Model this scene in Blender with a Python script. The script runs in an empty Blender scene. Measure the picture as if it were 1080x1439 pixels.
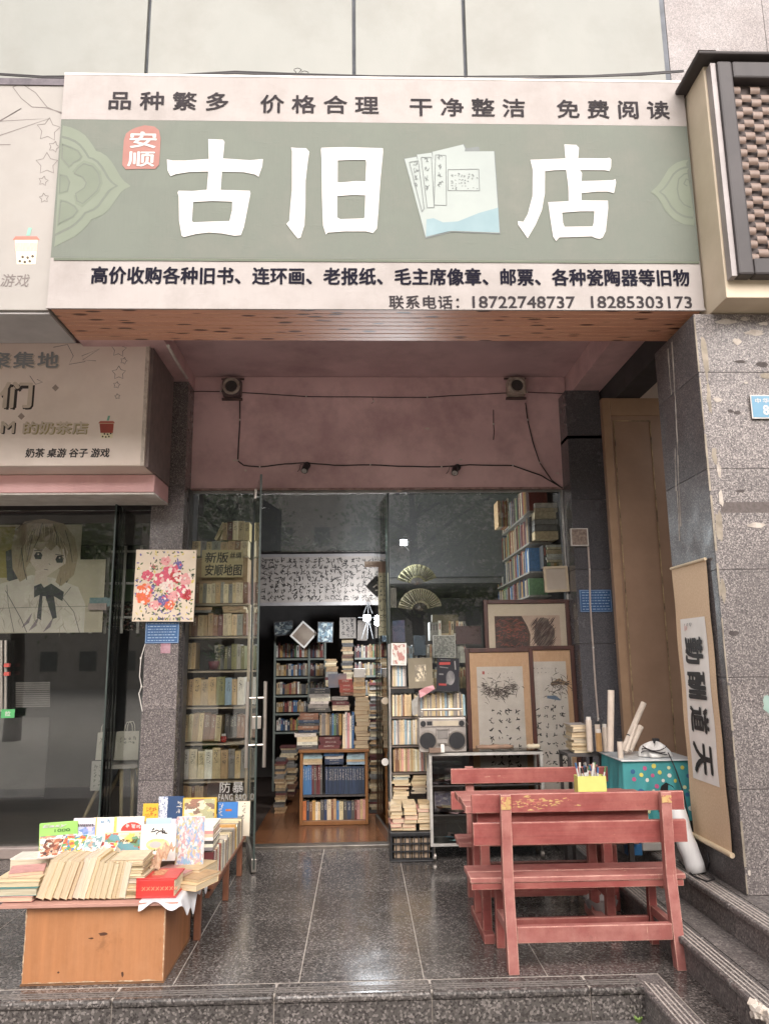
import bpy, math, random
from mathutils import Vector, Matrix
random.seed(11)
rnd = random.Random(5)
S = bpy.context.scene
COL = S.collection
# ---------------------------------------------------------------- camera, world, sun, exposure
CAMZ = 1.5
_p, _y, _r = math.radians(10.8), math.radians(1.9), math.radians(0.66)
FW = Vector((math.sin(_y)*math.cos(_p), math.cos(_y)*math.cos(_p), math.sin(_p)))
_rt = Vector((math.cos(_y), -math.sin(_y), 0)); _up = _rt.cross(FW)
CR = math.cos(_r)*_rt - math.sin(_r)*_up
CU = math.sin(_r)*_rt + math.cos(_r)*_up
cam = bpy.data.cameras.new('camera'); camo = bpy.data.objects.new('camera', cam); COL.objects.link(camo)
m3 = Matrix((CR, CU, -FW)).transposed().to_4x4(); m3.translation = (0, 0, CAMZ)
camo.matrix_world = m3
cam.sensor_fit = 'HORIZONTAL'; cam.sensor_width = 36; cam.lens = 36; cam.clip_end = 500; cam.clip_start = 0.05
S.camera = camo
W = bpy.data.worlds.new('World'); S.world = W; W.use_nodes = True
nt = W.node_tree; bg = nt.nodes['Background']
sky = nt.nodes.new('ShaderNodeTexSky'); sky.sky_type = 'NISHITA'; sky.sun_disc = False
SUN_EL, SUN_AZ = 36, 172      # azimuth measured clockwise from +Y
sky.sun_elevation = math.radians(SUN_EL); sky.sun_rotation = math.radians(SUN_AZ)
sky.dust_density = 3.0; sky.air_density = 1.0; sky.altitude = 0
hs = nt.nodes.new('ShaderNodeHueSaturation'); hs.inputs['Saturation'].default_value = 0.25
tint = nt.nodes.new('ShaderNodeMix'); tint.data_type = 'RGBA'; tint.blend_type = 'MULTIPLY'
tint.inputs[0].default_value = 1.0; tint.inputs[7].default_value = (1.0, 0.955, 0.935, 1)
nt.links.new(sky.outputs[0], hs.inputs['Color']); nt.links.new(hs.outputs[0], tint.inputs[6]); nt.links.new(tint.outputs[2], bg.inputs[0])
bg.inputs[1].default_value = 0.15
sl = bpy.data.lights.new('sun', 'SUN'); sl.energy = 1.5; sl.angle = math.radians(70); sl.color = (1, 0.955, 0.925)
so = bpy.data.objects.new('sun', sl); COL.objects.link(so)
_az, _el = math.radians(SUN_AZ), math.radians(SUN_EL)
sd = Vector((math.sin(_az)*math.cos(_el), math.cos(_az)*math.cos(_el), math.sin(_el)))
so.rotation_euler = sd.to_track_quat('Z', 'Y').to_euler(); so.location = (0, -5, 12)
vs = S.view_settings; vs.view_transform = 'Standard'; vs.look = 'None'; vs.gamma = 1; vs.exposure = 1.38; vs.use_curve_mapping = False
S.cycles.max_bounces = 8; S.cycles.transparent_max_bounces = 16; S.cycles.caustics_reflective = False; S.cycles.caustics_refractive = False
S.cycles.use_denoising = True; S.cycles.sample_clamp_indirect = 6

# ---------------------------------------------------------------- helpers
def ray(px, py): return FW + CR*((px-540)/1080) - CU*((py-719.5)/1080)
def at(px, py, X=None, Y=None, Z=None):
    d = ray(px, py)
    if Y is not None: t = Y/d.y
    elif X is not None: t = X/d.x
    else: t = (Z-CAMZ)/d.z
    return Vector((0, 0, CAMZ)) + d*t
def lin(h):
    if isinstance(h, (tuple, list)): return tuple(h[:3])
    h = h.lstrip('#'); c = [int(h[i:i+2], 16)/255 for i in (0, 2, 4)]
    return tuple((v/12.92 if v <= .04045 else ((v+.055)/1.055)**2.4) for v in c)
ORG = {}
def tag(o, label=None, cat=None, group=None, kind=None):
    if label: o['label'] = label
    if cat: o['category'] = cat
    if group: o['group'] = group
    if kind: o['kind'] = kind
    return o
def thing(name, label, cat, loc=(0, 0, 0), group=None, rot=(0, 0, 0)):
    o = bpy.data.objects.new(name, None); o.empty_display_size = .1; COL.objects.link(o)
    o.location = loc; o.rotation_euler = rot; tag(o, label, cat, group)
    ORG[o.name] = Vector((0, 0, 0)) if any(rot) else Vector(loc)
    return o
def org(p):
    return ORG.get(p.name, Vector((0, 0, 0))) if p else Vector((0, 0, 0))
class MB:
    def __init__(s): s.v = []; s.f = []; s.m = []; s.c = []
    def add(s, vs_, fs, m=0, c=None):
        b = len(s.v); s.v += [tuple(v) for v in vs_]
        for f in fs: s.f.append(tuple(b+i for i in f)); s.m.append(m); s.c.append(c)
        return s
    def box(s, x0, y0, z0, x1, y1, z1, m=0, c=None):
        if x0 > x1: x0, x1 = x1, x0
        if y0 > y1: y0, y1 = y1, y0
        if z0 > z1: z0, z1 = z1, z0
        return s.add([(x0,y0,z0),(x1,y0,z0),(x1,y1,z0),(x0,y1,z0),(x0,y0,z1),(x1,y0,z1),(x1,y1,z1),(x0,y1,z1)],
              [(0,3,2,1),(4,5,6,7),(0,1,5,4),(1,2,6,5),(2,3,7,6),(3,0,4,7)], m, c)
    def obox(s, c, sx, sy, sz, M=None, m=0, col=None):
        M = M or Matrix.Identity(3); c = Vector(c); vv = []
        for z in (-1, 1):
            for x, y in ((-1,-1),(1,-1),(1,1),(-1,1)): vv.append(c + M @ Vector((x*sx/2, y*sy/2, z*sz/2)))
        return s.add(vv, [(0,3,2,1),(4,5,6,7),(0,1,5,4),(1,2,6,5),(2,3,7,6),(3,0,4,7)], m, col)
    def beam(s, p0, p1, w, h, m=0, up=(0, 0, 1)):
        p0 = Vector(p0); p1 = Vector(p1); z = (p1-p0).normalized(); u = Vector(up)
        if abs(z.dot(u)) > .95: u = Vector((0, 1, 0))
        x = u.cross(z).normalized(); y = z.cross(x)
        return s.obox((p0+p1)/2, w, h, (p1-p0).length, Matrix((x, y, z)).transposed(), m)
    def cyl(s, p0, p1, r, n=12, r1=None, m=0, cap=True):
        p0 = Vector(p0); p1 = Vector(p1); r1 = r if r1 is None else r1; z = (p1-p0).normalized()
        u = Vector((0, 0, 1)) if abs(z.z) < .9 else Vector((1, 0, 0)); x = u.cross(z).normalized(); y = z.cross(x); vv = []
        for p, rr in ((p0, r), (p1, r1)):
            for i in range(n):
                a = 2*math.pi*i/n; vv.append(p + x*(rr*math.cos(a)) + y*(rr*math.sin(a)))
        fs = [(i, (i+1) % n, n+(i+1) % n, n+i) for i in range(n)]
        if cap: fs += [tuple(range(n-1, -1, -1)), tuple(range(n, 2*n))]
        return s.add(vv, fs, m)
    def tube(s, pts, r, n=6, m=0):
        pts = [Vector(p) for p in pts]; vv = []; N = len(pts)
        for i, p in enumerate(pts):
            z = (pts[min(i+1, N-1)]-pts[max(i-1, 0)]).normalized()
            u = Vector((0, 0, 1)) if abs(z.z) < .9 else Vector((1, 0, 0)); x = u.cross(z).normalized(); y = z.cross(x)
            rr = r[i] if isinstance(r, (list, tuple)) else r
            for k in range(n):
                a = 2*math.pi*k/n; vv.append(p + x*(rr*math.cos(a)) + y*(rr*math.sin(a)))
        fs = []
        for i in range(N-1):
            for k in range(n): fs.append((i*n+k, i*n+(k+1) % n, (i+1)*n+(k+1) % n, (i+1)*n+k))
        fs += [tuple(range(n-1, -1, -1)), tuple((N-1)*n+k for k in range(n))]
        return s.add(vv, fs, m)
    def quad(s, a, b, c, d, m=0, col=None): return s.add([a, b, c, d], [(0, 1, 2, 3)], m, col)
    def grid(s, fn, nu, nv, m=0):
        vv = [fn(i/nu, j/nv) for j in range(nv+1) for i in range(nu+1)]
        return s.add(vv, [(j*(nu+1)+i, j*(nu+1)+i+1, (j+1)*(nu+1)+i+1, (j+1)*(nu+1)+i) for j in range(nv) for i in range(nu)], m)
    def build(s, name, mats, parent=None, bevel=0, smooth=False, label=None, kind=None, local=False):
        me = bpy.data.meshes.new(name); o_ = Vector((0, 0, 0)) if local else org(parent)
        me.from_pydata([(v[0]-o_.x, v[1]-o_.y, v[2]-o_.z) for v in s.v], [], s.f)
        for m in (mats if isinstance(mats, (list, tuple)) else [mats]): me.materials.append(m)
        me.polygons.foreach_set('material_index', s.m)
        if any(c is not None for c in s.c):
            at_ = me.color_attributes.new('Col', 'FLOAT_COLOR', 'CORNER'); data = []
            for p in me.polygons:
                c = s.c[p.index] or (1, 1, 1); data += list((c[0], c[1], c[2], 1))*p.loop_total
            at_.data.foreach_set('color', data)
        if smooth: me.polygons.foreach_set('use_smooth', [True]*len(me.polygons))
        me.validate(); me.update()
        return link(name, me, parent, bevel, label, kind)
def link(name, me, parent=None, bevel=0, label=None, kind=None):
    o = bpy.data.objects.new(name, me); COL.objects.link(o)
    if parent: o.parent = parent
    ORG[o.name] = org(parent)
    if bevel:
        b = o.modifiers.new('bevel', 'BEVEL'); b.width = bevel; b.segments = 2; b.limit_method = 'ANGLE'
    if label: o['label'] = label
    if kind: o['kind'] = kind
    return o
def struct(o): o['kind'] = 'structure'; return o

# flat prints: a frame is (origin, U, V); shapes are 2D in it
class Frame:
    def __init__(s, o, U, V): s.o = Vector(o); s.U = Vector(U).normalized(); s.V = Vector(V).normalized(); s.N = s.U.cross(s.V)
    def p(s, u, v, n=0): return s.o + s.U*u + s.V*v + s.N*n
def mesh_from_curve(cu, fr, n, parent, sx=1, sy=1, cx=0, cy=0, target=None):
    ob = bpy.data.objects.new('tmp', cu); COL.objects.link(ob)
    dg = bpy.context.evaluated_depsgraph_get(); me = bpy.data.meshes.new_from_object(ob.evaluated_get(dg))
    bpy.data.objects.remove(ob)
    if target and len(me.vertices):
        xs = [v.co.x for v in me.vertices]; ys = [v.co.y for v in me.vertices]
        w = max(xs)-min(xs); h = max(ys)-min(ys); x0, y0, x1, y1 = target
        sx = (x1-x0)/max(w, 1e-6); sy = (y1-y0)/max(h, 1e-6); cx = x0-min(xs)*sx; cy = y0-min(ys)*sy
    og = org(parent)
    for v in me.vertices:
        q = fr.p(v.co.x*sx+cx, v.co.y*sy+cy, n); v.co = q-og
    me.materials.clear(); me.update()
    return me
def text(body, fr, box, mat, parent, n=.002, bold=0.0, space=1.0, shear=0, rot90=False, label=None, name='lettering'):
    cu = bpy.data.curves.new(name, 'FONT'); cu.body = body; cu.size = 1; cu.space_character = space; cu.shear = shear; cu.resolution_u = 3
    if rot90:   # characters turned a quarter clockwise, line running down
        fr = Frame(fr.o, -fr.V, fr.U); x0, y0, x1, y1 = box; box = (-y1, x0, -y0, x1)
    x0, y0, x1, y1 = box; d = bold*(y1-y0)
    me = mesh_from_curve(cu, fr, n, parent, target=(x0+d, y0+d, x1-d, y1-d))
    if bold:    # heavier strokes: the outline laid again with small shifts
        vs_ = [v.co.copy() for v in me.vertices]; fs_ = [tuple(p.vertices) for p in me.polygons]; V = []; F = []
        for k, (a, b_) in enumerate(((-1, -.5), (1, .5), (-.4, 1), (.4, -1), (0, 0))):
            off = fr.U*(a*d)+fr.V*(b_*d*.7)+fr.N*(k*4e-5); m0 = len(V); V += [v+off for v in vs_]; F += [tuple(i+m0 for i in f) for f in fs_]
        me = bpy.data.meshes.new(name); me.from_pydata(V, [], F); me.update()
    me.materials.append(mat); return link(name, me, parent, label=label)
def shape(polys, fr, mat, parent, n=.001, name='print', label=None):
    cu = bpy.data.curves.new(name, 'CURVE'); cu.dimensions = '2D'; cu.fill_mode = 'BOTH'
    for P in polys:
        sp = cu.splines.new('POLY'); sp.points.add(len(P)-1); sp.use_cyclic_u = True
        for k, (x, y) in enumerate(P): sp.points[k].co = (x, y, 0, 1)
    me = mesh_from_curve(cu, fr, n, parent)
    me.materials.append(mat); return link(name, me, parent, label=label)
def strokes(fr, items, mat, parent, n=.001, name='calligraphy', label=None):
    """items: list of (points2d, widths) brush strokes"""
    b = MB(); k = 0
    for pts, ws in items:
        k += 1; L = []; R_ = []
        for i, (x, y) in enumerate(pts):
            ax, ay = pts[max(i-1, 0)]; bx, by = pts[min(i+1, len(pts)-1)]
            dx, dy = bx-ax, by-ay; l = math.hypot(dx, dy) or 1; w = ws[i] if isinstance(ws, (list, tuple)) else ws
            L.append((x-dy/l*w/2, y+dx/l*w/2)); R_.append((x+dy/l*w/2, y-dx/l*w/2))
        nn = n+(k % 40)*2e-5
        for i in range(len(pts)-1): b.quad(fr.p(*L[i], nn), fr.p(*R_[i], nn), fr.p(*R_[i+1], nn), fr.p(*L[i+1], nn))
    return b.build(name, mat, parent, label=label)
def scrawl(x0, y0, x1, y1, cols, rows, size, rr, w=.12, dens=5, turned=False):
    """unreadable cursive brush signs in a grid"""
    it = []
    for c in range(cols):
        for r in range(rows):
            cx = x0+(x1-x0)*(c+.5)/cols + rr.uniform(-.1, .1)*size; cy = y0+(y1-y0)*(r+.5)/rows+rr.uniform(-.1, .1)*size
            sz = size*rr.uniform(.7, 1.15)
            for k in range(rr.randint(dens-2, dens+1)):
                a = rr.choice([0, .3, 1.5, 1.7, 2.4, 0.8])+rr.uniform(-.3, .3); x = cx+rr.uniform(-.35, .35)*sz; y = cy+rr.uniform(-.35, .35)*sz
                L = sz*rr.uniform(.25, .7); pts = []; ws = []; n_ = 4; bend = rr.uniform(-1.2, 1.2)
                for i in range(n_+1):
                    t = i/n_-.5; pts.append((x+math.cos(a+bend*t)*L*t, y+math.sin(a+bend*t)*L*t)); ws.append(sz*w*(1.1-abs(t))*rr.uniform(.7, 1.2))
                it.append((pts, ws))
    return it

# ---------------------------------------------------------------- materials
MATS = {}
def nodes(name):
    m = bpy.data.materials.new(name); m.use_nodes = True; t = m.node_tree; b = t.nodes['Principled BSDF']; return m, t, b
def N(t, typ, **kw):
    n = t.nodes.new(typ)
    for k, v in kw.items():
        if k.startswith('i_'): n.inputs[int(k[2:])].default_value = v
        else: setattr(n, k, v)
    return n
def mixc(t, fac, a, b):
    n = N(t, 'ShaderNodeMix', data_type='RGBA')
    for i, v in ((0, fac), (6, a), (7, b)):
        if hasattr(v, 'is_output') or isinstance(v, bpy.types.NodeSocket): t.links.new(v, n.inputs[i])
        elif i == 0: n.inputs[0].default_value = v
        else: n.inputs[i].default_value = (*lin(v), 1)
    return n.outputs[2]
def pos(t, scale=(1, 1, 1), src='pos', rndoff=False):
    if src == 'pos': o = N(t, 'ShaderNodeNewGeometry').outputs['Position']
    elif src == 'obj': o = N(t, 'ShaderNodeTexCoord').outputs['Object']
    else: o = N(t, 'ShaderNodeTexCoord').outputs['Generated']
    mp = N(t, 'ShaderNodeMapping'); mp.inputs['Scale'].default_value = scale; t.links.new(o, mp.inputs[0])
    if rndoff:
        oi = N(t, 'ShaderNodeObjectInfo'); mu = N(t, 'ShaderNodeMath', operation='MULTIPLY'); mu.inputs[1].default_value = 37.0
        t.links.new(oi.outputs['Random'], mu.inputs[0]); cb = N(t, 'ShaderNodeCombineXYZ')
        for i in range(3): t.links.new(mu.outputs[0], cb.inputs[i])
        t.links.new(cb.outputs[0], mp.inputs['Location'])
    return mp.outputs[0]
def noise(t, vec, scale, detail=4, rough=.6, lo=.35, hi=.65):
    n = N(t, 'ShaderNodeTexNoise'); n.inputs['Scale'].default_value = scale; n.inputs['Detail'].default_value = detail; n.inputs['Roughness'].default_value = rough
    t.links.new(vec, n.inputs['Vector']); r = N(t, 'ShaderNodeMapRange'); r.inputs[1].default_value = lo; r.inputs[2].default_value = hi
    t.links.new(n.outputs[0], r.inputs[0]); return r.outputs[0]
def bump(t, b, h, strength=.2, dist=.002):
    n = N(t, 'ShaderNodeBump'); n.inputs['Strength'].default_value = strength; n.inputs['Distance'].default_value = dist
    t.links.new(h, n.inputs['Height']); t.links.new(n.outputs[0], b.inputs['Normal'])
def M(name, col, col2=None, scale=6, rough=.6, metal=0, st=(1, 1, 1), src='pos', bs=.15, bsc=None, dirt=None, dirtamt=.5, dsc=1.5, spec=.5, rndoff=False, chips=None, chipt=.66, chsc=9, folds=0):
    if name in MATS: return MATS[name]
    m, t, b = nodes(name)
    v = pos(t, st, src, rndoff); f = noise(t, v, scale)
    c2 = col2 or tuple(x*.82 for x in lin(col))
    out = mixc(t, f, col, c2)
    if dirt:
        g = noise(t, pos(t, (1, 1, 1), 'pos'), dsc, 6, .65, .45, .75); mm = N(t, 'ShaderNodeMath', operation='MULTIPLY'); mm.inputs[1].default_value = dirtamt
        t.links.new(g, mm.inputs[0]); out = mixc(t, mm.outputs[0], out, dirt)
    if chips:
        g = noise(t, pos(t, (1, 1, 1), 'pos'), chsc, 8, .7, chipt, chipt+.02); out = mixc(t, g, out, chips)
    t.links.new(out, b.inputs['Base Color']); b.inputs['Roughness'].default_value = rough; b.inputs['Metallic'].default_value = metal
    b.inputs['Specular IOR Level'].default_value = spec
    if folds:
        f1 = noise(t, pos(t, (7, 1, 1.1), 'pos'), 1.0, 4, .6, .3, .7); f2 = noise(t, pos(t, (6, 1, 22), 'pos'), 1.0, 3, .6, .62, .9); ad = N(t, 'ShaderNodeMath', operation='ADD'); t.links.new(f1, ad.inputs[0]); t.links.new(f2, ad.inputs[1]); bump(t, b, ad.outputs[0], folds, .006)
    elif bs: bump(t, b, noise(t, v, bsc or scale*3), bs)
    MATS[name] = m; return m
def granite(name, base, dark, light, scale=140, rough=.25, big=None, bump_=.05, amt=.5, spec=.5):
    m, t, b = nodes(name); v = pos(t)
    vo = N(t, 'ShaderNodeTexVoronoi'); vo.inputs['Scale'].default_value = scale; t.links.new(v, vo.inputs['Vector'])
    sep = N(t, 'ShaderNodeSeparateColor'); t.links.new(vo.outputs['Color'], sep.inputs[0])
    r1 = N(t, 'ShaderNodeMapRange'); r1.inputs[1].default_value = .6; r1.inputs[2].default_value = .75; t.links.new(sep.outputs[0], r1.inputs[0])
    r2 = N(t, 'ShaderNodeMapRange'); r2.inputs[1].default_value = .74; r2.inputs[2].default_value = .86; t.links.new(sep.outputs[1], r2.inputs[0])
    c = mixc(t, r1.outputs[0], base, dark); c = mixc(t, r2.outputs[0], c, light)
    if big:
        g = noise(t, v, 1.3, 8, .7, .4, .72); mm = N(t, 'ShaderNodeMath', operation='MULTIPLY'); mm.inputs[1].default_value = amt
        t.links.new(g, mm.inputs[0]); c = mixc(t, mm.outputs[0], c, big)
    oi = N(t, 'ShaderNodeObjectInfo'); hsv = N(t, 'ShaderNodeHueSaturation'); r3 = N(t, 'ShaderNodeMapRange'); r3.inputs[3].default_value = .82; r3.inputs[4].default_value = 1.15
    t.links.new(oi.outputs['Random'], r3.inputs[0]); t.links.new(r3.outputs[0], hsv.inputs['Value']); t.links.new(c, hsv.inputs['Color'])
    t.links.new(hsv.outputs[0], b.inputs['Base Color']); b.inputs['Specular IOR Level'].default_value = spec
    rr = noise(t, v, 2.5, 6, .7, .3, .7); r4 = N(t, 'ShaderNodeMapRange'); r4.inputs[3].default_value = rough*.7; r4.inputs[4].default_value = rough*1.6
    t.links.new(rr, r4.inputs[0]); t.links.new(r4.outputs[0], b.inputs['Roughness'])
    bump(t, b, noise(t, v, 60), bump_); return m
def glassmat(name, tintc=(.93, .95, .94), refl=1.0):
    m = bpy.data.materials.new(name); m.use_nodes = True; t = m.node_tree; t.nodes.clear()
    o = N(t, 'ShaderNodeOutputMaterial'); mx = N(t, 'ShaderNodeMixShader'); tr = N(t, 'ShaderNodeBsdfTransparent'); gl = N(t, 'ShaderNodeBsdfGlossy')
    tr.inputs[0].default_value = (*tintc, 1); gl.inputs['Roughness'].default_value = .015; gl.inputs[0].default_value = (refl, refl, refl, 1)
    fr = N(t, 'ShaderNodeFresnel'); fr.inputs[0].default_value = 1.62
    t.links.new(fr.outputs[0], mx.inputs[0]); t.links.new(tr.outputs[0], mx.inputs[1]); t.links.new(gl.outputs[0], mx.inputs[2]); t.links.new(mx.outputs[0], o.inputs[0])
    return m
def emis(name, col, s):
    m, t, b = nodes(name); b.inputs['Emission Color'].default_value = (*lin(col), 1); b.inputs['Emission Strength'].default_value = s; b.inputs['Base Color'].default_value = (*lin(col), 1); return m
def vcol(name, rough=.6):
    m, t, b = nodes(name); a = N(t, 'ShaderNodeAttribute', attribute_name='Col'); f = noise(t, pos(t), 40, 3)
    hsv = N(t, 'ShaderNodeHueSaturation'); r = N(t, 'ShaderNodeMapRange'); r.inputs[3].default_value = .75; r.inputs[4].default_value = 1.1
    t.links.new(f, r.inputs[0]); t.links.new(r.outputs[0], hsv.inputs['Value']); t.links.new(a.outputs['Color'], hsv.inputs['Color'])
    t.links.new(hsv.outputs[0], b.inputs['Base Color']); b.inputs['Roughness'].default_value = rough; return m
def covermat():
    m, t, b = nodes('book_cover'); oi = N(t, 'ShaderNodeObjectInfo')
    v = pos(t, (1, 1, 1), 'gen', True); f = noise(t, v, 3, 6, .7, .3, .7)
    hsv = N(t, 'ShaderNodeHueSaturation'); r = N(t, 'ShaderNodeMapRange'); r.inputs[3].default_value = .72; r.inputs[4].default_value = 1.12
    t.links.new(f, r.inputs[0]); t.links.new(r.outputs[0], hsv.inputs['Value']); t.links.new(oi.outputs['Color'], hsv.inputs['Color'])
    # printed title marks on the spine: light or dark against the cover
    g = N(t, 'ShaderNodeTexCoord'); sp = N(t, 'ShaderNodeSeparateXYZ'); t.links.new(g.outputs['Generated'], sp.inputs[0])
    def band(lo, hi, o):
        a = N(t, 'ShaderNodeMath', operation='GREATER_THAN'); a.inputs[1].default_value = lo; c = N(t, 'ShaderNodeMath', operation='LESS_THAN'); c.inputs[1].default_value = hi
        t.links.new(o, a.inputs[0]); t.links.new(o, c.inputs[0]); q = N(t, 'ShaderNodeMath', operation='MULTIPLY'); t.links.new(a.outputs[0], q.inputs[0]); t.links.new(c.outputs[0], q.inputs[1]); return q.outputs[0]
    v2 = pos(t, (5, 1, 38), 'gen', True); g2 = noise(t, v2, 1.0, 3, .8, .52, .56)
    q = N(t, 'ShaderNodeMath', operation='MULTIPLY'); t.links.new(band(.5, .92, sp.outputs[2]), q.inputs[0]); t.links.new(band(.25, .75, sp.outputs[0]), q.inputs[1])
    q2 = N(t, 'ShaderNodeMath', operation='MULTIPLY'); t.links.new(q.outputs[0], q2.inputs[0]); t.links.new(g2, q2.inputs[1])
    bw = N(t, 'ShaderNodeRGBToBW'); t.links.new(oi.outputs['Color'], bw.inputs[0]); lt = N(t, 'ShaderNodeMath', operation='LESS_THAN'); lt.inputs[1].default_value = .18; t.links.new(bw.outputs[0], lt.inputs[0])
    ink = mixc(t, lt.outputs[0], (.05, .04, .04), (.55, .5, .42)); c = mixc(t, q2.outputs[0], hsv.outputs[0], ink)
    t.links.new(c, b.inputs['Base Color']); b.inputs['Roughness'].default_value = .5; return m
def pagemat(name='book_pages', sc=(34, 1.2, 1.2)):
    m, t, b = nodes(name)
    f = noise(t, pos(t, sc, 'gen', True), 1.0, 3, .6, .38, .62); oi = N(t, 'ShaderNodeObjectInfo')
    a = mixc(t, f, '#cfc0a4', '#a08f74'); r = mixc(t, .22, a, '#a08f74'); t.links.new(oi.outputs['Color'], t.nodes[-1].inputs[7])
    t.links.new(r, b.inputs['Base Color']); b.inputs['Roughness'].default_value = .9; return m
def woodpaint(name, fresh, worn, wood, gst=(3, 40, 40), wear=.6, chipt=.64, rough=.5, knots=None, edge=None):
    """painted or bare timber: long grain, rubbed areas, chips down to the wood"""
    m, t, b = nodes(name); gx = pos(t, gst, 'pos', True); grain = noise(t, gx, 1.0, 5, .65, .3, .7)
    big = noise(t, pos(t, (1, 1, 1), 'pos', True), 3.2, 7, .72, .42, .66); mm = N(t, 'ShaderNodeMath', operation='MULTIPLY'); mm.inputs[1].default_value = wear; t.links.new(big, mm.inputs[0])
    base = mixc(t, grain, fresh, tuple(v*.78 for v in lin(fresh))); c = mixc(t, mm.outputs[0], base, worn)
    v3 = pos(t, (gst[0]*2.2, gst[1]*.45, gst[2]*.45), 'pos', True); ch = noise(t, v3, 1.0, 7, .75, chipt, chipt+.015); c = mixc(t, ch, c, wood)
    dk = noise(t, pos(t, (1, 1, 1), 'pos', True), 7, 8, .75, .62, .72); m2 = N(t, 'ShaderNodeMath', operation='MULTIPLY'); m2.inputs[1].default_value = .45; t.links.new(dk, m2.inputs[0]); c = mixc(t, m2.outputs[0], c, tuple(v*.35 for v in lin(fresh)))
    if knots:
        kn = N(t, 'ShaderNodeTexVoronoi'); kn.inputs['Scale'].default_value = 1.0; t.links.new(pos(t, (5, 19, 19), 'pos', True), kn.inputs['Vector'])
        r = N(t, 'ShaderNodeMapRange'); r.inputs[1].default_value = .27; r.inputs[2].default_value = .17; t.links.new(kn.outputs['Distance'], r.inputs[0]); c = mixc(t, r.outputs[0], c, knots)
    bv = N(t, 'ShaderNodeBevel'); bv.samples = 4; bv.inputs['Radius'].default_value = .007; ge = N(t, 'ShaderNodeNewGeometry'); dt = N(t, 'ShaderNodeVectorMath', operation='DOT_PRODUCT')
    t.links.new(bv.outputs[0], dt.inputs[0]); t.links.new(ge.outputs['True Normal'], dt.inputs[1]); er = N(t, 'ShaderNodeMapRange'); er.inputs[1].default_value = .985; er.inputs[2].default_value = .90; t.links.new(dt.outputs['Value'], er.inputs[0])
    en = noise(t, pos(t, (1, 1, 1), 'pos', True), 9, 6, .7, .36, .55); em = N(t, 'ShaderNodeMath', operation='MULTIPLY'); t.links.new(er.outputs[0], em.inputs[0]); t.links.new(en, em.inputs[1]); c = mixc(t, em.outputs[0], c, edge or wood)
    t.links.new(c, b.inputs['Base Color']); b.inputs['Roughness'].default_value = rough
    ad = N(t, 'ShaderNodeMath', operation='SUBTRACT'); t.links.new(grain, ad.inputs[0]); t.links.new(ch, ad.inputs[1]); bump(t, b, ad.outputs[0], .35, .0015); MATS[name] = m; return m
def artmat(name, cols, scale=5, seed=0, warp=1.5, rough=.45):
    """painted or printed picture: warped colour patches"""
    m, t, b = nodes(name); v = pos(t, (1, 1, 1), 'gen'); mp = t.nodes[-1]; mp.inputs['Location'].default_value = (seed*3.1, seed*1.7, seed*.9)
    n = N(t, 'ShaderNodeTexNoise'); n.inputs['Scale'].default_value = 4; n.inputs['Detail'].default_value = 6; t.links.new(v, n.inputs['Vector'])
    ad = N(t, 'ShaderNodeVectorMath', operation='MULTIPLY_ADD'); ad.inputs[1].default_value = (warp*.3,)*3; t.links.new(n.outputs['Color'], ad.inputs[0]); t.links.new(v, ad.inputs[2])
    vo = N(t, 'ShaderNodeTexVoronoi'); vo.inputs['Scale'].default_value = scale; t.links.new(ad.outputs[0], vo.inputs['Vector'])
    sp = N(t, 'ShaderNodeSeparateColor'); t.links.new(vo.outputs['Color'], sp.inputs[0]); cr = N(t, 'ShaderNodeValToRGB'); cr.color_ramp.interpolation = 'CONSTANT'
    el = cr.color_ramp.elements
    for i, c in enumerate(cols):
        e = el[i] if i < 2 else el.new(i/len(cols)); e.position = i/len(cols); e.color = (*lin(c), 1)
    t.links.new(sp.outputs[0], cr.inputs[0]); f = noise(t, v, 30, 6, .7)
    c = mixc(t, .0, cr.outputs[0], cols[0]); mm = N(t, 'ShaderNodeMath', operation='MULTIPLY'); mm.inputs[1].default_value = .3; t.links.new(f, mm.inputs[0])
    c = mixc(t, mm.outputs[0], cr.outputs[0], cols[-1]); t.links.new(c, b.inputs['Base Color']); b.inputs['Roughness'].default_value = rough; MATS[name] = m; return m
# ---------------------------------------------------------------- shared materials
gr_front = granite('granite_pillar', '#655e5c', '#403b3a', '#8d8580', 175, .45, '#4a4442', amt=.65)
gr_dark = granite('granite_dark', '#605959', '#474242', '#8e8680', 190, .22, amt=0)
gr_dull = granite('granite_dull_black', '#525153', '#47464a', '#605d60', 200, .2)
gr_floor = granite('granite_floor', '#595451', '#3c3836', '#857e79', 110, .15, '#38342f', amt=.6)
gr_step = granite('granite_step', '#6a6461', '#4a4543', '#8e8680', 120, .42, '#484341', amt=.55)
grout = M('grout', '#b5aca2', '#958b82', 30, .9)
plum = M('plum_paint', '#dab9b9', '#c9a8a9', 1.8, .6, dirt='#86676a', dirtamt=.6, dsc=2.2, bs=.2, bsc=12, chips='#cdb9b4', chipt=.765, chsc=20)
cream = M('cream_paint', '#c0b19b', '#b5a690', 3, .55, dirt='#b5a48c', dirtamt=.25)
white_metal = M('white_metal', '#cfcac3', '#b8b2aa', 9, .5)
black_plastic = M('black_plastic', '#1c1c1e', '#262628', 20, .45)
black_cable = M('black_cable', '#2a2526', '#221e1f', 20, .6)
steel = M('brushed_steel', '#b9b2aa', '#a39c94', 30, .28, metal=.9, st=(1, 1, .05))
alu = M('aluminium', '#b5b2ae', '#9c9894', 12, .35, metal=.7)
dark_metal = M('dark_frame', '#3b3634', '#2f2b2a', 8, .45)
print_white = M('print_white', '#b8b4b0', '#b0aca8', 4, .6, bs=.1)
print_grey = M('print_grey', '#3d393b', '#343133', 8, .95, bs=0, spec=.05)
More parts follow.
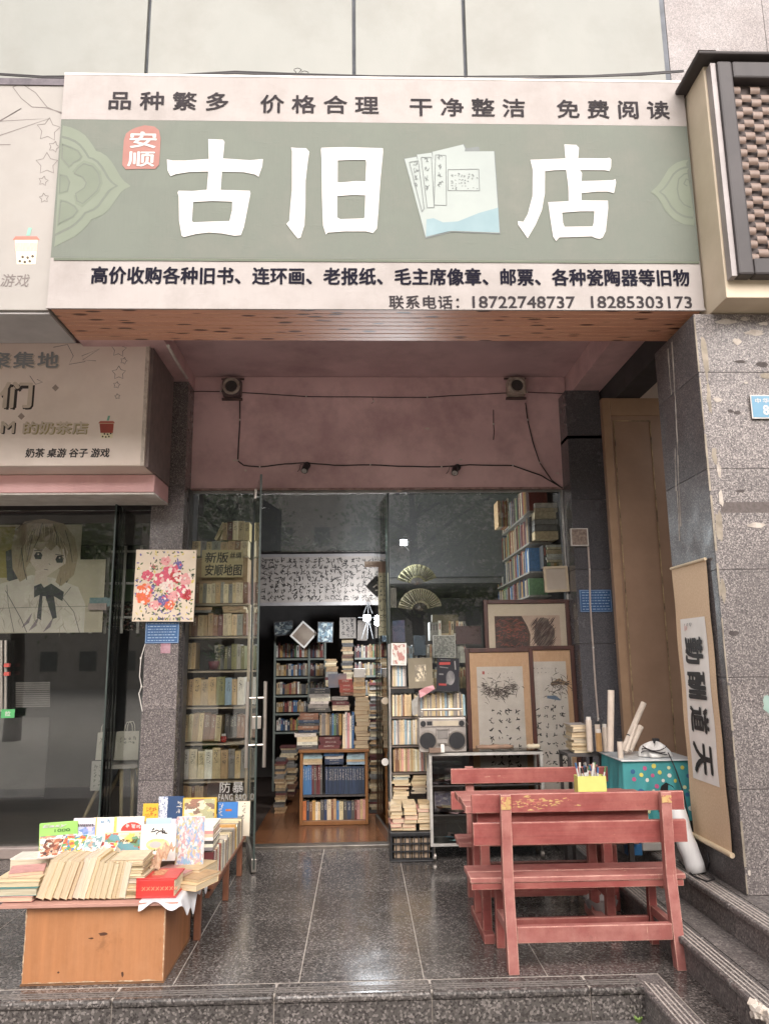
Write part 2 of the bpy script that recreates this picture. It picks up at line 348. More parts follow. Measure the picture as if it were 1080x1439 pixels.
print_navy = M('print_navy', '#23222b', '#1d1c25', 8, .95, bs=0, spec=.05)
ink = M('ink_black', '#1d1a19', '#2b2625', 40, .7, bs=0)
paper = M('rice_paper', '#e0d7cb', '#d4cabd', 8, .8, bs=.08)
paper_white = M('white_paper', '#e2ddd6', '#d8d2ca', 6, .7)
silk = M('silk_mount', '#d8b18b', '#cfa781', 60, .7, st=(1, 1, .3))
frame_wood = M('frame_wood', '#4a2a22', '#38201a', 14, .35, st=(1, 1, .2))
glass = glassmat('window_glass')
glass_edge = M('glass_edge', '#35403b', '#2c3632', 10, .5)
dark_wall = M('dark_interior_wall', '#524e4c', '#454140', 3, .8)
beige_wall = M('beige_wall', '#cdbfb0', '#c3b4a4', 2, .8)
vbook = vcol('mixed_books')
cover = covermat(); pages = pagemat(); pages_flat = pagemat('lying_pages', (1.2, 1.2, 30))
def slab(mb, x0, y0, z0, x1, y1, z1): return mb.box(x0, y0, z0, x1, y1, z1)

# ---------------------------------------------------------------- ground and platform
g = MB().box(-60, -60, -.34, 60, 3.0, -.30); struct(g.build('street', M('street_paving', '#c2bbb0', '#b3aca2', 6, .85)))
st = struct(MB().box(-6, 2.2, -.32, 1.30, 3.868, -.142).build('lower_step', gr_step))
for i, x in enumerate([-4.2, -3.5, -2.8, -2.1, -1.4, -.7, 0, .7]):
    MB().box(x+.003, 2.2, -.1415, x+.697, 3.84, -.136).build('tile', gr_step, st)
base = struct(MB().box(-6, 3.872, -.32, 4, 6.7, -.0032).box(1.315, 1.0, -.32, 4, 3.871, -.0032).build('platform', grout))
XS = [-.89+.5925*k for k in range(-6, 5)]; XS[-1] = 1.6
YS = [4.0, 4.41, 4.91, 5.415, 5.88, 6.37, 6.68]
for j in range(len(YS)-1):
    for i in range(len(XS)-1):
        MB().box(XS[i]+.0032, YS[j]+.0032, -.0030, XS[i+1]-.0032, YS[j+1]-.0032, rnd.uniform(-.0010, .0006)).build('tile', gr_floor, base)
for y0, y1 in ((1.4, 2.0), (2.0, 2.6), (2.6, 3.2), (3.2, 3.85), (3.85, 4.0)):
    MB().box(1.42, y0+.002, -.0030, 1.6, y1-.002, 0).build('tile', gr_floor, base)
nx = [-6, -4.05, -3.3, -2.55, -1.80, -1.13, -.4, .32, 1.05, 1.31]
for i in range(len(nx)-1):
    b = MB().box(nx[i]+.002, 3.85, -.035, nx[i+1]-.002, 3.998, 0.0005)
    o = b.build('nosing', gr_floor, base, bevel=.012)
    MB().box(nx[i]+.003, 3.862, -.14, nx[i+1]-.003, 3.8715, -.037).build('riser_tile', gr_floor, base)
b = MB()
for k in range(3): b.box(-6, 3.885+k*.022, .0007, 1.30, 3.894+k*.022, .0022)
b.build('anti_slip_strip', M('strip_grey', '#5f5a56', '#7c756f', 50, .9), base)
MB().box(1.295, 1.0, -.035, 1.418, 3.998, .0008).build('nosing', gr_step, base, bevel=.012)
MB().box(1.303, 1.0, -.32, 1.3145, 3.86, -.037).build('riser_tile', gr_step, base)
b = MB()
for k in range(4): b.box(1.315+k*.022, 1.0, .001, 1.323+k*.022, 3.9-k*.02, .0028)
b.build('anti_slip_strip', M('strip_pale', '#b5aba2', '#958c84', 50, .9), base)
# side steps rising to the right
for lvl, (x0, x1, z) in enumerate(((1.575, 1.835, .15), (1.82, 3.2, .30))):
    s_ = struct(MB().box(x0, 1.0, z-.15, x1 if lvl == 0 else 3.3, 6.6, z-.03).build('side_step', grout))
    ys = [1.0, 1.75, 2.35, 2.95, 3.5, 4.0, 4.5, 5.0, 5.5, 6.0, 6.6]
    for i in range(len(ys)-1):
        MB().box(x0-.03, ys[i]+.002, z-.03, x0+.09, ys[i+1]-.002, z).build('nosing', gr_step, s_, bevel=.008)
        MB().box(x0+.092, ys[i]+.002, z-.0299, (x1 if lvl == 0 else 3.3), ys[i+1]-.002, z-.0012).build('tile', gr_step, s_)
        MB().box(x0-.008, ys[i]+.003, z-.15, x0-.0005, ys[i+1]-.003, z-.032).build('riser_tile', gr_step, s_)
    b = MB()
    for k in range(4): b.box(x0-.012+k*.022, 1.0, z+.0003, x0-.004+k*.022, 6.5, z+.002)
    b.build('anti_slip_strip', MATS['strip_pale'], s_)
    if lvl == 0:
        cc = MB(); rr = random.Random(3); plaster = M('broken_plaster', '#d8cdc0', '#b3a699', 12, .95, bs=.6)
        for k in range(26):
            c = at(rr.uniform(1046, 1078), rr.uniform(1388, 1425), X=1.50+rr.uniform(.0, .05))
            if c.z > .16: c.z = .15
            R3 = Matrix.Rotation(rr.uniform(0, 6), 3, Vector((rr.random(), rr.random(), rr.random())).normalized())
            cc.obox((max(c.x, 1.545), c.y, c.z-.01), rr.uniform(.02, .06), rr.uniform(.02, .06), rr.uniform(.01, .03), R3)
        cc.build('broken_corner', plaster, s_, bevel=.004)
# interior floor
fl = struct(MB().box(-1.75, 6.69, -.05, 2.4, 10.6, .004).build('shop_floor', M('floor_glue', '#3a2c24', None, 5, .8)))
wood_floor = M('wood_floor', '#7d5236', '#63402a', 5, .22, st=(.6, 6, 1), rndoff=True)
for k in range(8):
    for q in range(3):
        MB().box(-.92+k*.15+.001, 6.72+q*.9+.001, .0042, -.92+(k+1)*.15-.001, 6.72+(q+1)*.9-.001, .016).build('floorboard', wood_floor, fl)
th = struct(MB().box(-.93, 6.6, -.01, .26, 6.715, .022).build('door_threshold', M('threshold_metal', '#5a544e', '#7b736a', 12, .4, metal=.5), None, bevel=.004))

# ---------------------------------------------------------------- upper facade
pale = M('facade_panel_paint', '#85857f', '#7c7d77', 1.2, .6, st=(1, 1, .6), dirt='#716f67', dirtamt=.6, bsc=30, bs=.1, chips='#8a7f70', chipt=.73, chsc=14)
fac = thing('upper_facade', 'pale greenish facade of large flat panels above the green shop sign', 'building', (0, 4.75, 4.2))
MB().box(-7, 4.79, 4.02, 2.258, 5.0, 14).build('backing_wall', M('joint_dark', '#6b6e74', '#55585d', 6, .8), fac)
def pxx(px, py=60): return at(px, py, Y=4.76).x
cuts = [-4.8, -3.2, pxx(208), pxx(497), pxx(652), pxx(932)]
for i in range(len(cuts)-1):
    for z0, z1 in ((4.05, 7.2), (7.2, 9.5)):
        MB().box(cuts[i]+.012, 4.745, z0+.003, cuts[i+1]-.012, 4.788, z1-.003).build('panel', pale, fac, bevel=.004)
gw = thing('grey_stone_wall', 'grey speckled stone wall above the brown lattice signboard', 'wall', (2.3, 4.76, 4.1))
MB().box(2.262, 4.86, 3.8, 5, 5.1, 14).build('wall', MATS['joint_dark'], gw)
for z0, z1 in ((4.0, 5.1), (5.1, 6.3), (6.3, 7.5), (7.5, 9)):
    for x0, x1 in ((2.265, 3.0), (3.0, 3.8)):
        MB().box(x0+.002, 4.80, z0+.002, x1-.002, 4.858, z1-.002).build('slab', granite('granite_grey_%.1f_%.1f' % (x0, z0), '#7d7674', '#6c6664', '#8d8582', 150, .5), gw)

# ---------------------------------------------------------------- recess: ceiling, beams, lintel wall
cl = struct(MB().box(-3.5, 4.8, 4.0, 3.2, 6.76, 4.018).build('recess_ceiling', M('plum_ceiling', '#d2b6b8', '#c4a8ab', 2, .7, dirt='#6b5054', dirtamt=.5)))
lw = thing('lintel_wall', 'plum painted wall above the shop glass with cables and speakers', 'wall', (.17, 6.58, 2.97))
MB().box(-1.53, 6.58, 2.97, 1.87, 6.75, 3.999).build('wall', plum, lw, bevel=.006)
MB().box(-1.50, 6.572, 2.955, 1.86, 6.60, 2.972).build('trim', M('plum_trim', '#a58a84', '#7b5e5a', 20, .6), lw)
bm1 = thing('ceiling_beam', 'plum painted beam over the speckled left pillar', 'beam', (-1.75, 5.7, 3.87))
MB().box(-2.1, 4.8, 3.87, -1.462, 6.59, 3.998).build('beam', plum, bm1)
bm2 = thing('ceiling_beam', 'plum painted beam over the black tiled right pillar', 'beam', (2.0, 5.7, 3.79))
MB().box(1.872, 4.8, 3.79, 2.12, 6.6, 3.998).build('beam', plum, bm2)
bm3 = thing('dark_beam', 'dark beam above the brown door panel', 'beam', (2.22, 5.7, 3.6))
MB().box(2.123, 4.7, 3.6, 2.33, 6.5, 3.998).build('beam', M('beam_black', '#3a3637', '#2e2b2c', 4, .8), bm3)  # near-black all over, darker than the plum beams
bw = thing('beige_side_wall', 'beige wall glimpsed above the brown door panel', 'wall', (2.5, 6.5, 3.3))
MB().box(2.105, 6.52, .3, 3.3, 6.6, 3.999).build('wall', beige_wall, bw)
pp = thing('ceiling_pipe', 'thin white pipe running under the ceiling left of the speaker', 'pipe', (-1.44, 5.6, 3.85))
a_ = at(236, 486, Y=4.9); b_ = at(266, 537, Y=6.55)
MB().tube([a_, (a_+b_)/2+Vector((0, 0, -.005)), b_], .011, 8).build('pipe', white_metal, pp)
MB().tube([(b_.x, b_.y, b_.z), (b_.x+.004, 6.56, 3.8), (b_.x-.002, 6.57, 3.78)], .012, 8).build('elbow', white_metal, pp)

# pillars
def pillar(name, label, x0, x1, yf, yb, z0, zs, mf, ms=None, sides=('L',), back=None):
    p = thing(name, label, 'pillar', ((x0+x1)/2, yf, z0))
    MB().box(x0+.012, yf+.012, z0, x1-.012, yb, zs[-1]).build('core', M('mortar', '#8d857c', '#7a726a', 20, .9), p)
    for i in range(len(zs)-1):
        MB().box(x0, yf, zs[i]+.0015, x1, yf+.0115, zs[i+1]-.0015).build('slab', mf, p, bevel=.001)
        if 'L' in sides: MB().box(x0, yf+.0125, zs[i]+.0015, x0+.0115, yb, zs[i+1]-.0015).build('slab', ms or mf, p, bevel=.001)
        if 'R' in sides: MB().box(x1-.0115, yf+.0125, zs[i]+.0015, x1, yb, zs[i+1]-.0015).build('slab', ms or mf, p, bevel=.001)
    return p
zl = [0.0, .42] + [at(220, y, Y=6.35).z for y in (1097, 998)] + [1.7, 2.3, 2.95, 3.45, 3.868]
pl_l = pillar('speckled_pillar', 'speckled dark granite pillar behind the flower painting', -1.735, -1.465, 6.35, 6.72, 0, zl, gr_dark, sides=('R', 'L'))
zr = [at(820, y, Y=6.35).z for y in (1020, 905, 800, 702, 612)]
pl_r = pillar('black_pillar', 'black stone tiled pillar right of the shop window', 1.80, 2.10, 6.35, 6.75, .0, [0, .4]+zr+[3.35, 3.788], gr_dull, sides=('L',))
zf = [at(1040, y, Y=4.12).z for y in (1110, 952, 800, 658, 523)]
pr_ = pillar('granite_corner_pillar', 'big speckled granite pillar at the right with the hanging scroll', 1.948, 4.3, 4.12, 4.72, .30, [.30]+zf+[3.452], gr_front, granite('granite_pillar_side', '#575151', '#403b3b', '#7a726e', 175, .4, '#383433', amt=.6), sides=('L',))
# torn tape and plaster scraps on the pillar
tape = M('old_tape', '#8f8577', '#71685b', 14, .8, bs=.3); scrap = M('paper_scrap', '#b0a79d', '#8f867d', 20, .9, bs=.3)
rr = random.Random(8); fp = Frame((0, 4.12, 0), (1, 0, 0), (0, 0, 1)); fs = Frame((1.948, 0, 0), (0, -1, 0), (0, 0, 1))
def ragged(cx, cy, w, h, rr, n=12): return [(cx+math.cos(6.283*i/n)*w/2*rr.uniform(.6, 1.15), cy+math.sin(6.283*i/n)*h/2*rr.uniform(.6, 1.15)) for i in range(n)]
P2 = lambda x, y, Y=4.12: (lambda q: (q.x, q.z))(at(x, y, Y=Y))
for k, (px, py, w, h, mt_) in enumerate([(990, 500, .05, .32, tape), (996, 560, .03, .2, tape), (1003, 640, .035, .12, tape), (1008, 740, .05, .22, tape), (1010, 660, .025, .1, scrap),
        (1035, 480, .06, .05, scrap), (1060, 467, .12, .04, scrap), (1020, 452, .13, .035, scrap), (1045, 448, .05, .03, scrap), (1072, 455, .06, .025, scrap), (1075, 528, .08, .045, tape), (1007, 562, .05, .03, scrap), (1062, 738, .1, .035, scrap),
        (1012, 700, .03, .12, scrap), (1078, 990, .06, .12, M('green_paint', '#7d948a', '#879a91', 20, .8)), (1012, 830, .03, .16, tape), (1052, 1226, .018, .035, scrap), (1048, 538, .03, .012, scrap)]):
    u, v = P2(px, py); u = max(u, 1.955+w/2)
    shape([ragged(u, v, w, h, rr)], fp, mt_, pr_, n=.0012+k*.0001, name='tape_scrap')
for k, (px, py) in enumerate([(1040, 508), (1070, 512), (1026, 578), (1036, 580), (1030, 890), (1040, 690)]):
    u, v = P2(px, py); shape([ragged(u, v, rr.uniform(.03, .09), rr.uniform(.015, .04), rr)], fp, M('soot_mark', '#3b3533', '#4a4341', 30, .9), pr_, n=.0007+k*.0001, name='black_mark')
# pale corner strip and drips on the side face
b = MB(); z = .31
while z < 3.4:
    h = rr.uniform(.08, .35); w = rr.uniform(.003, .010); b.box(1.946-rr.uniform(0, .002), 4.1175-.001, z, 1.948+w, 4.1195, min(z+h, 3.44)); z += h+rr.uniform(0, .12)
b.build('corner_filler', tape, pr_)
it = []
for (x1, y1, x2, y2) in [(944, 480, 950, 590), (950, 590, 952, 640), (952, 640, 956, 740), (948, 630, 950, 690), (938, 490, 943, 555), (951, 690, 955, 760)]:
    A = at(x1, y1, X=1.948); B = at(x2, y2, X=1.948)
    it.append(([(-A.y+rr.uniform(-.004, .004)+(-B.y+A.y)*t, A.z+(B.z-A.z)*t) for t in (0, .2, .4, .6, .8, 1)], [rr.uniform(.006, .022) for _ in range(6)]))
strokes(fs, it, scrap, pr_, n=.001, name='plaster_drip')
sc_ = M('graffiti_band', '#4e4744', '#5d5552', 60, .9)
u, v = P2(1012, 713); shape([[(u, v-.03), (2.7, v-.035), (2.7, v+.03), (u, v+.03)]], fp, sc_, pr_, n=.0006, name='painted_over_band')

# brown door panel in the recess
bp = thing('brown_door_panel', 'tall mottled brown door panel standing between the two stone pillars', 'door', (2.3, 6.0, .3))
brown = M('brown_lacquer', '#937762', '#856a56', 3, .4, dirt='#8d745f', dirtamt=.35, bs=.3, bsc=8)
brd = M('brown_edge', '#9a7d63', '#8e725a', 6, .4)
zt = 3.59
MB().box(2.0, 6.0, .30, 2.68, 6.05, zt).build('leaf', brown, bp)
MB().box(2.0, 5.988, .30, 2.065, 5.9995, zt).box(2.60, 5.988, .30, 2.68, 5.9995, zt).build('stile', brd, bp, bevel=.003)
MB().box(2.0655, 5.989, zt-.15, 2.5995, 5.9995, zt).build('rail', brd, bp, bevel=.003)
gl_ = M('gilt_groove', '#b39a76', '#4a3a2e', 9, .4)
MB().box(2.085, 5.994, .32, 2.092, 5.9999, zt-.19).box(2.385, 5.994, .32, 2.392, 5.9999, zt-.19).box(2.093, 5.994, zt-.197, 2.384, 5.9999, zt-.19).build('gilt_line', gl_, bp)

# interior shell
it_ = thing('shop_interior', 'dark rear walls and ceiling of the bookshop behind the glass', 'room', (.3, 10.5, 0))
MB().box(-1.75, 10.5, 0, 2.5, 10.6, 3.5).build('back_wall', dark_wall, it_)
MB().box(-1.80, 6.76, 0, -1.752, 10.5, 3.5).build('left_wall', dark_wall, it_)
MB().box(2.4, 6.76, 0, 2.5, 10.5, 3.5).build('right_wall', dark_wall, it_)
MB().box(-1.75, 6.76, 3.28, 2.5, 10.6, 3.34).build('ceiling', M('dark_ceiling', '#4a4746', '#403d3c', 3, .8), it_)
MB().box(-1.75, 8.25, 2.36, 2.4, 8.33, 3.27).build('bulkhead', M('bulkhead', '#4c4a4a', '#424040', 2, .8, st=(1, 1, .3)), it_)
MB().box(-1.75, 8.34, 2.30, 2.4, 10.49, 2.36).build('mezzanine', dark_wall, it_)
# ---------------------------------------------------------------- main sign
SY = 4.17
FS = Frame((0, SY, 0), (1, 0, 0), (0, 0, 1))
def q(px, py, Y=SY): p = at(px, py, Y=Y); return (p.x, p.z)
sign = thing('shop_sign', 'long green and white shop banner sign with big white characters and timber underside', 'sign', (.13, SY, 3.5))
cloth_w = M('banner_white', '#9b9490', '#948d89', 2, .7, dirt='#746c66', dirtamt=.5, dsc=3, folds=.25)
cloth_g = M('banner_green', '#60655b', '#585d54', 2.5, .7, dirt='#77756b', dirtamt=.5, dsc=2.5, folds=.3)
X0, X1 = -1.785, 2.04
za, zb, zc, zd = 3.5, q(78, 362)[1], q(500, 172)[1], 5.03
def wav(u, v, z0, z1, amp=.001):
    x = X0+(X1-X0)*u; z = z0+(z1-z0)*v
    y = SY-.001+amp*(math.sin(x*9+z*4)*.3+math.sin(x*23-z*11)*.15+math.sin(z*37+x*3)*.1)
    return (x, y, z)
MB().grid(lambda u, v: wav(u, v, za, zb-.001), 90, 10).build('lower_band', cloth_w, sign, smooth=True)
MB().grid(lambda u, v: wav(u, v, zb+.0, zc), 90, 20).build('green_field', cloth_g, sign, smooth=True)
MB().grid(lambda u, v: wav(u, v, zc+.001, zd), 90, 10).build('upper_band', cloth_w, sign, smooth=True)
MB().box(X0, SY+.012, za+.02, X1, 4.63, zd-.004).build('box_body', M('sign_body', '#b9ada3', '#a89c92', 5, .7), sign)
MB().box(X0, SY-.003, zd-.002, X1, 4.63, zd+.012).build('top_cap', white_metal, sign)
MB().box(X0-.004, SY-.004, za-.004, X1+.004, SY+.01, za+.009).build('hem', cloth_w, sign)
fir = woodpaint('fir_planks', '#cc9478', '#b57c63', '#e0b393', (1.2, 55, 55), .5, .7, .45, knots='#54301f')
npl = 8
for k in range(npl):
    y0 = SY+.012+k*(4.635-SY-.012)/npl; y1 = SY+.012+(k+1)*(4.635-SY-.012)/npl
    MB().box(X0+.01, y0+.003, za+.002+.001*(k % 2), X1-.01, y1-.003, za+.018).build('soffit_plank', fir, sign, bevel=.002)
zg = q(500, 365)[1]
MB().box(X0+.02, SY-.006, q(80, 366)[1]-.0, X1-.005, SY-.004, q(80, 362.5)[1]-.002).build('thin_line', M('line_green', '#5c6353', None, 5, .7), sign)
n1 = .005
G = lambda pts, ox, oy, s: [q(ox+x/s, oy+y/s) for x, y in pts]
gu = [(617,155),(705,158),(716,172),(706,272),(870,283),(948,276),(944,320),(922,384),(900,370),(830,356),(700,353),(692,463),(868,468),(873,485),(833,690),(815,738),(775,742),(700,728),(620,722),(540,732),(468,750),(455,740),(440,650),(437,500),(430,480),(437,468),(520,470),(608,462),(617,352),(500,355),(420,368),(388,380),(370,345),(366,278),(400,285),(480,285),(620,275)]
guh = [(525,537),(640,531),(762,535),(760,590),(745,652),(640,655),(525,660),(518,650)]
shape([G(gu,150,160,4.32), G(guh,150,160,4.32)], FS, print_white, sign, n1, 'character', 'white character 古')
j1 = [(120,175),(170,180),(255,182),(283,215),(270,300),(250,470),(248,700),(240,870),(205,980),(180,988),(160,965),(78,858),(105,830),(112,720),(127,560),(128,210)]
j2 = [(390,178),(600,172),(938,182),(940,215),(915,480),(900,720),(885,900),(850,940),(790,925),(600,925),(450,935),(430,953),(405,870),(395,600),(392,280),(386,200)]
h1 = [(536,292),(640,287),(785,287),(790,310),(783,478),(700,475),(560,488),(535,484)]
h2 = [(532,610),(680,598),(782,603),(775,800),(765,808),(560,815),(532,800)]
shape([G(a, 390, 180, 6.353) for a in (j1, j2, h1, h2)], FS, print_white, sign, n1, 'character', 'white character 旧')
d1 = [(487,157),(600,162),(626,190),(618,288),(880,290),(915,284),(932,300),(930,370),(915,410),(870,402),(635,400),(655,430),(650,505),(830,500),(950,495),(972,485),(978,520),(958,620),(900,605),(800,605),(650,620),(650,688),(900,690),(903,760),(880,980),(850,1040),(825,1053),(790,1048),(750,1030),(600,1035),(440,1040),(410,1075),(380,1030),(350,830),(333,705),(400,702),(528,695),(525,560),(505,400),(400,402),(305,412),(303,620),(275,780),(215,920),(140,1048),(50,920),(48,885),(100,890),(140,820),(185,650),(188,400),(165,303),(260,300),(498,290)]
d2 = [(467,805),(640,792),(772,792),(765,900),(755,935),(600,936),(490,938),(475,900)]
shape([G(d1, 720, 180, 6.75), G(d2, 720, 180, 6.75)], FS, print_white, sign, n1, 'character', 'white character 店')
def tpx(body, x0, y0, x1, y1, mat, parent=sign, fr=None, Y=SY, **kw):
    a = at(x0, (y0), Y=Y); b = at(x1, y1, Y=Y); return text(body, fr or FS, (a.x, b.z, b.x, a.z), mat, parent, **kw)
for body, x0, x1, y in (('品种繁多', 154, 321, 143), ('价格合理', 366, 532, 148), ('干净整洁', 575, 738, 152), ('免费阅读', 781, 941, 155)):
    tpx(body, x0, y-15, x1, y+13, print_grey, n=n1, bold=.02, space=1.55)
tpx('高价收购各种旧书、连环画、老报纸、毛主席像章、邮票、各种瓷陶器等旧物', 129, 374, 969, 403, print_navy, n=n1, bold=.03, space=1.03)
tpx('联系电话：', 546, 415, 645, 435, print_grey, n=n1, bold=.02, space=1.1)
tpx('18722748737', 663, 416, 808, 434, print_grey, n=n1, bold=.02)
tpx('18285303173', 829, 416, 972, 434, print_grey, n=n1, bold=.02)
# red seal with two white characters
red_seal = M('seal_red', '#8a5d54', '#91645b', 9, .7, bs=0)
seal = [(145,100),(175,85),(230,70),(290,78),(318,100),(328,150),(322,260),(318,310),(295,335),(200,335),(115,338),(95,310),(98,250),(105,160),(118,120)]
seal_o = shape([G(seal,150,160,4.32)], FS, red_seal, sign, n1-.001, 'seal', 'red seal')
a = q(183, 185); b2 = q(220, 209); text('安', FS, (a[0], b2[1], b2[0], a[1]), print_white, seal_o, n=n1+.001, bold=.03)
a = q(180, 213); b2 = q(217, 235); text('顺', FS, (a[0], b2[1], b2[0], a[1]), print_white, seal_o, n=n1+.001, bold=.03)
# picture of four pale thread-bound booklets
bk = M('booklet_pale', '#8d948f', '#868d89', 3, .6, bs=0); bkb = M('booklet_blue', '#6b8388', '#7a8f93', 3, .6, bs=0); edge = M('booklet_edge', '#5f6462', None, 5, .6, bs=0)
outs = [[(48,222),(165,200),(620,85),(640,125),(757,108),(770,152),(910,150),(963,940),(500,920),(252,982),(160,600)]]
shape([G(o_, 560, 190, 6.75) for o_ in outs], FS, edge, sign, n1-.002, 'booklet_outline')
B_ = [([(55,226),(168,207),(330,700),(440,920),(256,972)], bk), ([(172,186),(310,168),(480,910),(380,935),(300,945)], bk), ([(318,160),(610,90),(628,130),(560,600),(470,912),(400,925)], bk), ([(345,158),(902,155),(955,930),(500,912),(405,925)], bk)]
bo_ = [o for o in sign.children if o.name.startswith('booklet_outline')][0]
for k, (pts, mt_) in enumerate(B_): shape([G(pts, 560, 190, 6.75)], FS, mt_, bo_, n1-.001+k*.0003, 'booklet')
shape([G([(262,800),(330,790),(420,830),(560,820),(760,740),(940,690),(952,925),(500,908),(258,965)], 560, 190, 6.75)], FS, bkb, bo_, n1+.0004, 'booklet_wash')
def fram(pts, w=3): 
    L = []
    for i in range(4):
        (x, y), (x2, y2) = pts[i], pts[(i+1) % 4]; L.append(([(x, y), (x2, y2)], w))
    return L
L = []
for pts in ([(347,190),(445,195),(452,670),(335,665)], [(212,213),(310,213),(335,690),(268,690)], [(465,330),(757,325),(765,530),(465,528)], [(100,260),(185,245),(240,700),(220,730)]):
    for (p0, p1), w in [((x[0][0], x[0][1]), x[1]) for x in fram(pts)]:
        L.append((G([p0, p1], 560, 190, 6.75), .004))
rr = random.Random(4)
for (cx, cy0, cy1, sz) in ((395, 215, 480, 50), (265, 235, 520, 45), (160, 270, 480, 45)):
    for r in range(4):
        cy = cy0+(cy1-cy0)*r/3.2
        for k in range(6):
            x = cx+rr.uniform(-.4, .4)*sz; y = cy+rr.uniform(-.4, .4)*sz; a_ = rr.choice([0, 1.57, .8, 2.2]); l = sz*rr.uniform(.15, .35)
            L.append((G([(x-math.cos(a_)*l, y-math.sin(a_)*l), (x+math.cos(a_)*l, y+math.sin(a_)*l)], 560, 190, 6.75), .0035))
for k in range(60):
    x = rr.choice([505, 540, 570, 600, 625, 660, 700, 740])+rr.uniform(-7, 7); y = rr.uniform(345, 515); L.append((G([(x-6, y), (x+6, y+rr.uniform(-8, 8))], 560, 190, 6.75), .0035))
strokes(FS, L, edge, bo_, n1+.0012, 'booklet_lettering')
# lotus ornaments
lg = M('ornament_pale', '#6c7364', '#676e5f', 4, .7, bs=0)
def arcs(contour, cx, cy, ox, oy, s, scales, nrm):
    for k, sc in enumerate(scales):
        pts = [(cx+(x-cx)*sc, cy+(y-cy)*sc) for x, y in contour]
        shape([G(pts, ox, oy, s)], FS, lg if k % 2 == 0 else cloth_g, sign, nrm+.0004*k, 'ornament_petal')
lc = [(374,322),(420,333),(470,355),(505,380),(530,410),(555,445),(572,475),(600,482),(635,505),(665,540),(690,580),(715,625),(740,655),(778,683),(745,700),(720,720),(695,755),(670,790),(645,825),(610,855),(575,870),(545,880),(520,915),(480,955),(440,985),(390,1010),(322,1045)]
k0 = [(x, y) for x, y in lc]
arcs(k0+[(328, 1000), (350, 600)], 345, 683, 0, 100, 4.232, [1, .83, .79], n1-.003)
for i, pts in enumerate([[(362,425),(420,445),(470,470),(495,510),(480,530),(440,550),(410,580),(360,520)], [(500,530),(560,550),(600,600),(612,665),(590,720),(545,760),(490,810),(450,790),(440,740),(500,700),(515,665),(490,625),(430,600),(460,560)],
        [(355,610),(400,620),(420,660),(405,720),(350,735)], [(355,760),(400,770),(450,800),(470,830),(440,870),(400,890),(340,925)]]):
    shape([G(pts, 0, 100, 4.232)], FS, M('ornament_mid', '#666d5e', '#61685a', 4, .7, bs=0), sign, n1-.0017, 'ornament_petal')
    cx = sum(p[0] for p in pts)/len(pts); cy = sum(p[1] for p in pts)/len(pts)
    strokes(FS, [(G([(cx+(x-cx)*.85, cy+(y-cy)*.85) for x, y in pts+pts[:1]], 0, 100, 4.232), .008)], cloth_g, sign, n1-.0013, 'ornament_line')
rc = [(312,592),(285,595),(255,605),(232,620),(210,640),(195,665),(180,690),(165,712),(150,730),(122,755),(150,775),(165,795),(180,820),(195,848),(215,870),(235,890),(260,905),(290,918),(340,925),(345,905),(300,610)]
arcs(rc, 318, 756, 880, 60, 3.6, [1, .80, .74], n1-.003)
strokes(FS, [(G(P_, 880, 60, 3.6), .008) for P_ in ([(320,660),(290,665),(262,690),(255,740),(265,790),(290,820),(325,835)], [(325,700),(300,690),(288,715),(305,725)])], cloth_g, sign, n1-.0012, 'ornament_line')
# drooping wires over the sign
wr = thing('wire_bundle', 'thin black wires sagging along the top edge of the green sign', 'cable', (0, 4.2, 5.05))
for k in range(3):
    pts = [at(x, y+k*1.5+rnd.uniform(-1, 1), Y=4.40-.05*k) for x, y in ((-40, 100), (60, 106), (150, 107), (250, 104), (330, 100), (420, 103), (520, 107), (640, 108), (740, 107), (830, 105), (900, 103), (960, 98))]
    MB().tube(pts, .0045, 5).build('wire', black_cable, wr)
for (x, y) in ((418, 99), (428, 103)):
    c = at(x, y, Y=4.4); MB().tube([c+Vector((.02*math.cos(a)*(1+.4*math.sin(3*a)), 0, .02*math.sin(a))) for a in [i*.5 for i in range(14)]], .0025, 4).build('wire', black_cable, wr)

# ---------------------------------------------------------------- lattice signboard, right
lat = thing('lattice_signboard', 'boxy signboard of brown woven lattice in a dark frame with cream sides', 'sign', (2.6, 3.92, 3.5))
Lx0 = 2.055; Lyf = 3.90; Lz0 = 3.46
lp = at(1010, 90, X=Lx0)
Lz1 = 4.94
MB().box(Lx0, Lyf+.03, Lz0, 3.25, 4.75, Lz1).build('cream_box', cream, lat, bevel=.004)
dk = M('dark_timber', '#383232', '#2e2929', 5, .6, st=(1, 1, .3), dirt='#4d4645', dirtamt=.5)
gx0 = Lx0+.012; w_ = .10
bz0 = Lz0+.10
MB().box(gx0, Lyf-.03, bz0, gx0+.03, Lyf+.028, Lz1-.03).build('frame_edge', M('grey_edge', '#8a8280', '#7b7371', 5, .4), lat)
MB().box(gx0+.031, Lyf-.05, bz0+.0, gx0+w_+.02, Lyf+.028, Lz1-.03).build('frame_stile', dk, lat, bevel=.012)
MB().box(gx0+w_+.021, Lyf-.05, bz0, 3.2, Lyf+.028, bz0+w_).build('frame_rail', dk, lat, bevel=.012)
MB().box(gx0+w_+.021, Lyf-.05, Lz1-.14, 3.2, Lyf+.028, Lz1-.03).build('frame_rail', dk, lat, bevel=.012)
MB().box(3.12, Lyf-.05, bz0+w_, 3.2, Lyf+.021, Lz1-.141).build('frame_stile', dk, lat, bevel=.008)
MB().box(Lx0-.07, Lyf-.07, Lz1, 3.32, 4.76, Lz1+.022).build('cap', dk, lat, bevel=.01)
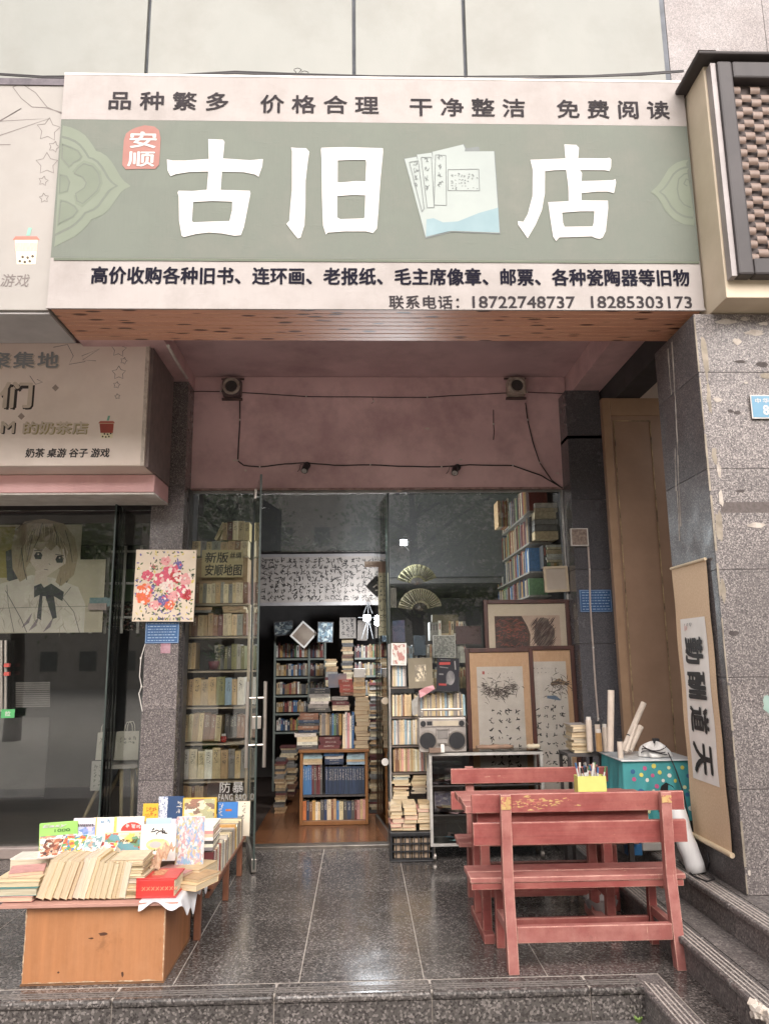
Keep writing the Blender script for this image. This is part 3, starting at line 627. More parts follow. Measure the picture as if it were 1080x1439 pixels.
MB().add([(Lx0-.07, Lyf-.07, Lz1+.0221), (Lx0-.07, 4.76, Lz1+.0221), (Lx0+.1, 4.76, Lz1+.13), (Lx0+.1, Lyf+.05, Lz1+.13), (3.32, Lyf-.07, Lz1+.0221), (3.32, Lyf+.05, Lz1+.13)], [(0, 3, 2, 1), (0, 4, 5, 3)]).build('cap_slope', M('cap_brown', '#7a5a4e', '#6b4d43', 6, .5), lat)
MB().box(gx0+w_+.021, Lyf+.022, bz0+w_, 3.2, Lyf+.0285, Lz1-.14).build('lattice_back', M('lattice_dark', '#4a3f3c', None, 5, .7), lat)
blk = M('lattice_brown', '#7d6b61', '#6f5c51', 12, .55)
proto = None; cw = .058; chh = .058
x = gx0+w_+.021+cw/2; ci = 0
while x < 3.08:
    z = bz0+w_+(chh/2 if ci % 2 == 0 else chh)+0; 
    k = 0
    while z < Lz1-.155:
        if proto is None:
            b = MB(); n_ = 5
            def cur(u, v): a = (v-.5)*2.2; return ((u-.5)*cw*.98, -.022*math.cos(a)+.004, math.sin(a)/math.sin(1.1)*chh*.42)
            b.grid(cur, 1, n_); proto = b.build('weave_piece', blk, lat, smooth=True, local=True); ob = proto
        else:
            ob = bpy.data.objects.new('weave_piece', proto.data); COL.objects.link(ob); ob.parent = lat
        ob.location = Vector((x, Lyf+.012, z))-org(lat); z += chh*1.42/1.0*1.0; k += 1
    x += cw; ci += 1

# ---------------------------------------------------------------- milk tea shop signs, left
tea_w = M('tea_sign_cream', '#8f8a84', '#86817b', 2, .6, dirt='#968d85', dirtamt=.3, bs=.15)
outline = M('tea_line', '#6b625e', None, 5, .7, bs=0)
ut = thing('tea_shop_banner', 'cream banner with stars and a milk tea cup left of the green sign', 'sign', (-2.6, 4.2, 3.5))
YU = 4.2; FU = Frame((0, YU, 0), (1, 0, 0), (0, 0, 1))
def qU(px, py): p = at(px, py, Y=YU); return (p.x, p.z)
MB().box(-4.6, YU, 3.5, -1.79, 4.62, 5.0).build('banner', tea_w, ut, bevel=.004)
MB().box(-4.6, YU+.02, 3.485, -1.79, 4.64, 3.499).build('underside', M('tea_grey', '#b0acab', '#9c9998', 3, .6), ut)
MB().box(-4.6, YU-.008, 4.975, -1.79, YU-.0005, 5.02).build('top_trim', M('grimy_trim', '#6b6468', '#4f4a4e', 12, .8), ut)
def star(cx, cy, r, px2, rot=0): return [px2(cx+(r if i % 2 == 0 else r*.55)*math.sin(i*math.pi/5+rot), cy-(r if i % 2 == 0 else r*.55)*math.cos(i*math.pi/5+rot)) for i in range(11)]
strokes(FU, [(star(x, y, r, qU, t_), .004) for x, y, r, t_ in ((68, 182, 17, .1), (76, 206, 8, .3), (66, 230, 16, 0), (61, 254, 7, .2), (62, 278, 7, -.1))], outline, ut, .001, 'star_outline')
strokes(FU, [([qU(*p) for p in P_], .005) for P_ in ([(-10, 175), (30, 152), (0, 170), (70, 166), (0, 190), (-20, 205)], [(-5, 203), (15, 203)], [(18, 122), (30, 117), (50, 130), (66, 150), (88, 160)], [(18, 122), (30, 138), (45, 150), (64, 151), (88, 158)])], outline, ut, .001, 'line_drawing')
cup_red = M('cup_red', '#b5695a', '#a85d4f', 6, .6, bs=0); cup_pink = M('cup_pink', '#d39a82', '#dfb5a0', 30, .6, st=(20, 1, 1), bs=0); cup_cream = M('cup_cream', '#e0d8b8', None, 5, .6, bs=0); straw_ = M('cup_straw', '#7fb09a', None, 5, .6, bs=0)
def cupdraw(parent, fr, px2, x, y, s, n0=.001):
    T = lambda pts: [px2(x+a*s, y+b*s) for a, b in pts]
    shape([T([(-16, -10), (16, -10), (13, 24), (-13, 24)])], fr, cup_cream, parent, n0, 'cup_body')
    shape([T([(-16, -6), (16, -6), (15, 6), (-15, 6)])], fr, cup_pink, parent, n0+.0005, 'cup_label')
    shape([T([(-19, -10), (-15, -15), (15, -15), (19, -10)])], fr, cup_red, parent, n0+.0005, 'cup_lid')
    shape([T([(0, -16), (3, -27), (8, -27), (5, -16)])], fr, straw_, parent, n0+.0005, 'cup_straw')
    pe = []
    for a, b in ((-9, 20), (-2, 21), (5, 20), (-5, 14), (2, 15), (9, 13)): pe.append(T([(a+2.2*math.cos(i), b+2.2*math.sin(i)) for i in range(6)]))
    shape(pe, fr, M('pearl', '#4a3b32', None, 5, .6, bs=0), parent, n0+.0008, 'pearls')
cupdraw(ut, FU, qU, 37, 347, 1)
a = qU(2, 385); b2 = qU(41, 403); text('游戏', FU, (a[0], b2[1], b2[0], a[1]), outline, ut, n=.002, shear=.15)
# lower box sign
YL = 5.6; FL = Frame((0, YL, 0), (1, 0, 0), (0, 0, 1)); qL = lambda px, py: (lambda p: (p.x, p.z))(at(px, py, Y=YL))
lt = thing('milk_tea_lightbox', 'pinkish milk tea lightbox under the overhang with outlined lettering and a red cup', 'sign', (-2.6, YL, 2.93))
tea_p = M('tea_box_cream', '#e8dbd0', '#dfd0c4', 2.5, .6, dirt='#c7b8ae', dirtamt=.4, bs=.1)
MB().box(-4.6, YL+.0, 2.93, -1.60, 6.30, 3.90).build('box', tea_p, lt, bevel=.01)
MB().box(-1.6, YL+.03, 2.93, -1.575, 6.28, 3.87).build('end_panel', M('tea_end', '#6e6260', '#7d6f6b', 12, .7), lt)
MB().box(-1.625, YL-.004, 2.93, -1.597, YL+.012, 3.9).build('corner_trim', M('tea_trim', '#cfc4b8', '#a3958a', 20, .6), lt)
pink = M('pink_fascia', '#dcb0ae', '#d2a3a1', 3, .5, dirt='#8d6a68', dirtamt=.35)
pf = thing('pink_fascia', 'pink strip below the milk tea lightbox', 'fascia', (-2.6, 5.9, 2.8))
MB().box(-4.6, 5.86, 2.785, -1.585, 6.3, 2.925).build('fascia_board', pink, pf, bevel=.006)
MB().box(-4.6, 5.87, 2.77, -1.585, 6.3, 2.783).build('fascia_lip', white_metal, pf)
fat = M('tea_letter_fill', '#8e9294', '#7f8486', 9, .6, bs=0); fatk = M('tea_letter_black', '#3a3332', None, 5, .6, bs=0); fatw = M('tea_letter_cream', '#cdbfae', None, 5, .6, bs=0); olive = M('tea_letter_olive', '#a3976a', '#958a60', 5, .6, bs=0)
def tL(body, x0, y0, x1, y1, m1, m2=None, d=2, **kw):
    a, b_ = qL(x0, y0), qL(x1, y1)
    if m2: a2, b3 = qL(x0+d, y0+d), qL(x1+d, y1+d); text(body, FL, (a2[0], b3[1], b3[0], a2[1]), m2, lt, n=.0015, bold=.06, **kw)
    text(body, FL, (a[0], b_[1], b_[0], a[1]), m1, lt, n=.003, bold=.03, **kw)
tL('聚集地', -14, 494, 82, 518, fat, fatw, 1.5, space=1.2)
tL('们', 1, 536, 44, 574, fatw, fatk, 2.5)
tL('M', 2, 592, 20, 609, fatw, fatk, 1.5)
tL('的奶茶店', 33, 592, 123, 610, fatw, olive, 1.2)
tL('奶茶 桌游 谷子 游戏', 36, 630, 154, 643, fatk, None, shear=.1)
cupdraw(lt, FL, qL, 150, 601, .62)
shape([[qL(150+a*.62, 601+b*.62) for a, b in ((-16, -9), (16, -9), (14, 12), (-14, 12))]], FL, M('cup_red2', '#a34f42', '#94463b', 6, .6, bs=0), lt, .0035, 'cup_sleeve')
strokes(FL, [(star(x, y, r, qL, t_), .004) for x, y, r, t_ in ((167, 491, 11, .1), (174, 507, 5, .3), (167, 524, 10, 0), (164, 541, 5, .2), (165, 557, 4, -.1))], outline, lt, .001, 'star_outline')
strokes(FL, [([qL(*p) for p in P_], .004) for P_ in ([(75, 488), (95, 484), (103, 500), (97, 512), (120, 508), (115, 500), (140, 490), (116, 506), (135, 507)], [(42, 528), (50, 540), (60, 537), (52, 533)])], outline, lt, .001, 'line_drawing')
for x, y in ((78, 545), (30, 585)): shape([[qL(x-5, y), qL(x, y-5), qL(x+5, y), qL(x, y+5)]], FL, M('tea_diamond', '#a7988e', None, 5, .6, bs=0), lt, .0009, 'diamond')
# ---------------------------------------------------------------- books
PAL = {'cream': '#cdbb9b', 'tan': '#ab8c68', 'sand': '#b9a380', 'brown': '#7a5540', 'ochre': '#b08a4e', 'faded red': '#8e4438', 'maroon': '#5c2c2c', 'navy': '#2b3850',
       'blue': '#3f6791', 'pale blue': '#8fa5b2', 'grey': '#87827c', 'dark grey': '#4d4a49', 'white': '#d3ccc0', 'green': '#5c7a54', 'olive': '#75704c', 'pink': '#c28e88', 'orange': '#b86a3c', 'teal': '#3f7674', 'buff': '#c2a983', 'black': '#29282b', 'yellow': '#c9ab3f', 'red': '#b23a30'}
ORD = ['first','second','third','fourth','fifth','sixth','seventh','eighth','ninth','tenth','eleventh','twelfth','thirteenth','fourteenth','fifteenth','sixteenth','seventeenth','eighteenth','nineteenth','twentieth'] + ['twenty-'+w for w in ('first','second','third','fourth','fifth','sixth','seventh','eighth','ninth')] + ['thirtieth']
def book_mesh(name, flat=False, back=False, covw=.07):
    b = MB(); t = covw
    def bx(x0, y0, z0, x1, y1, z1, m):
        if back: y0, y1 = 1-y1, 1-y0
        if flat: b.box(z0-.5, y0, x0+.5, z1-.5, y1, x1+.5, m)
        else: b.box(x0, y0, z0, x1, y1, z1, m)
    bx(-.5, 0, 0, -.5+t, 1, 1, 0); bx(.5-t, 0, 0, .5, 1, 1, 0); bx(-.5+t, 0, 0, .5-t, .03, 1, 0)
    bx(-.5+t, .031, .012, .5-t, .985, .985, 1)
    me_o = b.build(name, [cover, pages_flat if flat else pages]); me = me_o.data; bpy.data.objects.remove(me_o); return me
BM = {k: book_mesh('book_'+k, f, bk_, c) for k, f, bk_, c in (('spine', 0, 0, .07), ('edge', 0, 1, .05), ('flat', 1, 0, .07), ('flatedge', 1, 1, .05))}
nbooks = 0
def book(kind, loc, size, colname, label, group, cat='book', rot=(0, 0, 0), col=None):
    global nbooks
    nbooks += 1
    o = bpy.data.objects.new('magazine' if cat == 'magazine' else 'book', BM[kind]); COL.objects.link(o)
    o.location = loc; o.scale = size; o.rotation_euler = rot; c = lin(col or PAL[colname]); f = rnd.uniform(.9, 1.4)
    o.color = (c[0]*f, c[1]*f*rnd.uniform(.95, 1.04), c[2]*f*rnd.uniform(.9, 1.05), 1)
    return tag(o, label, cat, group)
def pick(names): return rnd.choice(names)
def row(px0, px1, ytop, ybot, Y, n, names, where, group, kind='spine', cat='book', depth=.18, var=.12, tilt=0, zbase=None, start=0, stuff=None, gaps=0):
    """upright books side by side on a shelf, from the picture's left to right"""
    z0 = at(px0, ybot, Y=Y).z if zbase is None else zbase; zt = at(px0, ytop, Y=Y).z; x0 = at(px0, ybot, Y=Y).x; x1 = at(px1, ybot, Y=Y).x
    ws = [rnd.uniform(.7, 1.3) for _ in range(n)]; sw = sum(ws); x = x0
    for i in range(n):
        w = ws[i]/sw*(x1-x0); h = (zt-z0)*(1-rnd.uniform(0, var)); nm = names[i % len(names)] if isinstance(names, tuple) else pick(names)
        yo = rnd.uniform(0, .014)
        if stuff is not None:
            c = lin(PAL[nm]); f = rnd.uniform(.6, 1.1); stuff.box(x+.0006, Y+yo, z0, x+w-.0006, Y+depth, z0+h, 0, (c[0]*f, c[1]*f, c[2]*f))
            if w > .012: stuff.box(x+w*.3, Y+yo-.0008, z0+h*.55, x+w*.7, Y+yo-.0001, z0+h*.88, 0, rnd.choice([(.5, .46, .4), (.07, .05, .05), (.3, .08, .06)]))
        else:
            tl = tilt*(1 if i % 2 else .8) if tilt else (rnd.uniform(-.015, .015))
            book(kind, (x+w/2, Y+yo, z0+.0005+abs(math.sin(tl))*w/2), (w*.96, depth, h), nm, '%s %s, %s from the left %s' % (nm, cat, ORD[start+i], where), group, cat, (0, tl, 0))
        x += w
def pile(px0, px1, ybot, ytop, Y, n, names, where, group, kind='flat', cat='book', depth=.2, jit=.012, zbase=None, stuff=None):
    """a stack of lying books"""
    z = at(px0, ybot, Y=Y).z if zbase is None else zbase; zt = at(px0, ytop, Y=Y).z; x0 = at(px0, ybot, Y=Y).x; x1 = at(px1, ybot, Y=Y).x
    ts = [rnd.uniform(.6, 1.4) for _ in range(n)]; s_ = sum(ts); H = zt-z
    for i in range(n):
        t_ = ts[i]/s_*H; w = (x1-x0)*rnd.uniform(.88, 1.0); nm = pick(names); cx = (x0+x1)/2+rnd.uniform(-jit, jit); yo = rnd.uniform(0, .02)
        if stuff is not None:
            c = lin(PAL[nm]); f = rnd.uniform(.6, 1.1); stuff.box(cx-w/2, Y+yo, z+.0005, cx+w/2, Y+yo+depth, z+t_*.93, 0, (c[0]*f, c[1]*f, c[2]*f))
        else:
            book(kind, (cx, Y+yo, z+.0002), (w, depth, t_*.97), nm, '%s %s, %s from the bottom %s' % (nm, cat, ORD[i], where), group, cat, (0, 0, rnd.uniform(-.06, .06)))
        z += t_
OLD = ['cream', 'tan', 'sand', 'buff', 'cream', 'tan', 'grey', 'brown']
MIX = ['cream', 'tan', 'faded red', 'navy', 'grey', 'white', 'green', 'maroon', 'blue', 'dark grey', 'sand', 'ochre']

# ---------------------------------------------------------------- left window bookcase
YB = 6.80
gL = 'old books in the left window bookcase'
bc = thing('window_bookcase', 'pale metal bookcase of old books behind the left glass pane', 'bookcase', (-1.2, YB, 0))
pw = M('shelf_cream', '#b9a993', '#a08f7b', 9, .5, dirt='#7c6a58', dirtamt=.4)
xb0, xb1 = at(248, 1000, Y=YB).x, at(346, 1000, Y=YB).x
shelf_y = [849, 895, 943, 994, 1045, 1098, 1125]
for k, y in enumerate(shelf_y):
    z = at(300, y, Y=YB).z; MB().box(xb0, YB-.012, z-.014, xb1, YB+.26, z).build('shelf', pw, bc, bevel=.002)
ztop = at(300, 850, Y=YB).z
MB().box(xb1-.001, YB-.012, 0.02, xb1+.022, YB+.02, ztop).build('upright', pw, bc, bevel=.003)
MB().box(xb0-.02, YB-.012, 0.02, xb0-.001, YB+.02, ztop).build('upright', pw, bc, bevel=.003)
MB().box(xb0, YB+.265, .02, xb1, YB+.28, 2.45).build('backboard', dark_wall, bc)
row(257, 348, 760, 782, YB+.06, 9, OLD, 'in the top row above the handwritten card', gL, var=.1, depth=.16)
row(262, 348, 818, 848, YB+.0, 15, OLD, 'on the highest shelf of the left window bookcase', gL, var=.12)
MB().box(xb0+.01, YB+.03, ztop+.001, xb1-.02, YB+.24, at(300, 783, Y=YB).z-.002).build('box_stack', M('carton', '#a98e70', '#957b5f', 8, .8), bc)
pz_ = at(300, 735, Y=YB+.05).z
row(312, 350, 732, 759, YB+.06, 5, ('tan', 'maroon', 'cream', 'sand', 'buff'), 'of the upright books topping the left window bookcase', gL, var=.15, depth=.15)
book('spine', (at(303, 759, Y=YB+.08).x, YB+.08, at(303, 759, Y=YB+.08).z+.004), (.03, .15, .17), 'sand', 'sand book leaning far to the right on top of the left window bookcase', gL, rot=(0, .42, 0))
book('spine', (at(311, 759, Y=YB+.08).x, YB+.08, at(311, 759, Y=YB+.08).z+.004), (.03, .15, .16), 'cream', 'cream book leaning beside the sand one on top of the left window bookcase', gL, rot=(0, .32, 0))
row(262, 346, 862, 894, YB+.0, 12, OLD+['maroon'], 'on the second shelf of the left window bookcase', gL)
pile(262, 298, 861, 853, YB+.0, 2, ['tan', 'grey'], 'of the left short pile under the highest shelf', gL)
pile(312, 345, 861, 852, YB+.0, 2, ['brown', 'tan'], 'of the right short pile under the highest shelf', gL)
row(258, 274, 903, 941, YB+.0, 3, ('cream', 'sand', 'tan'), 'on the third shelf, beside the flower pot', gL)
row(300, 343, 905, 941, YB+.08, 8, ['olive', 'brown', 'grey', 'dark grey'], 'behind the flower pot on the third shelf', gL)
row(256, 342, 952, 992, YB+.0, 9, ('tan', 'tan', 'tan', 'buff', 'tan', 'olive', 'pale blue', 'tan', 'white'), 'on the fourth shelf of the left window bookcase', gL)
row(255, 309, 1003, 1043, YB+.0, 7, ('buff', 'cream', 'tan', 'buff', 'brown', 'brown', 'sand'), 'leaning on the fifth shelf of the left window bookcase', gL, tilt=.06)
row(316, 342, 1003, 1038, YB+.10, 5, ['dark grey', 'brown', 'grey'], 'in shadow behind the small red jar', gL)
row(253, 345, 1052, 1096, YB+.0, 9, ('white', 'cream', 'cream', 'white', 'buff', 'tan', 'grey', 'buff', 'grey'), 'on the sixth shelf of the left window bookcase', gL)
row(252, 285, 1104, 1124, YB+.0, 6, OLD, 'on the lowest visible shelf of the left window bookcase', gL)
# small red jar and flower pot
j = thing('red_jar', 'small red glass jar with a white lid on the fifth shelf', 'jar', at(314, 1043, Y=YB+.03))
o0 = org(j); MB().cyl(o0, o0+Vector((0, 0, .035)), .022, 14, .026).cyl(o0+Vector((0, 0, .0352)), o0+Vector((0, 0, .05)), .026, 14, .02).build('body', M('red_glass', '#b3382a', '#8f2a20', 6, .2), j, smooth=True)
MB().cyl(o0+Vector((0, 0, .0502)), o0+Vector((0, 0, .068)), .018, 14).build('lid', white_metal, j)
fpz = at(300, 941, Y=YB+.04); fp_ = thing('flower_pot', 'small maroon pot with a dark leafy plant on the third shelf', 'plant', fpz)
MB().cyl(fpz+Vector((.0, 0, 0)), fpz+Vector((0, 0, .07)), .035, 16, .05).build('pot', M('maroon_pot', '#6a3a40', '#583036', 8, .4), fp_, smooth=True)
b = MB(); rr = random.Random(2)
for k in range(60):
    a = rr.uniform(0, 6.28); r = rr.uniform(.01, .09); c = fpz+Vector((math.cos(a)*r, -abs(math.sin(a))*r*.4, .08+rr.uniform(0, .12))); l = rr.uniform(.015, .03)
    d = Vector((math.cos(a), -.4, rr.uniform(-.2, .8))).normalized()*l; s_ = Vector((-math.sin(a), .3, .2)).normalized()*l*.4
    b.add([c-d, c+s_, c+d, c-s_], [(0, 1, 2, 3)])
b.build('leaves', M('dark_leaf', '#3f4f38', '#32402e', 8, .5), fp_)
# handwritten card
YC = YB-.03; card = thing('handwritten_card', 'yellowed card with two lines of brush writing taped before the top books', 'card', at(310, 810, Y=YC)); FC = Frame((0, YC, 0), (1, 0, 0), (0, 0, 1))
qq = lambda px, py: (lambda p: (p.x, p.z))(at(px, py, Y=YC))
a, b2 = qq(284, 773), qq(341, 811); MB().box(a[0], YC, b2[1], b2[0], YC+.002, a[1]).build('sheet', M('yellowed_paper', '#c6b48c', '#b5a27c', 9, .8), card)
for s_, x0, y0, x1, y1 in (('新版', 288, 776, 321, 791), ('丝绸', 323, 776, 339, 785), ('安顺地图', 288, 793, 340, 809)):
    a, b2 = qq(x0, y0), qq(x1, y1); text(s_, FC, (a[0], b2[1], b2[0], a[1]), ink, card, n=.001, bold=.02, shear=.1)

# ---------------------------------------------------------------- glass front of the bookshop
gf = thing('shop_glass_front', 'frameless glass shopfront of the bookshop in two wide panes', 'window', (.2, 6.65, 0))
MB().box(-1.462, 6.645, .01, -.93, 6.657, 2.965).build('pane', glass, gf)
MB().box(.262, 6.645, .01, 1.797, 6.657, 2.965).build('pane', glass, gf)
MB().box(-.91, 6.645, 2.42, .243, 6.657, 2.965).build('transom_pane', glass, gf)
MB().box(-.925, 6.643, .02, -.913, 6.659, 2.96).box(.245, 6.643, .02, .258, 6.659, 2.96).build('pane_edge', glass_edge, gf)
MB().box(-1.462, 6.63, 2.94, 1.797, 6.642, 2.969).build('head_channel', alu, gf)
MB().box(-1.464, 6.50, 0, -1.45, 6.64, 2.95).build('side_channel', dark_metal, gf)
MB().box(1.782, 6.60, 0, 1.797, 6.64, 2.95).build('side_channel', alu, gf)
FB = Frame((0, 6.643, 0), (1, 0, 0), (0, 0, 1)); fb_m = M('etched_white', '#b5b2ac', None, 5, .6, bs=0)
qf = lambda px, py, Y=6.643: (lambda p: (p.x, p.z))(at(px, py, Y=Y))
for s_, x0, y0, x1, y1 in (('防暴', 309, 1099, 342, 1114), ('FANG BAO', 307, 1116, 346, 1125)):
    a, b2 = qf(x0, y0), qf(x1, y1); text(s_, FB, (a[0], b2[1], b2[0], a[1]), fb_m, gf, n=.001, bold=.01, space=1.2)
# open left door leaf, seen nearly edge-on
dr = thing('glass_door', 'open left glass door with long steel handles', 'door', (-.905, 6.60, 0), rot=(0, 0, math.radians(-79)))
MB().box(0, -.006, .03, .72, .006, 2.93).build('pane', glass, dr)
MB().box(.7201, -.007, .03, .727, .007, 2.93).build('pane_edge', glass_edge, dr)
MB().box(-.01, -.018, .012, .727, .018, .10).build('bottom_rail', steel, dr, bevel=.002)
MB().box(-.01, -.016, 2.86, .12, .016, 2.945).build('pivot_clamp', steel, dr, bevel=.002)
for s in (1, -1):
    MB().cyl((.66, s*.065, .72), (.66, s*.065, 1.34), .0145, 12).build('handle', steel, dr, smooth=False)
    MB().cyl((.66, s*.0065, .88), (.66, s*.062, .88), .008, 8).cyl((.66, s*.0065, 1.22), (.66, s*.062, 1.22), .008, 8).build('handle_mount', steel, [o for o in dr.children if o.name.startswith('handle')][-1])
MB().box(.64, -.035, 1.0, .72, .035, 1.09).build('lock', steel, dr, bevel=.004)
rd = thing('glass_door', 'open right glass door folded back beside the magazine shelves', 'door', (.235, 6.72, 0), rot=(0, 0, math.radians(97)))
MB().box(0, -.006, .03, .72, .006, 2.93).build('pane', glass, rd)
MB().box(-.008, -.008, .03, -.0005, .008, 2.93).build('pane_edge', glass_edge, rd)
MB().box(-.01, -.018, .012, .72, .018, .10).build('bottom_rail', steel, rd, bevel=.002)
for k, (x, y) in enumerate(((541, 985), (541, 1071))):
    c = at(x, y, Y=6.62); d_ = thing('sticker_disc', ['half-round cream sticker on the right door edge', 'round white sticker low on the right door edge'][k], 'sticker', c)
    MB().cyl(c, c+Vector((0, .004, 0)), .03, 20).build('disc', [cream, paper_white][k], d_)

# ---------------------------------------------------------------- interior: centre case, piles, back shelves
YCc = 7.40
cc_ = thing('low_bookcase', 'low honey-coloured wooden bookcase standing inside the doorway', 'bookcase', (-.25, YCc, .016))
honey = M('honey_wood', '#8f6238', '#7c5330', 5, .35, st=(1, 1, .3))
cx0, cx1 = at(421, 1100, Y=YCc).x, at(517, 1100, Y=YCc).x; ct = at(470, 1053, Y=YCc).z
MB().box(cx0, YCc, .018, cx0+.028, YCc+.3, ct-.03).build('side_panel', honey, cc_, bevel=.003)
MB().box(cx1-.028, YCc, .018, cx1, YCc+.3, ct-.03).build('side_panel', honey, cc_, bevel=.003)
MB().box(cx0-.012, YCc-.015, ct-.029, cx1+.012, YCc+.31, ct).build('top', honey, cc_, bevel=.003)
zs1 = at(470, 1117, Y=YCc).z-.02
MB().box(cx0+.029, YCc+.01, zs1, cx1-.029, YCc+.29, zs1+.018).build('shelf', dark_wall, cc_)
MB().box(cx0+.029, YCc+.005, .018, cx1-.029, YCc+.29, .055).build('bottom_board', honey, cc_, bevel=.003)
MB().box(cx0+.029, YCc+.285, .056, cx1-.029, YCc+.30, ct-.03).build('backboard', dark_wall, cc_)
gC = 'books in the low wooden bookcase'
row(425, 453, 1076, 1106, YCc+.03, 9, ('blue', 'blue', 'blue', 'blue', 'maroon', 'dark grey', 'maroon', 'maroon', 'dark grey'), 'on the upper shelf of the low bookcase', gC, zbase=zs1+.018, var=.04)
row(457, 512, 1078, 1106, YCc+.03, 16, ('navy',), 'in the matching navy set of the low bookcase', gC, zbase=zs1+.018, var=.01)
pile(425, 453, 1075, 1059, YCc+.03, 4, ['cream', 'grey', 'buff', 'pale blue'], 'of the pile above the blue set, low bookcase', gC, jit=.003)
pile(455, 483, 1075, 1058, YCc+.03, 4, ['navy', 'blue', 'white', 'green'], 'of the middle pile under the low bookcase top', gC, jit=.003)
pile(486, 513, 1075, 1059, YCc+.03, 4, ['green', 'buff', 'pale blue', 'tan'], 'of the right pile under the low bookcase top', gC, jit=.003)
row(425, 513, 1124, 1154, YCc+.03, 20, ('orange', 'navy', 'brown', 'ochre', 'white', 'buff', 'dark grey', 'navy', 'cream', 'brown', 'tan', 'blue', 'cream', 'dark grey', 'navy', 'dark grey', 'maroon', 'pink', 'buff', 'pink'), 'on the lower shelf of the low bookcase', gC, zbase=.056, var=.15)
gP = 'book piles on the low bookcase'
pile(415, 446, 1051, 1031, YCc+.02, 4, ['cream', 'white', 'grey', 'dark grey'], 'of the left front pile on the low bookcase', gP, zbase=ct+.001, cat='book')
pile(418, 448, 1030, 1003, YCc+.03, 6, ['dark grey', 'brown', 'cream', 'navy', 'sand'], 'of the upper left pile above the low bookcase', gP)
pile(448, 480, 1051, 1036, YCc+.02, 3, ['faded red', 'maroon', 'cream'], 'of the reddish pile on the low bookcase', gP, zbase=ct+.001)
row(449, 480, 1002, 1034, YCc+.05, 10, MIX, 'above the reddish pile on the low bookcase', gP)
row(481, 497, 1000, 1050, YCc+.03, 5, ('cream', 'white', 'pink', 'white', 'blue'), 'of the tall magazines on the low bookcase', gP, zbase=ct+.001)
pile(498, 519, 1051, 980, YCc+.02, 13, ['tan', 'brown', 'cream', 'faded red', 'tan'], 'of the tall brown pile on the low bookcase', gP, zbase=ct+.001, kind='flatedge')
pile(434, 463, 1001, 968, YCc+.06, 7, ['dark grey', 'black', 'grey', 'white', 'cream'], 'of the dark pile topping the left piles', gP)
pile(465, 490, 999, 980, YCc+.06, 5, ['cream', 'grey', 'maroon', 'white'], 'of the pale middle pile above the low bookcase', gP)
pile(476, 497, 978, 955, YCc+.10, 4, ['faded red', 'brown', 'maroon'], 'of the reddish pile under the leaning card', gP)
pile(497, 514, 979, 948, YCc+.10, 6, ['tan', 'sand', 'cream'], 'of the pale brown pile near the right door', gP)
# tall far piles and back-wall shelves: stuff
YK = 9.3
sb = MB(); fr_ = MB()
def zY(y, Y): return at(450, y, Y=Y).z
for (xa, xb_, ys_) in ((387, 434, (895, 925, 951, 977, 1002, 1028)), (435, 457, (895, 925, 951, 977, 1002, 1028))):
    for i in range(len(ys_)-1):
        row(xa+1, xb_-1, ys_[i]+7, ys_[i+1]-1, YK, 15 if xb_-xa > 30 else 8, MIX, '', '', stuff=sb, depth=.2, var=.25)
        z = zY(ys_[i+1], YK); fr_.box(at(xa, 900, Y=YK).x, YK-.02, z-.02, at(xb_, 900, Y=YK).x, YK+.25, z)
for x in (387, 434.5, 457): X_ = at(x, 900, Y=YK).x; fr_.box(X_-.012, YK-.03, .02, X_+.012, YK-.0205, zY(893, YK))
for i, (ya, yb_) in enumerate(((905, 925), (930, 950), (955, 975), (982, 1005))):
    row(498, 548, ya, yb_, YK-.6, 20, MIX+['maroon', 'dark grey'], '', '', stuff=sb, depth=.2, var=.2)
    z = zY(yb_, YK-.6); fr_.box(at(498, 900, Y=YK-.6).x, YK-.62, z-.02, at(548, 900, Y=YK-.6).x, YK-.35, z)
for (xa, xb_, ya, yb_, Y) in ((480, 496, 955, 897, 8.8), (457, 474, 965, 926, 8.7), (392, 415, 1120, 1050, 8.4), (385, 400, 1150, 1068, 8.0), (520, 532, 1150, 960, 7.9), (515, 528, 1155, 1060, 8.2)):
    pile(xa, xb_, ya, yb_, Y, int((ya-yb_)/3.2), OLD+['grey', 'dark grey', 'maroon'], '', '', stuff=sb)
tag(fr_.build('back_shelf_frame', M('back_shelf_grey', '#7b8078', '#6d726b', 5, .5)), 'grey-green steel shelving along the rear wall of the bookshop', 'bookcase')
# right window upper shelves running into the shop (books on a side wall)
Xs = 1.55
for y0, y1, Ya, Yb in ((700, 738, 6.85, 8.2), (742, 778, 6.9, 8.4), (782, 815, 6.95, 8.6), (820, 845, 7.0, 8.6)):
    zt = at(720, y0, X=Xs).z; zb_ = at(720, y1, X=Xs).z; y = Ya
    while y < Yb:
        w = rnd.uniform(.02, .05); c = lin(PAL[pick(MIX+['maroon', 'dark grey'])]); f = rnd.uniform(.6, 1)
        sb.box(Xs, y+.001, zb_, Xs+.17, y+w-.001, zb_+(zt-zb_)*rnd.uniform(.8, .97), 0, tuple(v*f for v in c)); y += w
    sb.box(Xs-.005, Ya, zb_-.018, Xs+.2, Yb, zb_-.001, 0, lin('#8d857c'))
for (xa, xb_, ya, yb_) in ((752, 786, 758, 706), (768, 792, 790, 765)):
    pile(xa, xb_, ya, yb_, 6.78, 6, ['cream', 'grey', 'sand', 'white'], '', '', stuff=sb, depth=.22)
for (xa, xb_, ya, yb_) in ((764, 796, 765, 798), (700, 716, 700, 740)):
    row(xa, xb_, ya, yb_, 6.8, 7, MIX, '', '', stuff=sb, depth=.2)
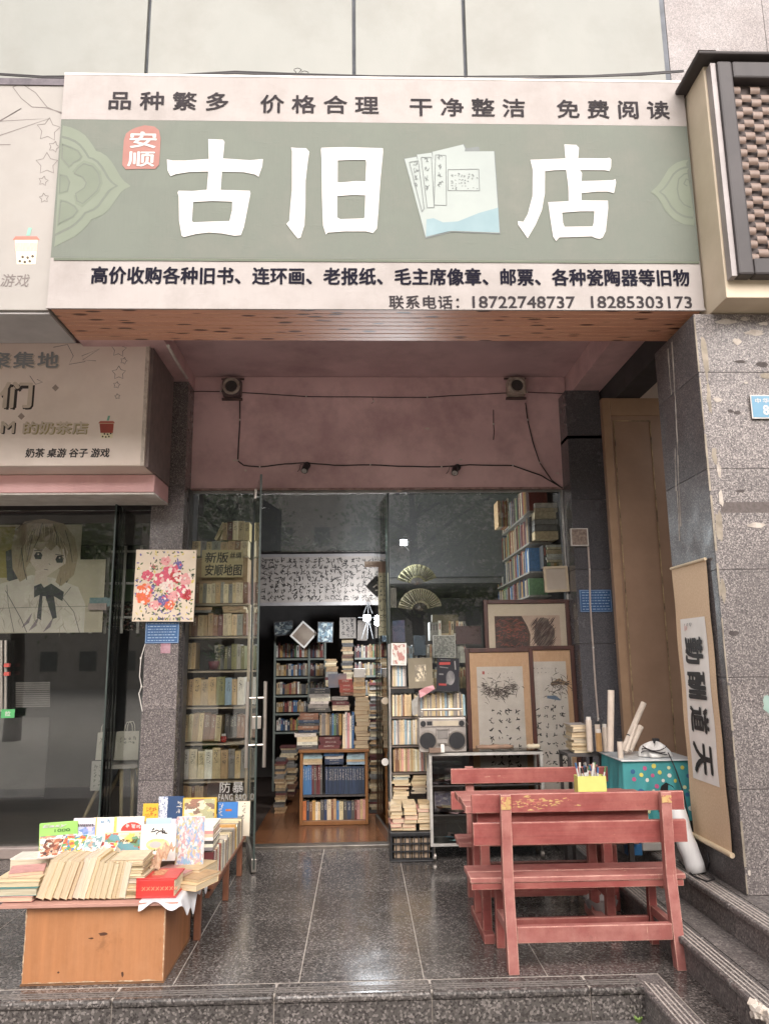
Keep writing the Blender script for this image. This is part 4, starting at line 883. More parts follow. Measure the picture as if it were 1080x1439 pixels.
for ya, yb_ in ((872, 900), (905, 932), (938, 968)):
    row(604, 655, ya, yb_, 6.85, 14, ['cream', 'buff', 'grey', 'tan', 'white'], '', '', stuff=sb, depth=.2)
row(566, 604, 906, 932, 6.85, 10, ['navy', 'dark grey', 'pale blue', 'grey'], '', '', stuff=sb, depth=.2)
tag(sb.build('shelved_books', vbook), 'mass of mixed books on the far shelves and side wall inside the shop', 'books', kind='stuff')
# banner of cursive calligraphy on the mezzanine edge
YN = 8.22
bn = thing('calligraphy_banner', 'long grey sheet of cursive brush calligraphy hung across the shop interior', 'scroll', at(455, 848, Y=YN)); FN = Frame((0, YN, 0), (1, 0, 0), (0, 0, 1))
a, b2 = at(362, 779, Y=YN), at(538, 850, Y=YN)
grey_paper = M('grey_paper', '#8a827b', '#7f7771', 4, .8); MB().box(a.x, YN, b2.z, b2.x, YN+.006, a.z).build('sheet', grey_paper, bn)
MB().box(a.x, YN-.003, b2.z, b2.x, YN-.0005, b2.z+.035).box(a.x, YN-.003, a.z-.03, b2.x, YN-.0005, a.z).build('mount', M('grey_mount', '#8a8583', '#7c7776', 6, .8), bn)
strokes(FN, scrawl(a.x+.04, b2.z+.05, b2.x-.03, a.z-.04, 19, 7, .07, random.Random(3), .10, 7), ink, bn, .002)
vb = thing('narrow_scroll', 'narrow pale strip of brush writing hanging beside the right door', 'scroll', at(539, 892, Y=6.9)); FV = Frame((0, 6.9, 0), (1, 0, 0), (0, 0, 1))
a, b2 = at(531, 805, Y=6.9), at(547, 893, Y=6.9); MB().box(a.x, 6.9, b2.z, b2.x, 6.905, a.z).build('sheet', M('olive_paper', '#a5a086', '#97937b', 6, .8), vb)
strokes(FV, scrawl(a.x+.01, b2.z+.02, b2.x-.01, a.z-.01, 2, 12, .04, random.Random(9), .12, 4), ink, vb, .001)
a, b2 = at(512, 789, Y=6.92), at(539, 805, Y=6.92); bx_ = thing('cardboard_piece', 'small brown cardboard piece above the narrow scroll', 'cardboard', (a+b2)/2); MB().box(a.x, 6.92, (a.z+b2.z)/2, b2.x, 6.935, a.z).box(b2.x-.05, 6.92, b2.z, b2.x, 6.935, (a.z+b2.z)/2-.0001).build('piece', M('cardboard', '#7f6a5c', '#705d50', 9, .8), bx_)
# black hanging diamond ornament
c = at(530, 824, Y=7.3); do = thing('diamond_lantern', 'black diamond-shaped hanging ornament with a white sign on it', 'ornament', c); FD = Frame((0, 7.3, 0), (1, 0, 0), (0, 0, 1))
r_ = .105; shape([[(c.x-r_, c.z), (c.x, c.z-r_), (c.x+r_, c.z), (c.x, c.z+r_)]], FD, black_plastic, do, 0, 'board')
MB().beam(c+Vector((-r_, -.004, 0)), c+Vector((0, -.004, r_)), .01, .01).beam(c+Vector((0, -.004, r_)), c+Vector((r_, -.004, 0)), .01, .01).beam(c+Vector((r_, -.004, 0)), c+Vector((0, -.004, -r_)), .01, .01).beam(c+Vector((0, -.004, -r_)), c+Vector((-r_, -.004, 0)), .01, .01).build('rim', dark_metal, do)
strokes(FD, [([(c.x-.04, c.z-.01), (c.x+.0, c.z+.02), (c.x+.04, c.z+.01)], .012), ([(c.x-.02, c.z-.04), (c.x+.03, c.z-.03)], .01), ([(c.x, c.z+.045), (c.x+.01, c.z-.04)], .01)], paper_white, do, .003, 'white_sign')
MB().tube([c+Vector((0, 0, r_)), c+Vector((.0, 0, .5)), Vector((c.x, c.y, 3.27))], .002, 4).build('string', black_cable, do)
# pictures standing on the back shelves
def panelthing(name, label, cat, x0, y0, x1, y1, Y, mt_, rot=0, th=.012, border=None, bw_=.012, art=None):
    a, b2 = at(x0, y0, Y=Y), at(x1, y1, Y=Y); c = (a+b2)/2; w = b2.x-a.x; h = a.z-b2.z
    t_ = thing(name, label, cat, (c.x, Y, c.z), rot=(0, rot+1e-5, 0))
    MB().box(-w/2, 0, -h/2, w/2, th, h/2).build('panel', mt_, t_)
    if border:
        MB().box(-w/2, -.008, -h/2, -w/2+bw_, -.0003, h/2).box(w/2-bw_, -.008, -h/2, w/2, -.0003, h/2).box(-w/2+bw_, -.008, h/2-bw_, w/2-bw_, -.0003, h/2).box(-w/2+bw_, -.008, -h/2, w/2-bw_, -.0003, -h/2+bw_).build('rim', border, t_)
    if art: MB().quad((-w/2*art[1], -.001, -h/2*art[2]), (w/2*art[1], -.001, -h/2*art[2]), (w/2*art[1], -.001, h/2*art[2]), (-w/2*art[1], -.001, h/2*art[2])).build('picture', art[0], t_)
    return t_, w, h
YP = 9.0
art_dark = artmat('dark_art', ['#2c3035', '#3d464c', '#5b6468', '#8a8d88', '#252a30'], 6, 1); art_blue = artmat('blue_art', ['#2f4d66', '#5f7f92', '#9ab0b8', '#25394b', '#c7cfcc'], 7, 2)
panelthing('framed_picture', 'dark landscape picture leaning at the left atop the back shelves', 'picture', 385, 873, 412, 893, YP, dark_metal, -.08, art=(art_dark, .92, .88))
panelthing('tilted_board', 'brown board standing on its corner atop the back shelves', 'board', 413, 878, 440, 906, YP-.1, M('board_brown', '#7f6c5e', '#9a8a7b', 5, .6), .72, border=paper_white, bw_=.02)
panelthing('poster_board', 'blue and black picture poster standing on the back shelves', 'poster', 446, 874, 468, 903, YP-.2, dark_metal, .03, art=(art_blue, .9, .92))
t_, w, h = panelthing('calligraphy_plaque', 'grey calligraphy plaque standing on the tall book pile', 'plaque', 477, 868, 500, 897, YP-.3, grey_paper, 0)
strokes(Frame((0, 0, 0), (1, 0, 0), (0, 0, 1)), scrawl(-w*.4, -h*.4, w*.4, h*.4, 3, 5, .05, random.Random(6), .16, 4), ink, t_, .002)
panelthing('pale_plaque', 'pale plaque on the black stand beneath the lower lamp', 'plaque', 502, 872, 516, 900, YP-.3, grey_paper, .03)
panelthing('picture_card', 'mauve pictorial card leaning above the low bookcase piles', 'picture', 461, 947, 487, 966, 7.55, M('mauve_card', '#8a7b7a', '#5e6b7d', 5, .6), -.03)
panelthing('white_book_box', 'cream white boxed volume on the right piles', 'box', 497, 940, 513, 952, 7.5, paper_white, .02, th=.1)
# lit lamps inside the shop
lampm = emis('lamp_glow', '#e8f1ff', 14)
def lamp(x, y, Y, label, watts, r=.045):
    c = at(x, y, Y=Y); t_ = thing('led_lamp', label, 'lamp', c)
    MB().obox(c, r*1.7, r, r*1.3).build('diffuser', lampm, t_, bevel=.008)
    MB().box(c.x-r, c.y+r*.5+.001, c.z-r*.8, c.x+r, c.y+r*.5+.03, c.z+r*.8).build('housing', white_metal, t_, bevel=.004)
    b = MB()
    for d in ((-.05, -.07), (.05, -.07)): b.tube([(c.x, c.y+.03, c.z-r*.66), (c.x+d[0], c.y+.04, c.z+d[1])], .003, 5)
    b.build('bracket', dark_metal, t_)
    l = bpy.data.lights.new('lamp_light', 'POINT'); l.energy = watts; l.color = (.9, .95, 1); l.shadow_soft_size = .05; l.specular_factor = .1
    lo = bpy.data.objects.new('lamp_light', l); COL.objects.link(lo); lo.parent = t_; lo.location = (0, -.40, -.05); return t_
lamp(567, 762, 7.2, 'small square white lamp shining high behind the glass', 22, .035)
lamp(515, 868, 8.0, 'small bright lamp on a black tripod above the back shelves', 30, .04)
tp = thing('lamp_stand', 'black folding stand around the lower shining lamp', 'stand', at(515, 900, Y=8.03))
b = MB()
for (x1, y1, x2, y2) in ((508, 898, 517, 868), (524, 898, 517, 868), (516, 898, 517, 868), (503, 868, 530, 868), (511, 862, 517, 846), (523, 862, 517, 846), (517, 846, 517, 868)): b.beam(at(x1, y1, Y=8.09), at(x2, y2, Y=8.09), .007, .007)
b.build('legs', black_plastic, tp)
# ---------------------------------------------------------------- magazine shelves in front of the right pane
YM = 6.44
gM = 'magazines and papers on the outside shelves'
ms = thing('magazine_rack', 'narrow rack of magazines between the glass door and the boombox', 'rack', (.45, YM, 0))
x0m, x1m = at(549, 1000, Y=YM).x, at(655, 1000, Y=YM).x
rk = M('rack_brown', '#6b5f56', '#564b44', 8, .6)
for y, xr in ((966, 605), (1008, 655), (1048, 605), (1086, 605)):
    z = at(560, y, Y=YM).z; MB().box(x0m, YM-.01, z-.012, at(xr, y, Y=YM).x, YM+.19, z-.0005).build('shelf', rk, ms)
MB().box(x0m-.014, YM-.012, .02, x0m-.001, YM+.19, at(560, 905, Y=YM).z).build('upright', alu, ms)
WH = ['white', 'cream', 'white', 'grey', 'sand', 'cream', 'pale blue']
row(551, 571, 936, 965, YM, 8, WH, 'on the top shelf of the magazine rack', gM, cat='magazine', var=.04)
row(551, 578, 976, 1007, YM, 11, OLD+['white'], 'on the second shelf of the magazine rack', gM, cat='magazine', var=.08)
row(582, 654, 974, 1007, YM+.02, 30, WH+['grey', 'sand'], 'of the thin magazines above the boombox', gM, cat='magazine', var=.12)
row(551, 588, 1011, 1047, YM, 14, WH, 'on the third shelf left of the boombox', gM, cat='magazine', var=.06)
row(553, 601, 1052, 1085, YM, 17, ['grey', 'white', 'tan', 'pink', 'cream', 'brown'], 'on the fourth shelf of the magazine rack', gM, cat='magazine', var=.06)
pile(552, 576, 1105, 1089, YM, 6, WH, 'of the left pile under the fourth rack shelf', gM, cat='magazine', kind='flatedge')
pile(579, 601, 1116, 1090, YM, 9, OLD, 'of the right pile under the fourth rack shelf', gM, cat='magazine', kind='flatedge')
pile(552, 574, 1131, 1107, YM-.02, 7, OLD, 'of the low left pile above the crate', gM, cat='magazine', kind='flatedge')
YQ = 6.14
MB_paper = M('waste_paper', '#b59f88', '#94806c', 25, .9)
zc0 = at(580, 1157, Y=YQ).z
cr = thing('black_crate', 'black plastic lattice crate full of folded papers by the door', 'crate', (.4, YQ, 0))
cxa, cxb = at(550, 1180, Y=YQ).x, at(607, 1180, Y=YQ).x; cb = .012
b = MB()
for z in (cb, cb+.055, cb+.11, cb+.165): b.box(cxa, YQ, z, cxb, YQ+.006, z+.012)
n_ = 9
for i in range(n_+1): x = cxa+(cxb-cxa)*i/n_; b.box(x-.005, YQ-.0015, cb, x+.005, YQ-.0002, cb+.17)
b.build('lattice_side', black_plastic, cr); MB().box(cxa, YQ+.27, cb, cxb, YQ+.276, cb+.17).build('back_wall', black_plastic, cr)
MB().box(cxa-.012, YQ-.012, cb+.172, cxb+.012, YQ+.285, cb+.20).box(cxa-.01, YQ-.008, 0.001, cxb+.01, YQ+.283, cb-.001).build('rim', black_plastic, cr, bevel=.004)
for x in (cxa-.012, cxb): MB().box(x, YQ-.004, cb, x+.012, YQ+.28, cb+.171).build('end_wall', black_plastic, cr)
gW = 'folded paper bundles in and on the black crate'
for k in range(4):
    t_ = tag(MB().box(cxa+.02+k*(cxb-cxa-.03)/4, YQ+.02, cb+.012, cxa+.01+(k+1)*(cxb-cxa-.03)/4, YQ+.25, cb+.15).build('paper_bundle', MB_paper), ORD[k]+' paper bundle from the left inside the black crate', 'paper bundle', gW)
for c_, (xa, xb2) in enumerate(((549, 566), (567, 586), (587, 606))):
    pile(xa, xb2, 1155, 1131, YQ+.02, 7, ['sand', 'buff', 'pink', 'cream'], 'of the %s newspaper pile on the crate' % ['left', 'middle', 'right'][c_], gM, kind='flatedge', cat='magazine', zbase=cb+.205, depth=.22)
# small pictures on the rack
YS_ = YM-.05
face = artmat('sepia_art', ['#8c8170', '#5e564b', '#b1a48c', '#6f6659', '#cfc3a9'], 5, 3)
panelthing('small_print', 'white printed sleeve on top of the magazine rack', 'print', 549, 904, 571, 935, YS_, paper_white, .02, art=(artmat('sleeve_art', ['#cfc8be', '#b9b0a6', '#cfc8be', '#a7655b', '#d8d2c9'], 4, 9), .8, .9))
panelthing('sketch_picture', 'olive grey sketch in a mount beside the black magazine cover', 'picture', 573, 925, 608, 967, YS_, M('olive_mount', '#837a68', '#756d5c', 5, .8), -.02, art=(face, .45, .55))
t_, w, h = panelthing('black_magazine', 'black magazine with red title and a grey face leaning on the rack', 'magazine', 613, 925, 645, 971, YS_-.02, M('glossy_black', '#232328', '#2b2b31', 6, .25), .05)
Fl = Frame((0, 0, 0), (1, 0, 0), (0, 0, 1))
redp = M('print_red', '#a53a35', '#8d302c', 8, .4, bs=0); greyp = M('print_face', '#8a8785', '#4b4a4b', 14, .4, bs=0)
b_ = [(w*.12+math.cos(a)*w*.2, -h*.1+math.sin(a)*h*.22) for a in [i*.4 for i in range(16)]]
shape([b_], Fl, greyp, t_, .001, 'face'); shape([[(-w*.4, h*.28), (w*.1, h*.3), (w*.1, h*.38), (-w*.4, h*.36)], [(-w*.4, -h*.34), (-w*.05, -h*.34), (-w*.05, -h*.28), (-w*.4, -h*.28)]], Fl, redp, t_, .001, 'title')
strokes(Fl, [([(w*.3, h*.42), (w*.34, h*.15)], .01), ([(-w*.35, h*.44), (w*.1, h*.44)], .006), ([(-w*.38, h*.22), (0, h*.2)], .008), ([(-w*.4, 0), (-w*.2, 0)], .012), ([(-w*.05, -h*.3), (w*.02, -h*.05)], .01), ([(w*.02, -h*.12), (w*.2, -h*.12)], .006)], greyp, t_, .002, 'print')
pr3 = thing('pink_bag', 'pink plastic scrap and grey bag hanging from the rack shelf', 'bag', at(592, 985, Y=YS_))
b = MB(); A = [(588, 971), (597, 966), (608, 963), (611, 968), (600, 975), (590, 981)]
b.add([at(x, y, Y=YS_-.01-.006*(i % 2)) for i, (x, y) in enumerate(A)], [(0, 5, 4, 1), (1, 4, 3, 2)]); b.build('pink_film', M('pink_film', '#c98f93', '#b97f84', 20, .4), pr3)
b = MB(); A = [(578, 985), (587, 978), (586, 1004), (579, 1006)]; b.add([at(x, y, Y=YS_-.012-.004*(i % 2)) for i, (x, y) in enumerate(A)], [(0, 3, 2, 1)]); b.build('grey_film', M('grey_film', '#a5a39c', '#938f88', 20, .4), pr3)

# things just behind the right pane: folding fans, small boxes
def fan(px, py, Rpx, label, a0, a1, mt_, Y=6.80):
    c = at(px, py, Y=Y); R_ = Rpx/1080*Y*1.0; t_ = thing('folding_fan', label, 'fan', c)
    n = 22
    for i in range(n):
        a = math.radians(a0+(a1-a0)*i/n); b2 = math.radians(a0+(a1-a0)*(i+1)/n); ri = R_*.36
        y0 = (i % 2)*.006
        MB().add([(c.x+math.cos(p)*r, c.y+y0*(.0+(1 if p == a else 0))-(.006 if (i+(p != a)) % 2 else 0), c.z+math.sin(p)*r) for p in (a, b2) for r in (ri, R_)], [(0, 2, 3, 1)]).build('pleat', mt_, t_)
    strokes(Frame((c.x, Y-.0095, c.z), (1, 0, 0), (0, 0, 1)), [([(math.cos(math.radians(a))*r, math.sin(math.radians(a))*r), (math.cos(math.radians(a+2))*(r+.02), math.sin(math.radians(a+2))*(r+.02))], .006) for a in range(int(a0)+6, int(a1)-4, 7) for r in [R_*f for f in (.45, .55, .65, .75, .85)]], ink, t_, 0)
    b = MB()
    for i in range(0, n+1, 2):
        a = math.radians(a0+(a1-a0)*i/n); b.beam(c+Vector((0, .006, 0)), c+Vector((math.cos(a)*R_*.37, .006, math.sin(a)*R_*.37)), .004, .003)
    b.build('ribs', M('fan_rib', '#5a463a', None, 9, .6), t_)
fanp = M('fan_paper', '#a59a80', '#8d836b', 12, .8)
fan(590, 858, 31, 'lower spread paper fan with brush writing behind the right pane', 12, 172, fanp)
fan(586, 822, 29, 'upper spread paper fan with a faded painting behind the right pane', 20, 165, M('fan_paper2', '#8f8868', '#77704f', 14, .8), Y=6.84)
panelthing('maroon_book_cover', 'maroon book cover with white figures above the magazines', 'book', 640, 880, 676, 905, 6.82, M('maroon_cover', '#4f2b2c', '#43242a', 6, .5), 0)
panelthing('speckled_record_sleeve', 'grey speckled record sleeve standing behind the glass', 'sleeve', 608, 893, 640, 924, 6.80, paper_white, 0, art=(artmat('sleeve_grey', ['#8d8984', '#757270', '#a5a09a', '#696663', '#b2aca5'], 14, 4), .95, .95))
panelthing('violet_magazine', 'violet magazine cover standing behind the glass beside the door', 'magazine', 551, 872, 569, 902, 6.82, M('violet_cover', '#5e4a66', '#3f4a68', 7, .4), 0)
panelthing('blue_grey_album', 'dark blue grey album behind the glass', 'album', 581, 893, 598, 921, 6.83, M('blue_grey_cover', '#48525f', '#3d4652', 7, .5), 0)
panelthing('wooden_box_lid', 'weathered wooden box behind the glass beside the framed paintings', 'box', 607, 864, 644, 890, 6.86, M('weathered_box', '#6b604e', '#574d3f', 10, .8, st=(1, 1, .2)), 0, th=.12)
panelthing('grey_note', 'grey note sheet taped to the glass beside the fans', 'note', 548, 826, 557, 854, 6.78, grey_paper, 0)
panelthing('blank_frame', 'blank cream picture in a pale frame hanging in the upper right window', 'picture', 763, 796, 799, 832, 6.56, M('blank_canvas', '#a2978a', '#988d80', 4, .8), -.03, th=.02, border=M('pale_frame', '#b5a58c', '#a3937b', 8, .5), bw_=.02)

# ---------------------------------------------------------------- framed paintings leaning on the window
def framed(name, label, x0, y0, x1, y1, ybot, Y, lean, mount, sheet, art=None, rseed=0, inner=(.12, .17), show_caption=True):
    a, b2 = at(x0, y0, Y=Y), at(x1, y1, Y=Y); zb = at(x0, ybot, Y=Y).z; w = b2.x-a.x; h = a.z-zb
    t_ = thing(name, label, 'picture', ((a.x+b2.x)/2, Y-lean, zb), rot=(-math.atan2(lean, h), 0, 0)); fw = .035
    MB().box(-w/2, 0, 0, -w/2+fw, .03, h).build('frame_side', frame_wood, t_, bevel=.004)
    MB().box(w/2-fw, 0, 0, w/2, .03, h).build('frame_side', frame_wood, t_, bevel=.004)
    MB().box(-w/2+fw, 0, h-fw, w/2-fw, .03, h).build('frame_rail', frame_wood, t_, bevel=.004)
    MB().box(-w/2+fw, 0, 0, w/2-fw, .03, fw).build('frame_rail', frame_wood, t_, bevel=.004)
    MB().box(-w/2+fw, .014, fw, w/2-fw, .02, h-fw).build('mount', mount, t_)
    sx, sz = inner; X0_, X1_, Z1_ = -w/2+fw+sx*w*.5, w/2-fw-sx*w*.5, h-fw-sz*h*.5
    MB().box(X0_, .0125, fw+.05, X1_, .0139, Z1_).build('sheet', sheet, t_)
    MB().box(-w/2+fw, .009, fw, w/2-fw, .011, h-fw).build('glass', pic_glass, t_)
    return t_, X0_, X1_, Z1_, w, h
pic_glass = glassmat('picture_glass', (.97, .97, .97), .5)
F0 = Frame((0, .0118, 0), (1, 0, 0), (0, 0, 1))
t3, a0, a1, zt3, w, h = framed('framed_landscape', 'wide framed landscape painting of red rocks standing behind the two tall pictures', 679, 843, 799, 843, 1060, 6.60, .03, M('cream_mount', '#d8c9b2', '#cebfa8', 5, .8), M('painting_ground', '#cbb4a0', '#bda38f', 6, .7), inner=(.14, .16))
rr = random.Random(12)
dkp = M('paint_dark', '#3f3330', '#54403a', 20, .7, bs=0); rsp = M('paint_rust', '#8a4f40', '#6b4038', 14, .7, bs=0); gyp = M('paint_grey', '#8a7a6c', '#6c6258', 12, .7, bs=0)
hh = zt3-fw_ if False else zt3
def blob(cx, cz, rx, rz, rr, n=18, j=.3): return [(cx+math.cos(6.283*i/n)*rx*rr.uniform(1-j, 1+j*.3), cz+math.sin(6.283*i/n)*rz*rr.uniform(1-j, 1+j*.3)) for i in range(n)]
W3 = a1-a0
shape([[(a0+.004, zt3-.003), (a0+W3*.42, zt3-.004), (a0+W3*.50, zt3-.09), (a0+W3*.54, zt3-.16), (a0+W3*.52, zt3-.30), (a0+.004, zt3-.30)]], F0, dkp, t3, 0, 'painted_cliff')
shape([blob(a0+W3*.74, zt3-.15, W3*.19, .14, rr)], F0, gyp, t3, 0, 'painted_rock')
items = []
for k in range(90):
    x = a0+W3*rr.uniform(.05, .46); z = zt3-rr.uniform(.03, .27); items.append(([(x-.03, z+rr.uniform(-.01, .01)), (x, z+.012), (x+.03, z)], [.002, rr.uniform(.004, .012), .002]))
strokes(F0, items, rsp, t3, .0006, 'rust_strokes')
items = []
for k in range(110):
    x = a0+W3*rr.uniform(.58, .9); z = zt3-rr.uniform(.04, .26); items.append(([(x-.03, z-.03), (x, z+.005), (x+.02, z+.03)], [.002, rr.uniform(.004, .008), .002]))
for k in range(50):
    x = a0+W3*rr.uniform(.05, .5); z = zt3-rr.uniform(.16, .29); items.append(([(x, z), (x+.012, z+.04)], [.004, .012]))
strokes(F0, items, dkp, t3, .0012, 'dark_strokes')
t2, a0, a1, zt2, w, h = framed('framed_scroll_painting', 'tall framed ink painting with blue clothing and brush writing, right of the pair', 722, 908, 806, 908, 1130, 6.52, .05, silk, paper, inner=(.16, .15))
def paint_ink(t_, a0, a1, zt, rr, blue, cx, rows0, rows, h, cols=4):
    W_ = a1-a0; its = []
    for k in range(70):
        x = cx+rr.gauss(0, 1)*W_*.16; z = zt-h*.15+rr.gauss(0, 1)*h*.035-abs(x-cx)*.15; a = rr.uniform(0, 3.1); l = rr.uniform(.01, .035)
        its.append(([(x-math.cos(a)*l, z-math.sin(a)*l), (x+rr.uniform(-.006, .006), z+.004), (x+math.cos(a)*l, z+math.sin(a)*l)], [.002, rr.uniform(.003, .008), .002]))
    strokes(F0, its, M('ink_wash', '#5b514b', '#473f3b', 30, .8, bs=0), t_, 0, 'ink_figure')
    if blue:
        strokes(F0, [([(cx-.09, zt-h*.23), (cx-.02, zt-h*.235), (cx+.02, zt-h*.25)], [.02, .035, .01])], M('ink_blue', '#6d7c8c', '#5f6e80', 20, .8, bs=0), t_, .001, 'blue_wash')
        strokes(F0, [([(cx-.05, zt-h*.15), (cx+.02, zt-h*.13), (cx+.1, zt-h*.15)], [.03, .05, .02])], M('ink_ochre', '#a38a6e', '#8f7860', 20, .8, bs=0), t_, -.0004, 'ochre_wash')
    strokes(F0, scrawl(a0+W_*.18, fw0+.1, a1-W_*.08, zt-h*.27, cols, rows, .055, rr, .15, 4), ink, t_, .0015)
    strokes(F0, scrawl(a0+W_*.2, zt-h*.085, a1-W_*.2, zt-h*.03, 7, 2, .014, rr, .15, 3), ink, t_, .0015)
    shape([[(a0+.045, zt-h*.05), (a0+.065, zt-h*.05), (a0+.065, zt-h*.03), (a0+.045, zt-h*.03)]], F0, M('seal_ink', '#b5625a', None, 5, .7, bs=0), t_, .0016, 'seal_mark')
fw0 = .035
paint_ink(t2, a0, a1, zt2, random.Random(21), True, a0+.27, 0, 9, h)
t1, a0, a1, zt1, w, h = framed('framed_horse_painting', 'tall framed ink painting of a shaggy dark shape above cursive writing, left of the pair', 653, 911, 748, 911, 1130, 6.44, .05, silk, paper, inner=(.2, .19))
paint_ink(t1, a0, a1, zt1, random.Random(22), False, (a0+a1)/2, 0, 9, h)
its = []; rr = random.Random(61); cxm = (a0+a1)/2
for k in range(260):
    u = rr.random(); x = cxm-.15+.27*u+rr.gauss(0, .012); z = zt1-h*(.125+.055*math.sin(u*3.1))+rr.gauss(0, .022); a = rr.uniform(2.2, 3.9) if u < .5 else rr.uniform(-.8, .8); l = rr.uniform(.008, .026)
    its.append(([(x-math.cos(a)*l, z-math.sin(a)*l), (x+rr.uniform(-.005, .005), z+.004), (x+math.cos(a)*l, z+math.sin(a)*l)], [.001, rr.uniform(.002, .006), .001]))
strokes(F0, its, MATS['ink_wash'], t1, .0006, 'ink_body')

# ---------------------------------------------------------------- aluminium display cabinet
YD = 6.12
dc = thing('display_cabinet', 'low glass display cabinet with aluminium edges under the boombox', 'cabinet', (.95, YD, .1))
dx0, dx1 = at(603, 1100, Y=YD).x, at(764, 1100, Y=YD).x; dzt = at(650, 1062, Y=YD).z; dzb = at(620, 1186, Y=YD).z; t_ = .022; yd1 = YD+.24
al2 = M('cabinet_alu', '#c7c3bd', '#aaa69f', 14, .4, metal=.3)
for x in (dx0, dx1-t_):
    for y in (YD, yd1-t_): MB().box(x, y, dzb, x+t_, y+t_, dzt).build('post', al2, dc)
for z in (dzb-.02, dzt):
    MB().box(dx0, YD, z, dx1, YD+t_, z+.02).box(dx0, yd1-t_, z, dx1, yd1, z+.02).box(dx0, YD+t_, z, dx0+t_, yd1-t_, z+.02).box(dx1-t_, YD+t_, z, dx1, yd1-t_, z+.02).build('rail', al2, dc)
zsh = [at(640, 1104, Y=YD).z, at(640, 1145, Y=YD).z]
cabglass = glassmat('cabinet_glass', (.9, .92, .91), .6)
for z in zsh: MB().box(dx0+t_, YD+.004, z-.006, dx1-t_, yd1-.004, z).build('shelf', cabglass, dc); MB().box(dx0+t_, YD-.001, z-.008, dx1-t_, YD+.0035, z+.001).build('shelf_edge', dark_metal, [o for o in dc.children if o.name.startswith('shelf') and 'edge' not in o.name][-1])
MB().box(dx0+t_, YD+.01, dzb-.012, dx1-t_, yd1-.004, dzb-.001).build('base_board', M('grey_board', '#8f8b87', '#7c7874', 6, .6), dc)
MB().box(dx0+t_+.001, YD+.006, dzb+.001, dx1-t_-.001, YD+.0095, dzt-.001).build('front_pane', cabglass, dc)
MB().box(dx0+.001, YD+t_+.001, dzt+.0205, dx1-.001, yd1-.001, dzt+.026).build('top_pane', cabglass, dc)
for x in (dx0+.03, dx1-.03):
    for y in (YD+.04, yd1-.04): MB().cyl((x-.012, y, .028), (x+.012, y, .028), .026, 14).box(x-.006, y-.006, .05, x+.006, y+.006, dzb-.021).build('castor', steel, dc)
gD = 'papers and booklets inside the display cabinet'
rr = random.Random(30); stuffb = MB()
for z in zsh+[dzb]:
    for k in range(26):
        x = rr.uniform(dx0+.08, dx1-.1); y = rr.uniform(YD+.05, yd1-.07); c = lin(PAL[rr.choice(['white', 'grey', 'pale blue', 'brown', 'cream', 'dark grey', 'pink'])])
        stuffb.obox((x, y, z+.008+k*.0016), rr.uniform(.05, .14), rr.uniform(.04, .09), .006, Matrix.Rotation(rr.uniform(0, 6), 3, 'Z') @ Matrix.Rotation(rr.uniform(-.15, .15), 3, 'X'), 0, tuple(v*rr.uniform(.5, 1) for v in c))
tag(stuffb.build('cabinet_trinkets', vbook), 'jumble of booklets, cards and trinkets lying inside the display cabinet', 'trinkets', kind='stuff')
panelthing('mauve_print', 'mauve pictorial print standing on the middle shelf of the display cabinet', 'print', 610, 1113, 652, 1143, YD+.14, M('mauve_print', '#8e8490', '#a79a9c', 7, .5), 0, art=(artmat('mauve_art', ['#8e8490', '#a99fa4', '#6f6674', '#bcb1b0', '#7d7688'], 7, 5), .95, .9))
# boombox
YR = 6.13; bz = dzt+.027
ra, rb = at(589, 1056, Y=YR), at(654, 1012, Y=YR)
bb = thing('boombox', 'silver cassette boombox with two round black speakers on the display cabinet', 'radio', ((ra.x+rb.x)/2, YR, bz))
silver = M('boombox_silver', '#a8a19a', '#958e88', 20, .35, metal=.3)
rw = rb.x-ra.x; rh = .255; X_ = ra.x
MB().box(X_, YR, bz, X_+rw, YR+.1, bz+rh).build('body', silver, bb, bevel=.006)
for cx_ in (X_+rw*.18, X_+rw*.80):
    rg_ = MB().cyl((cx_, YR-.004, bz+.085), (cx_, YR-.0005, bz+.085), .072, 28).build('speaker_ring', steel, bb)
    MB().cyl((cx_, YR-.008, bz+.085), (cx_, YR-.0042, bz+.085), .062, 28).build('speaker_cone', black_plastic, rg_)
for cx_ in (X_+rw*.09, X_+rw*.91): MB().cyl((cx_, YR-.004, bz+.212), (cx_, YR-.0005, bz+.212), .022, 18).build('tweeter', black_plastic, bb)
MB().box(X_+rw*.30, YR-.004, bz+.195, X_+rw*.84, YR-.0005, bz+.232).build('tuner_scale', M('tuner_cream', '#bdb19c', '#a99e8b', 6, .4), bb)
MB().box(X_+rw*.17, YR-.004, bz+.2, X_+rw*.28, YR-.0005, bz+.23).build('dial_window', black_plastic, bb)
MB().box(X_+rw*.39, YR-.006, bz+.10, X_+rw*.61, YR-.0005, bz+.16).build('cassette_door', M('cassette_grey', '#6e6a66', '#827d78', 9, .3), bb)
MB().box(X_+rw*.38, YR-.004, bz+.163, X_+rw*.62, YR-.0005, bz+.167).box(X_+rw*.355, YR-.003, bz+.01, X_+rw*.36, YR-.0005, bz+.18).box(X_+rw*.635, YR-.003, bz+.01, X_+rw*.64, YR-.0005, bz+.18).box(X_+.01, YR-.003, bz+.186, X_+rw-.01, YR-.0005, bz+.189).build('seam_line', dark_metal, bb)
for k in range(6): MB().box(X_+rw*(.38+k*.042), YR-.012, bz+.05, X_+rw*(.41+k*.042), YR-.0005, bz+.068).build('key', steel, bb)
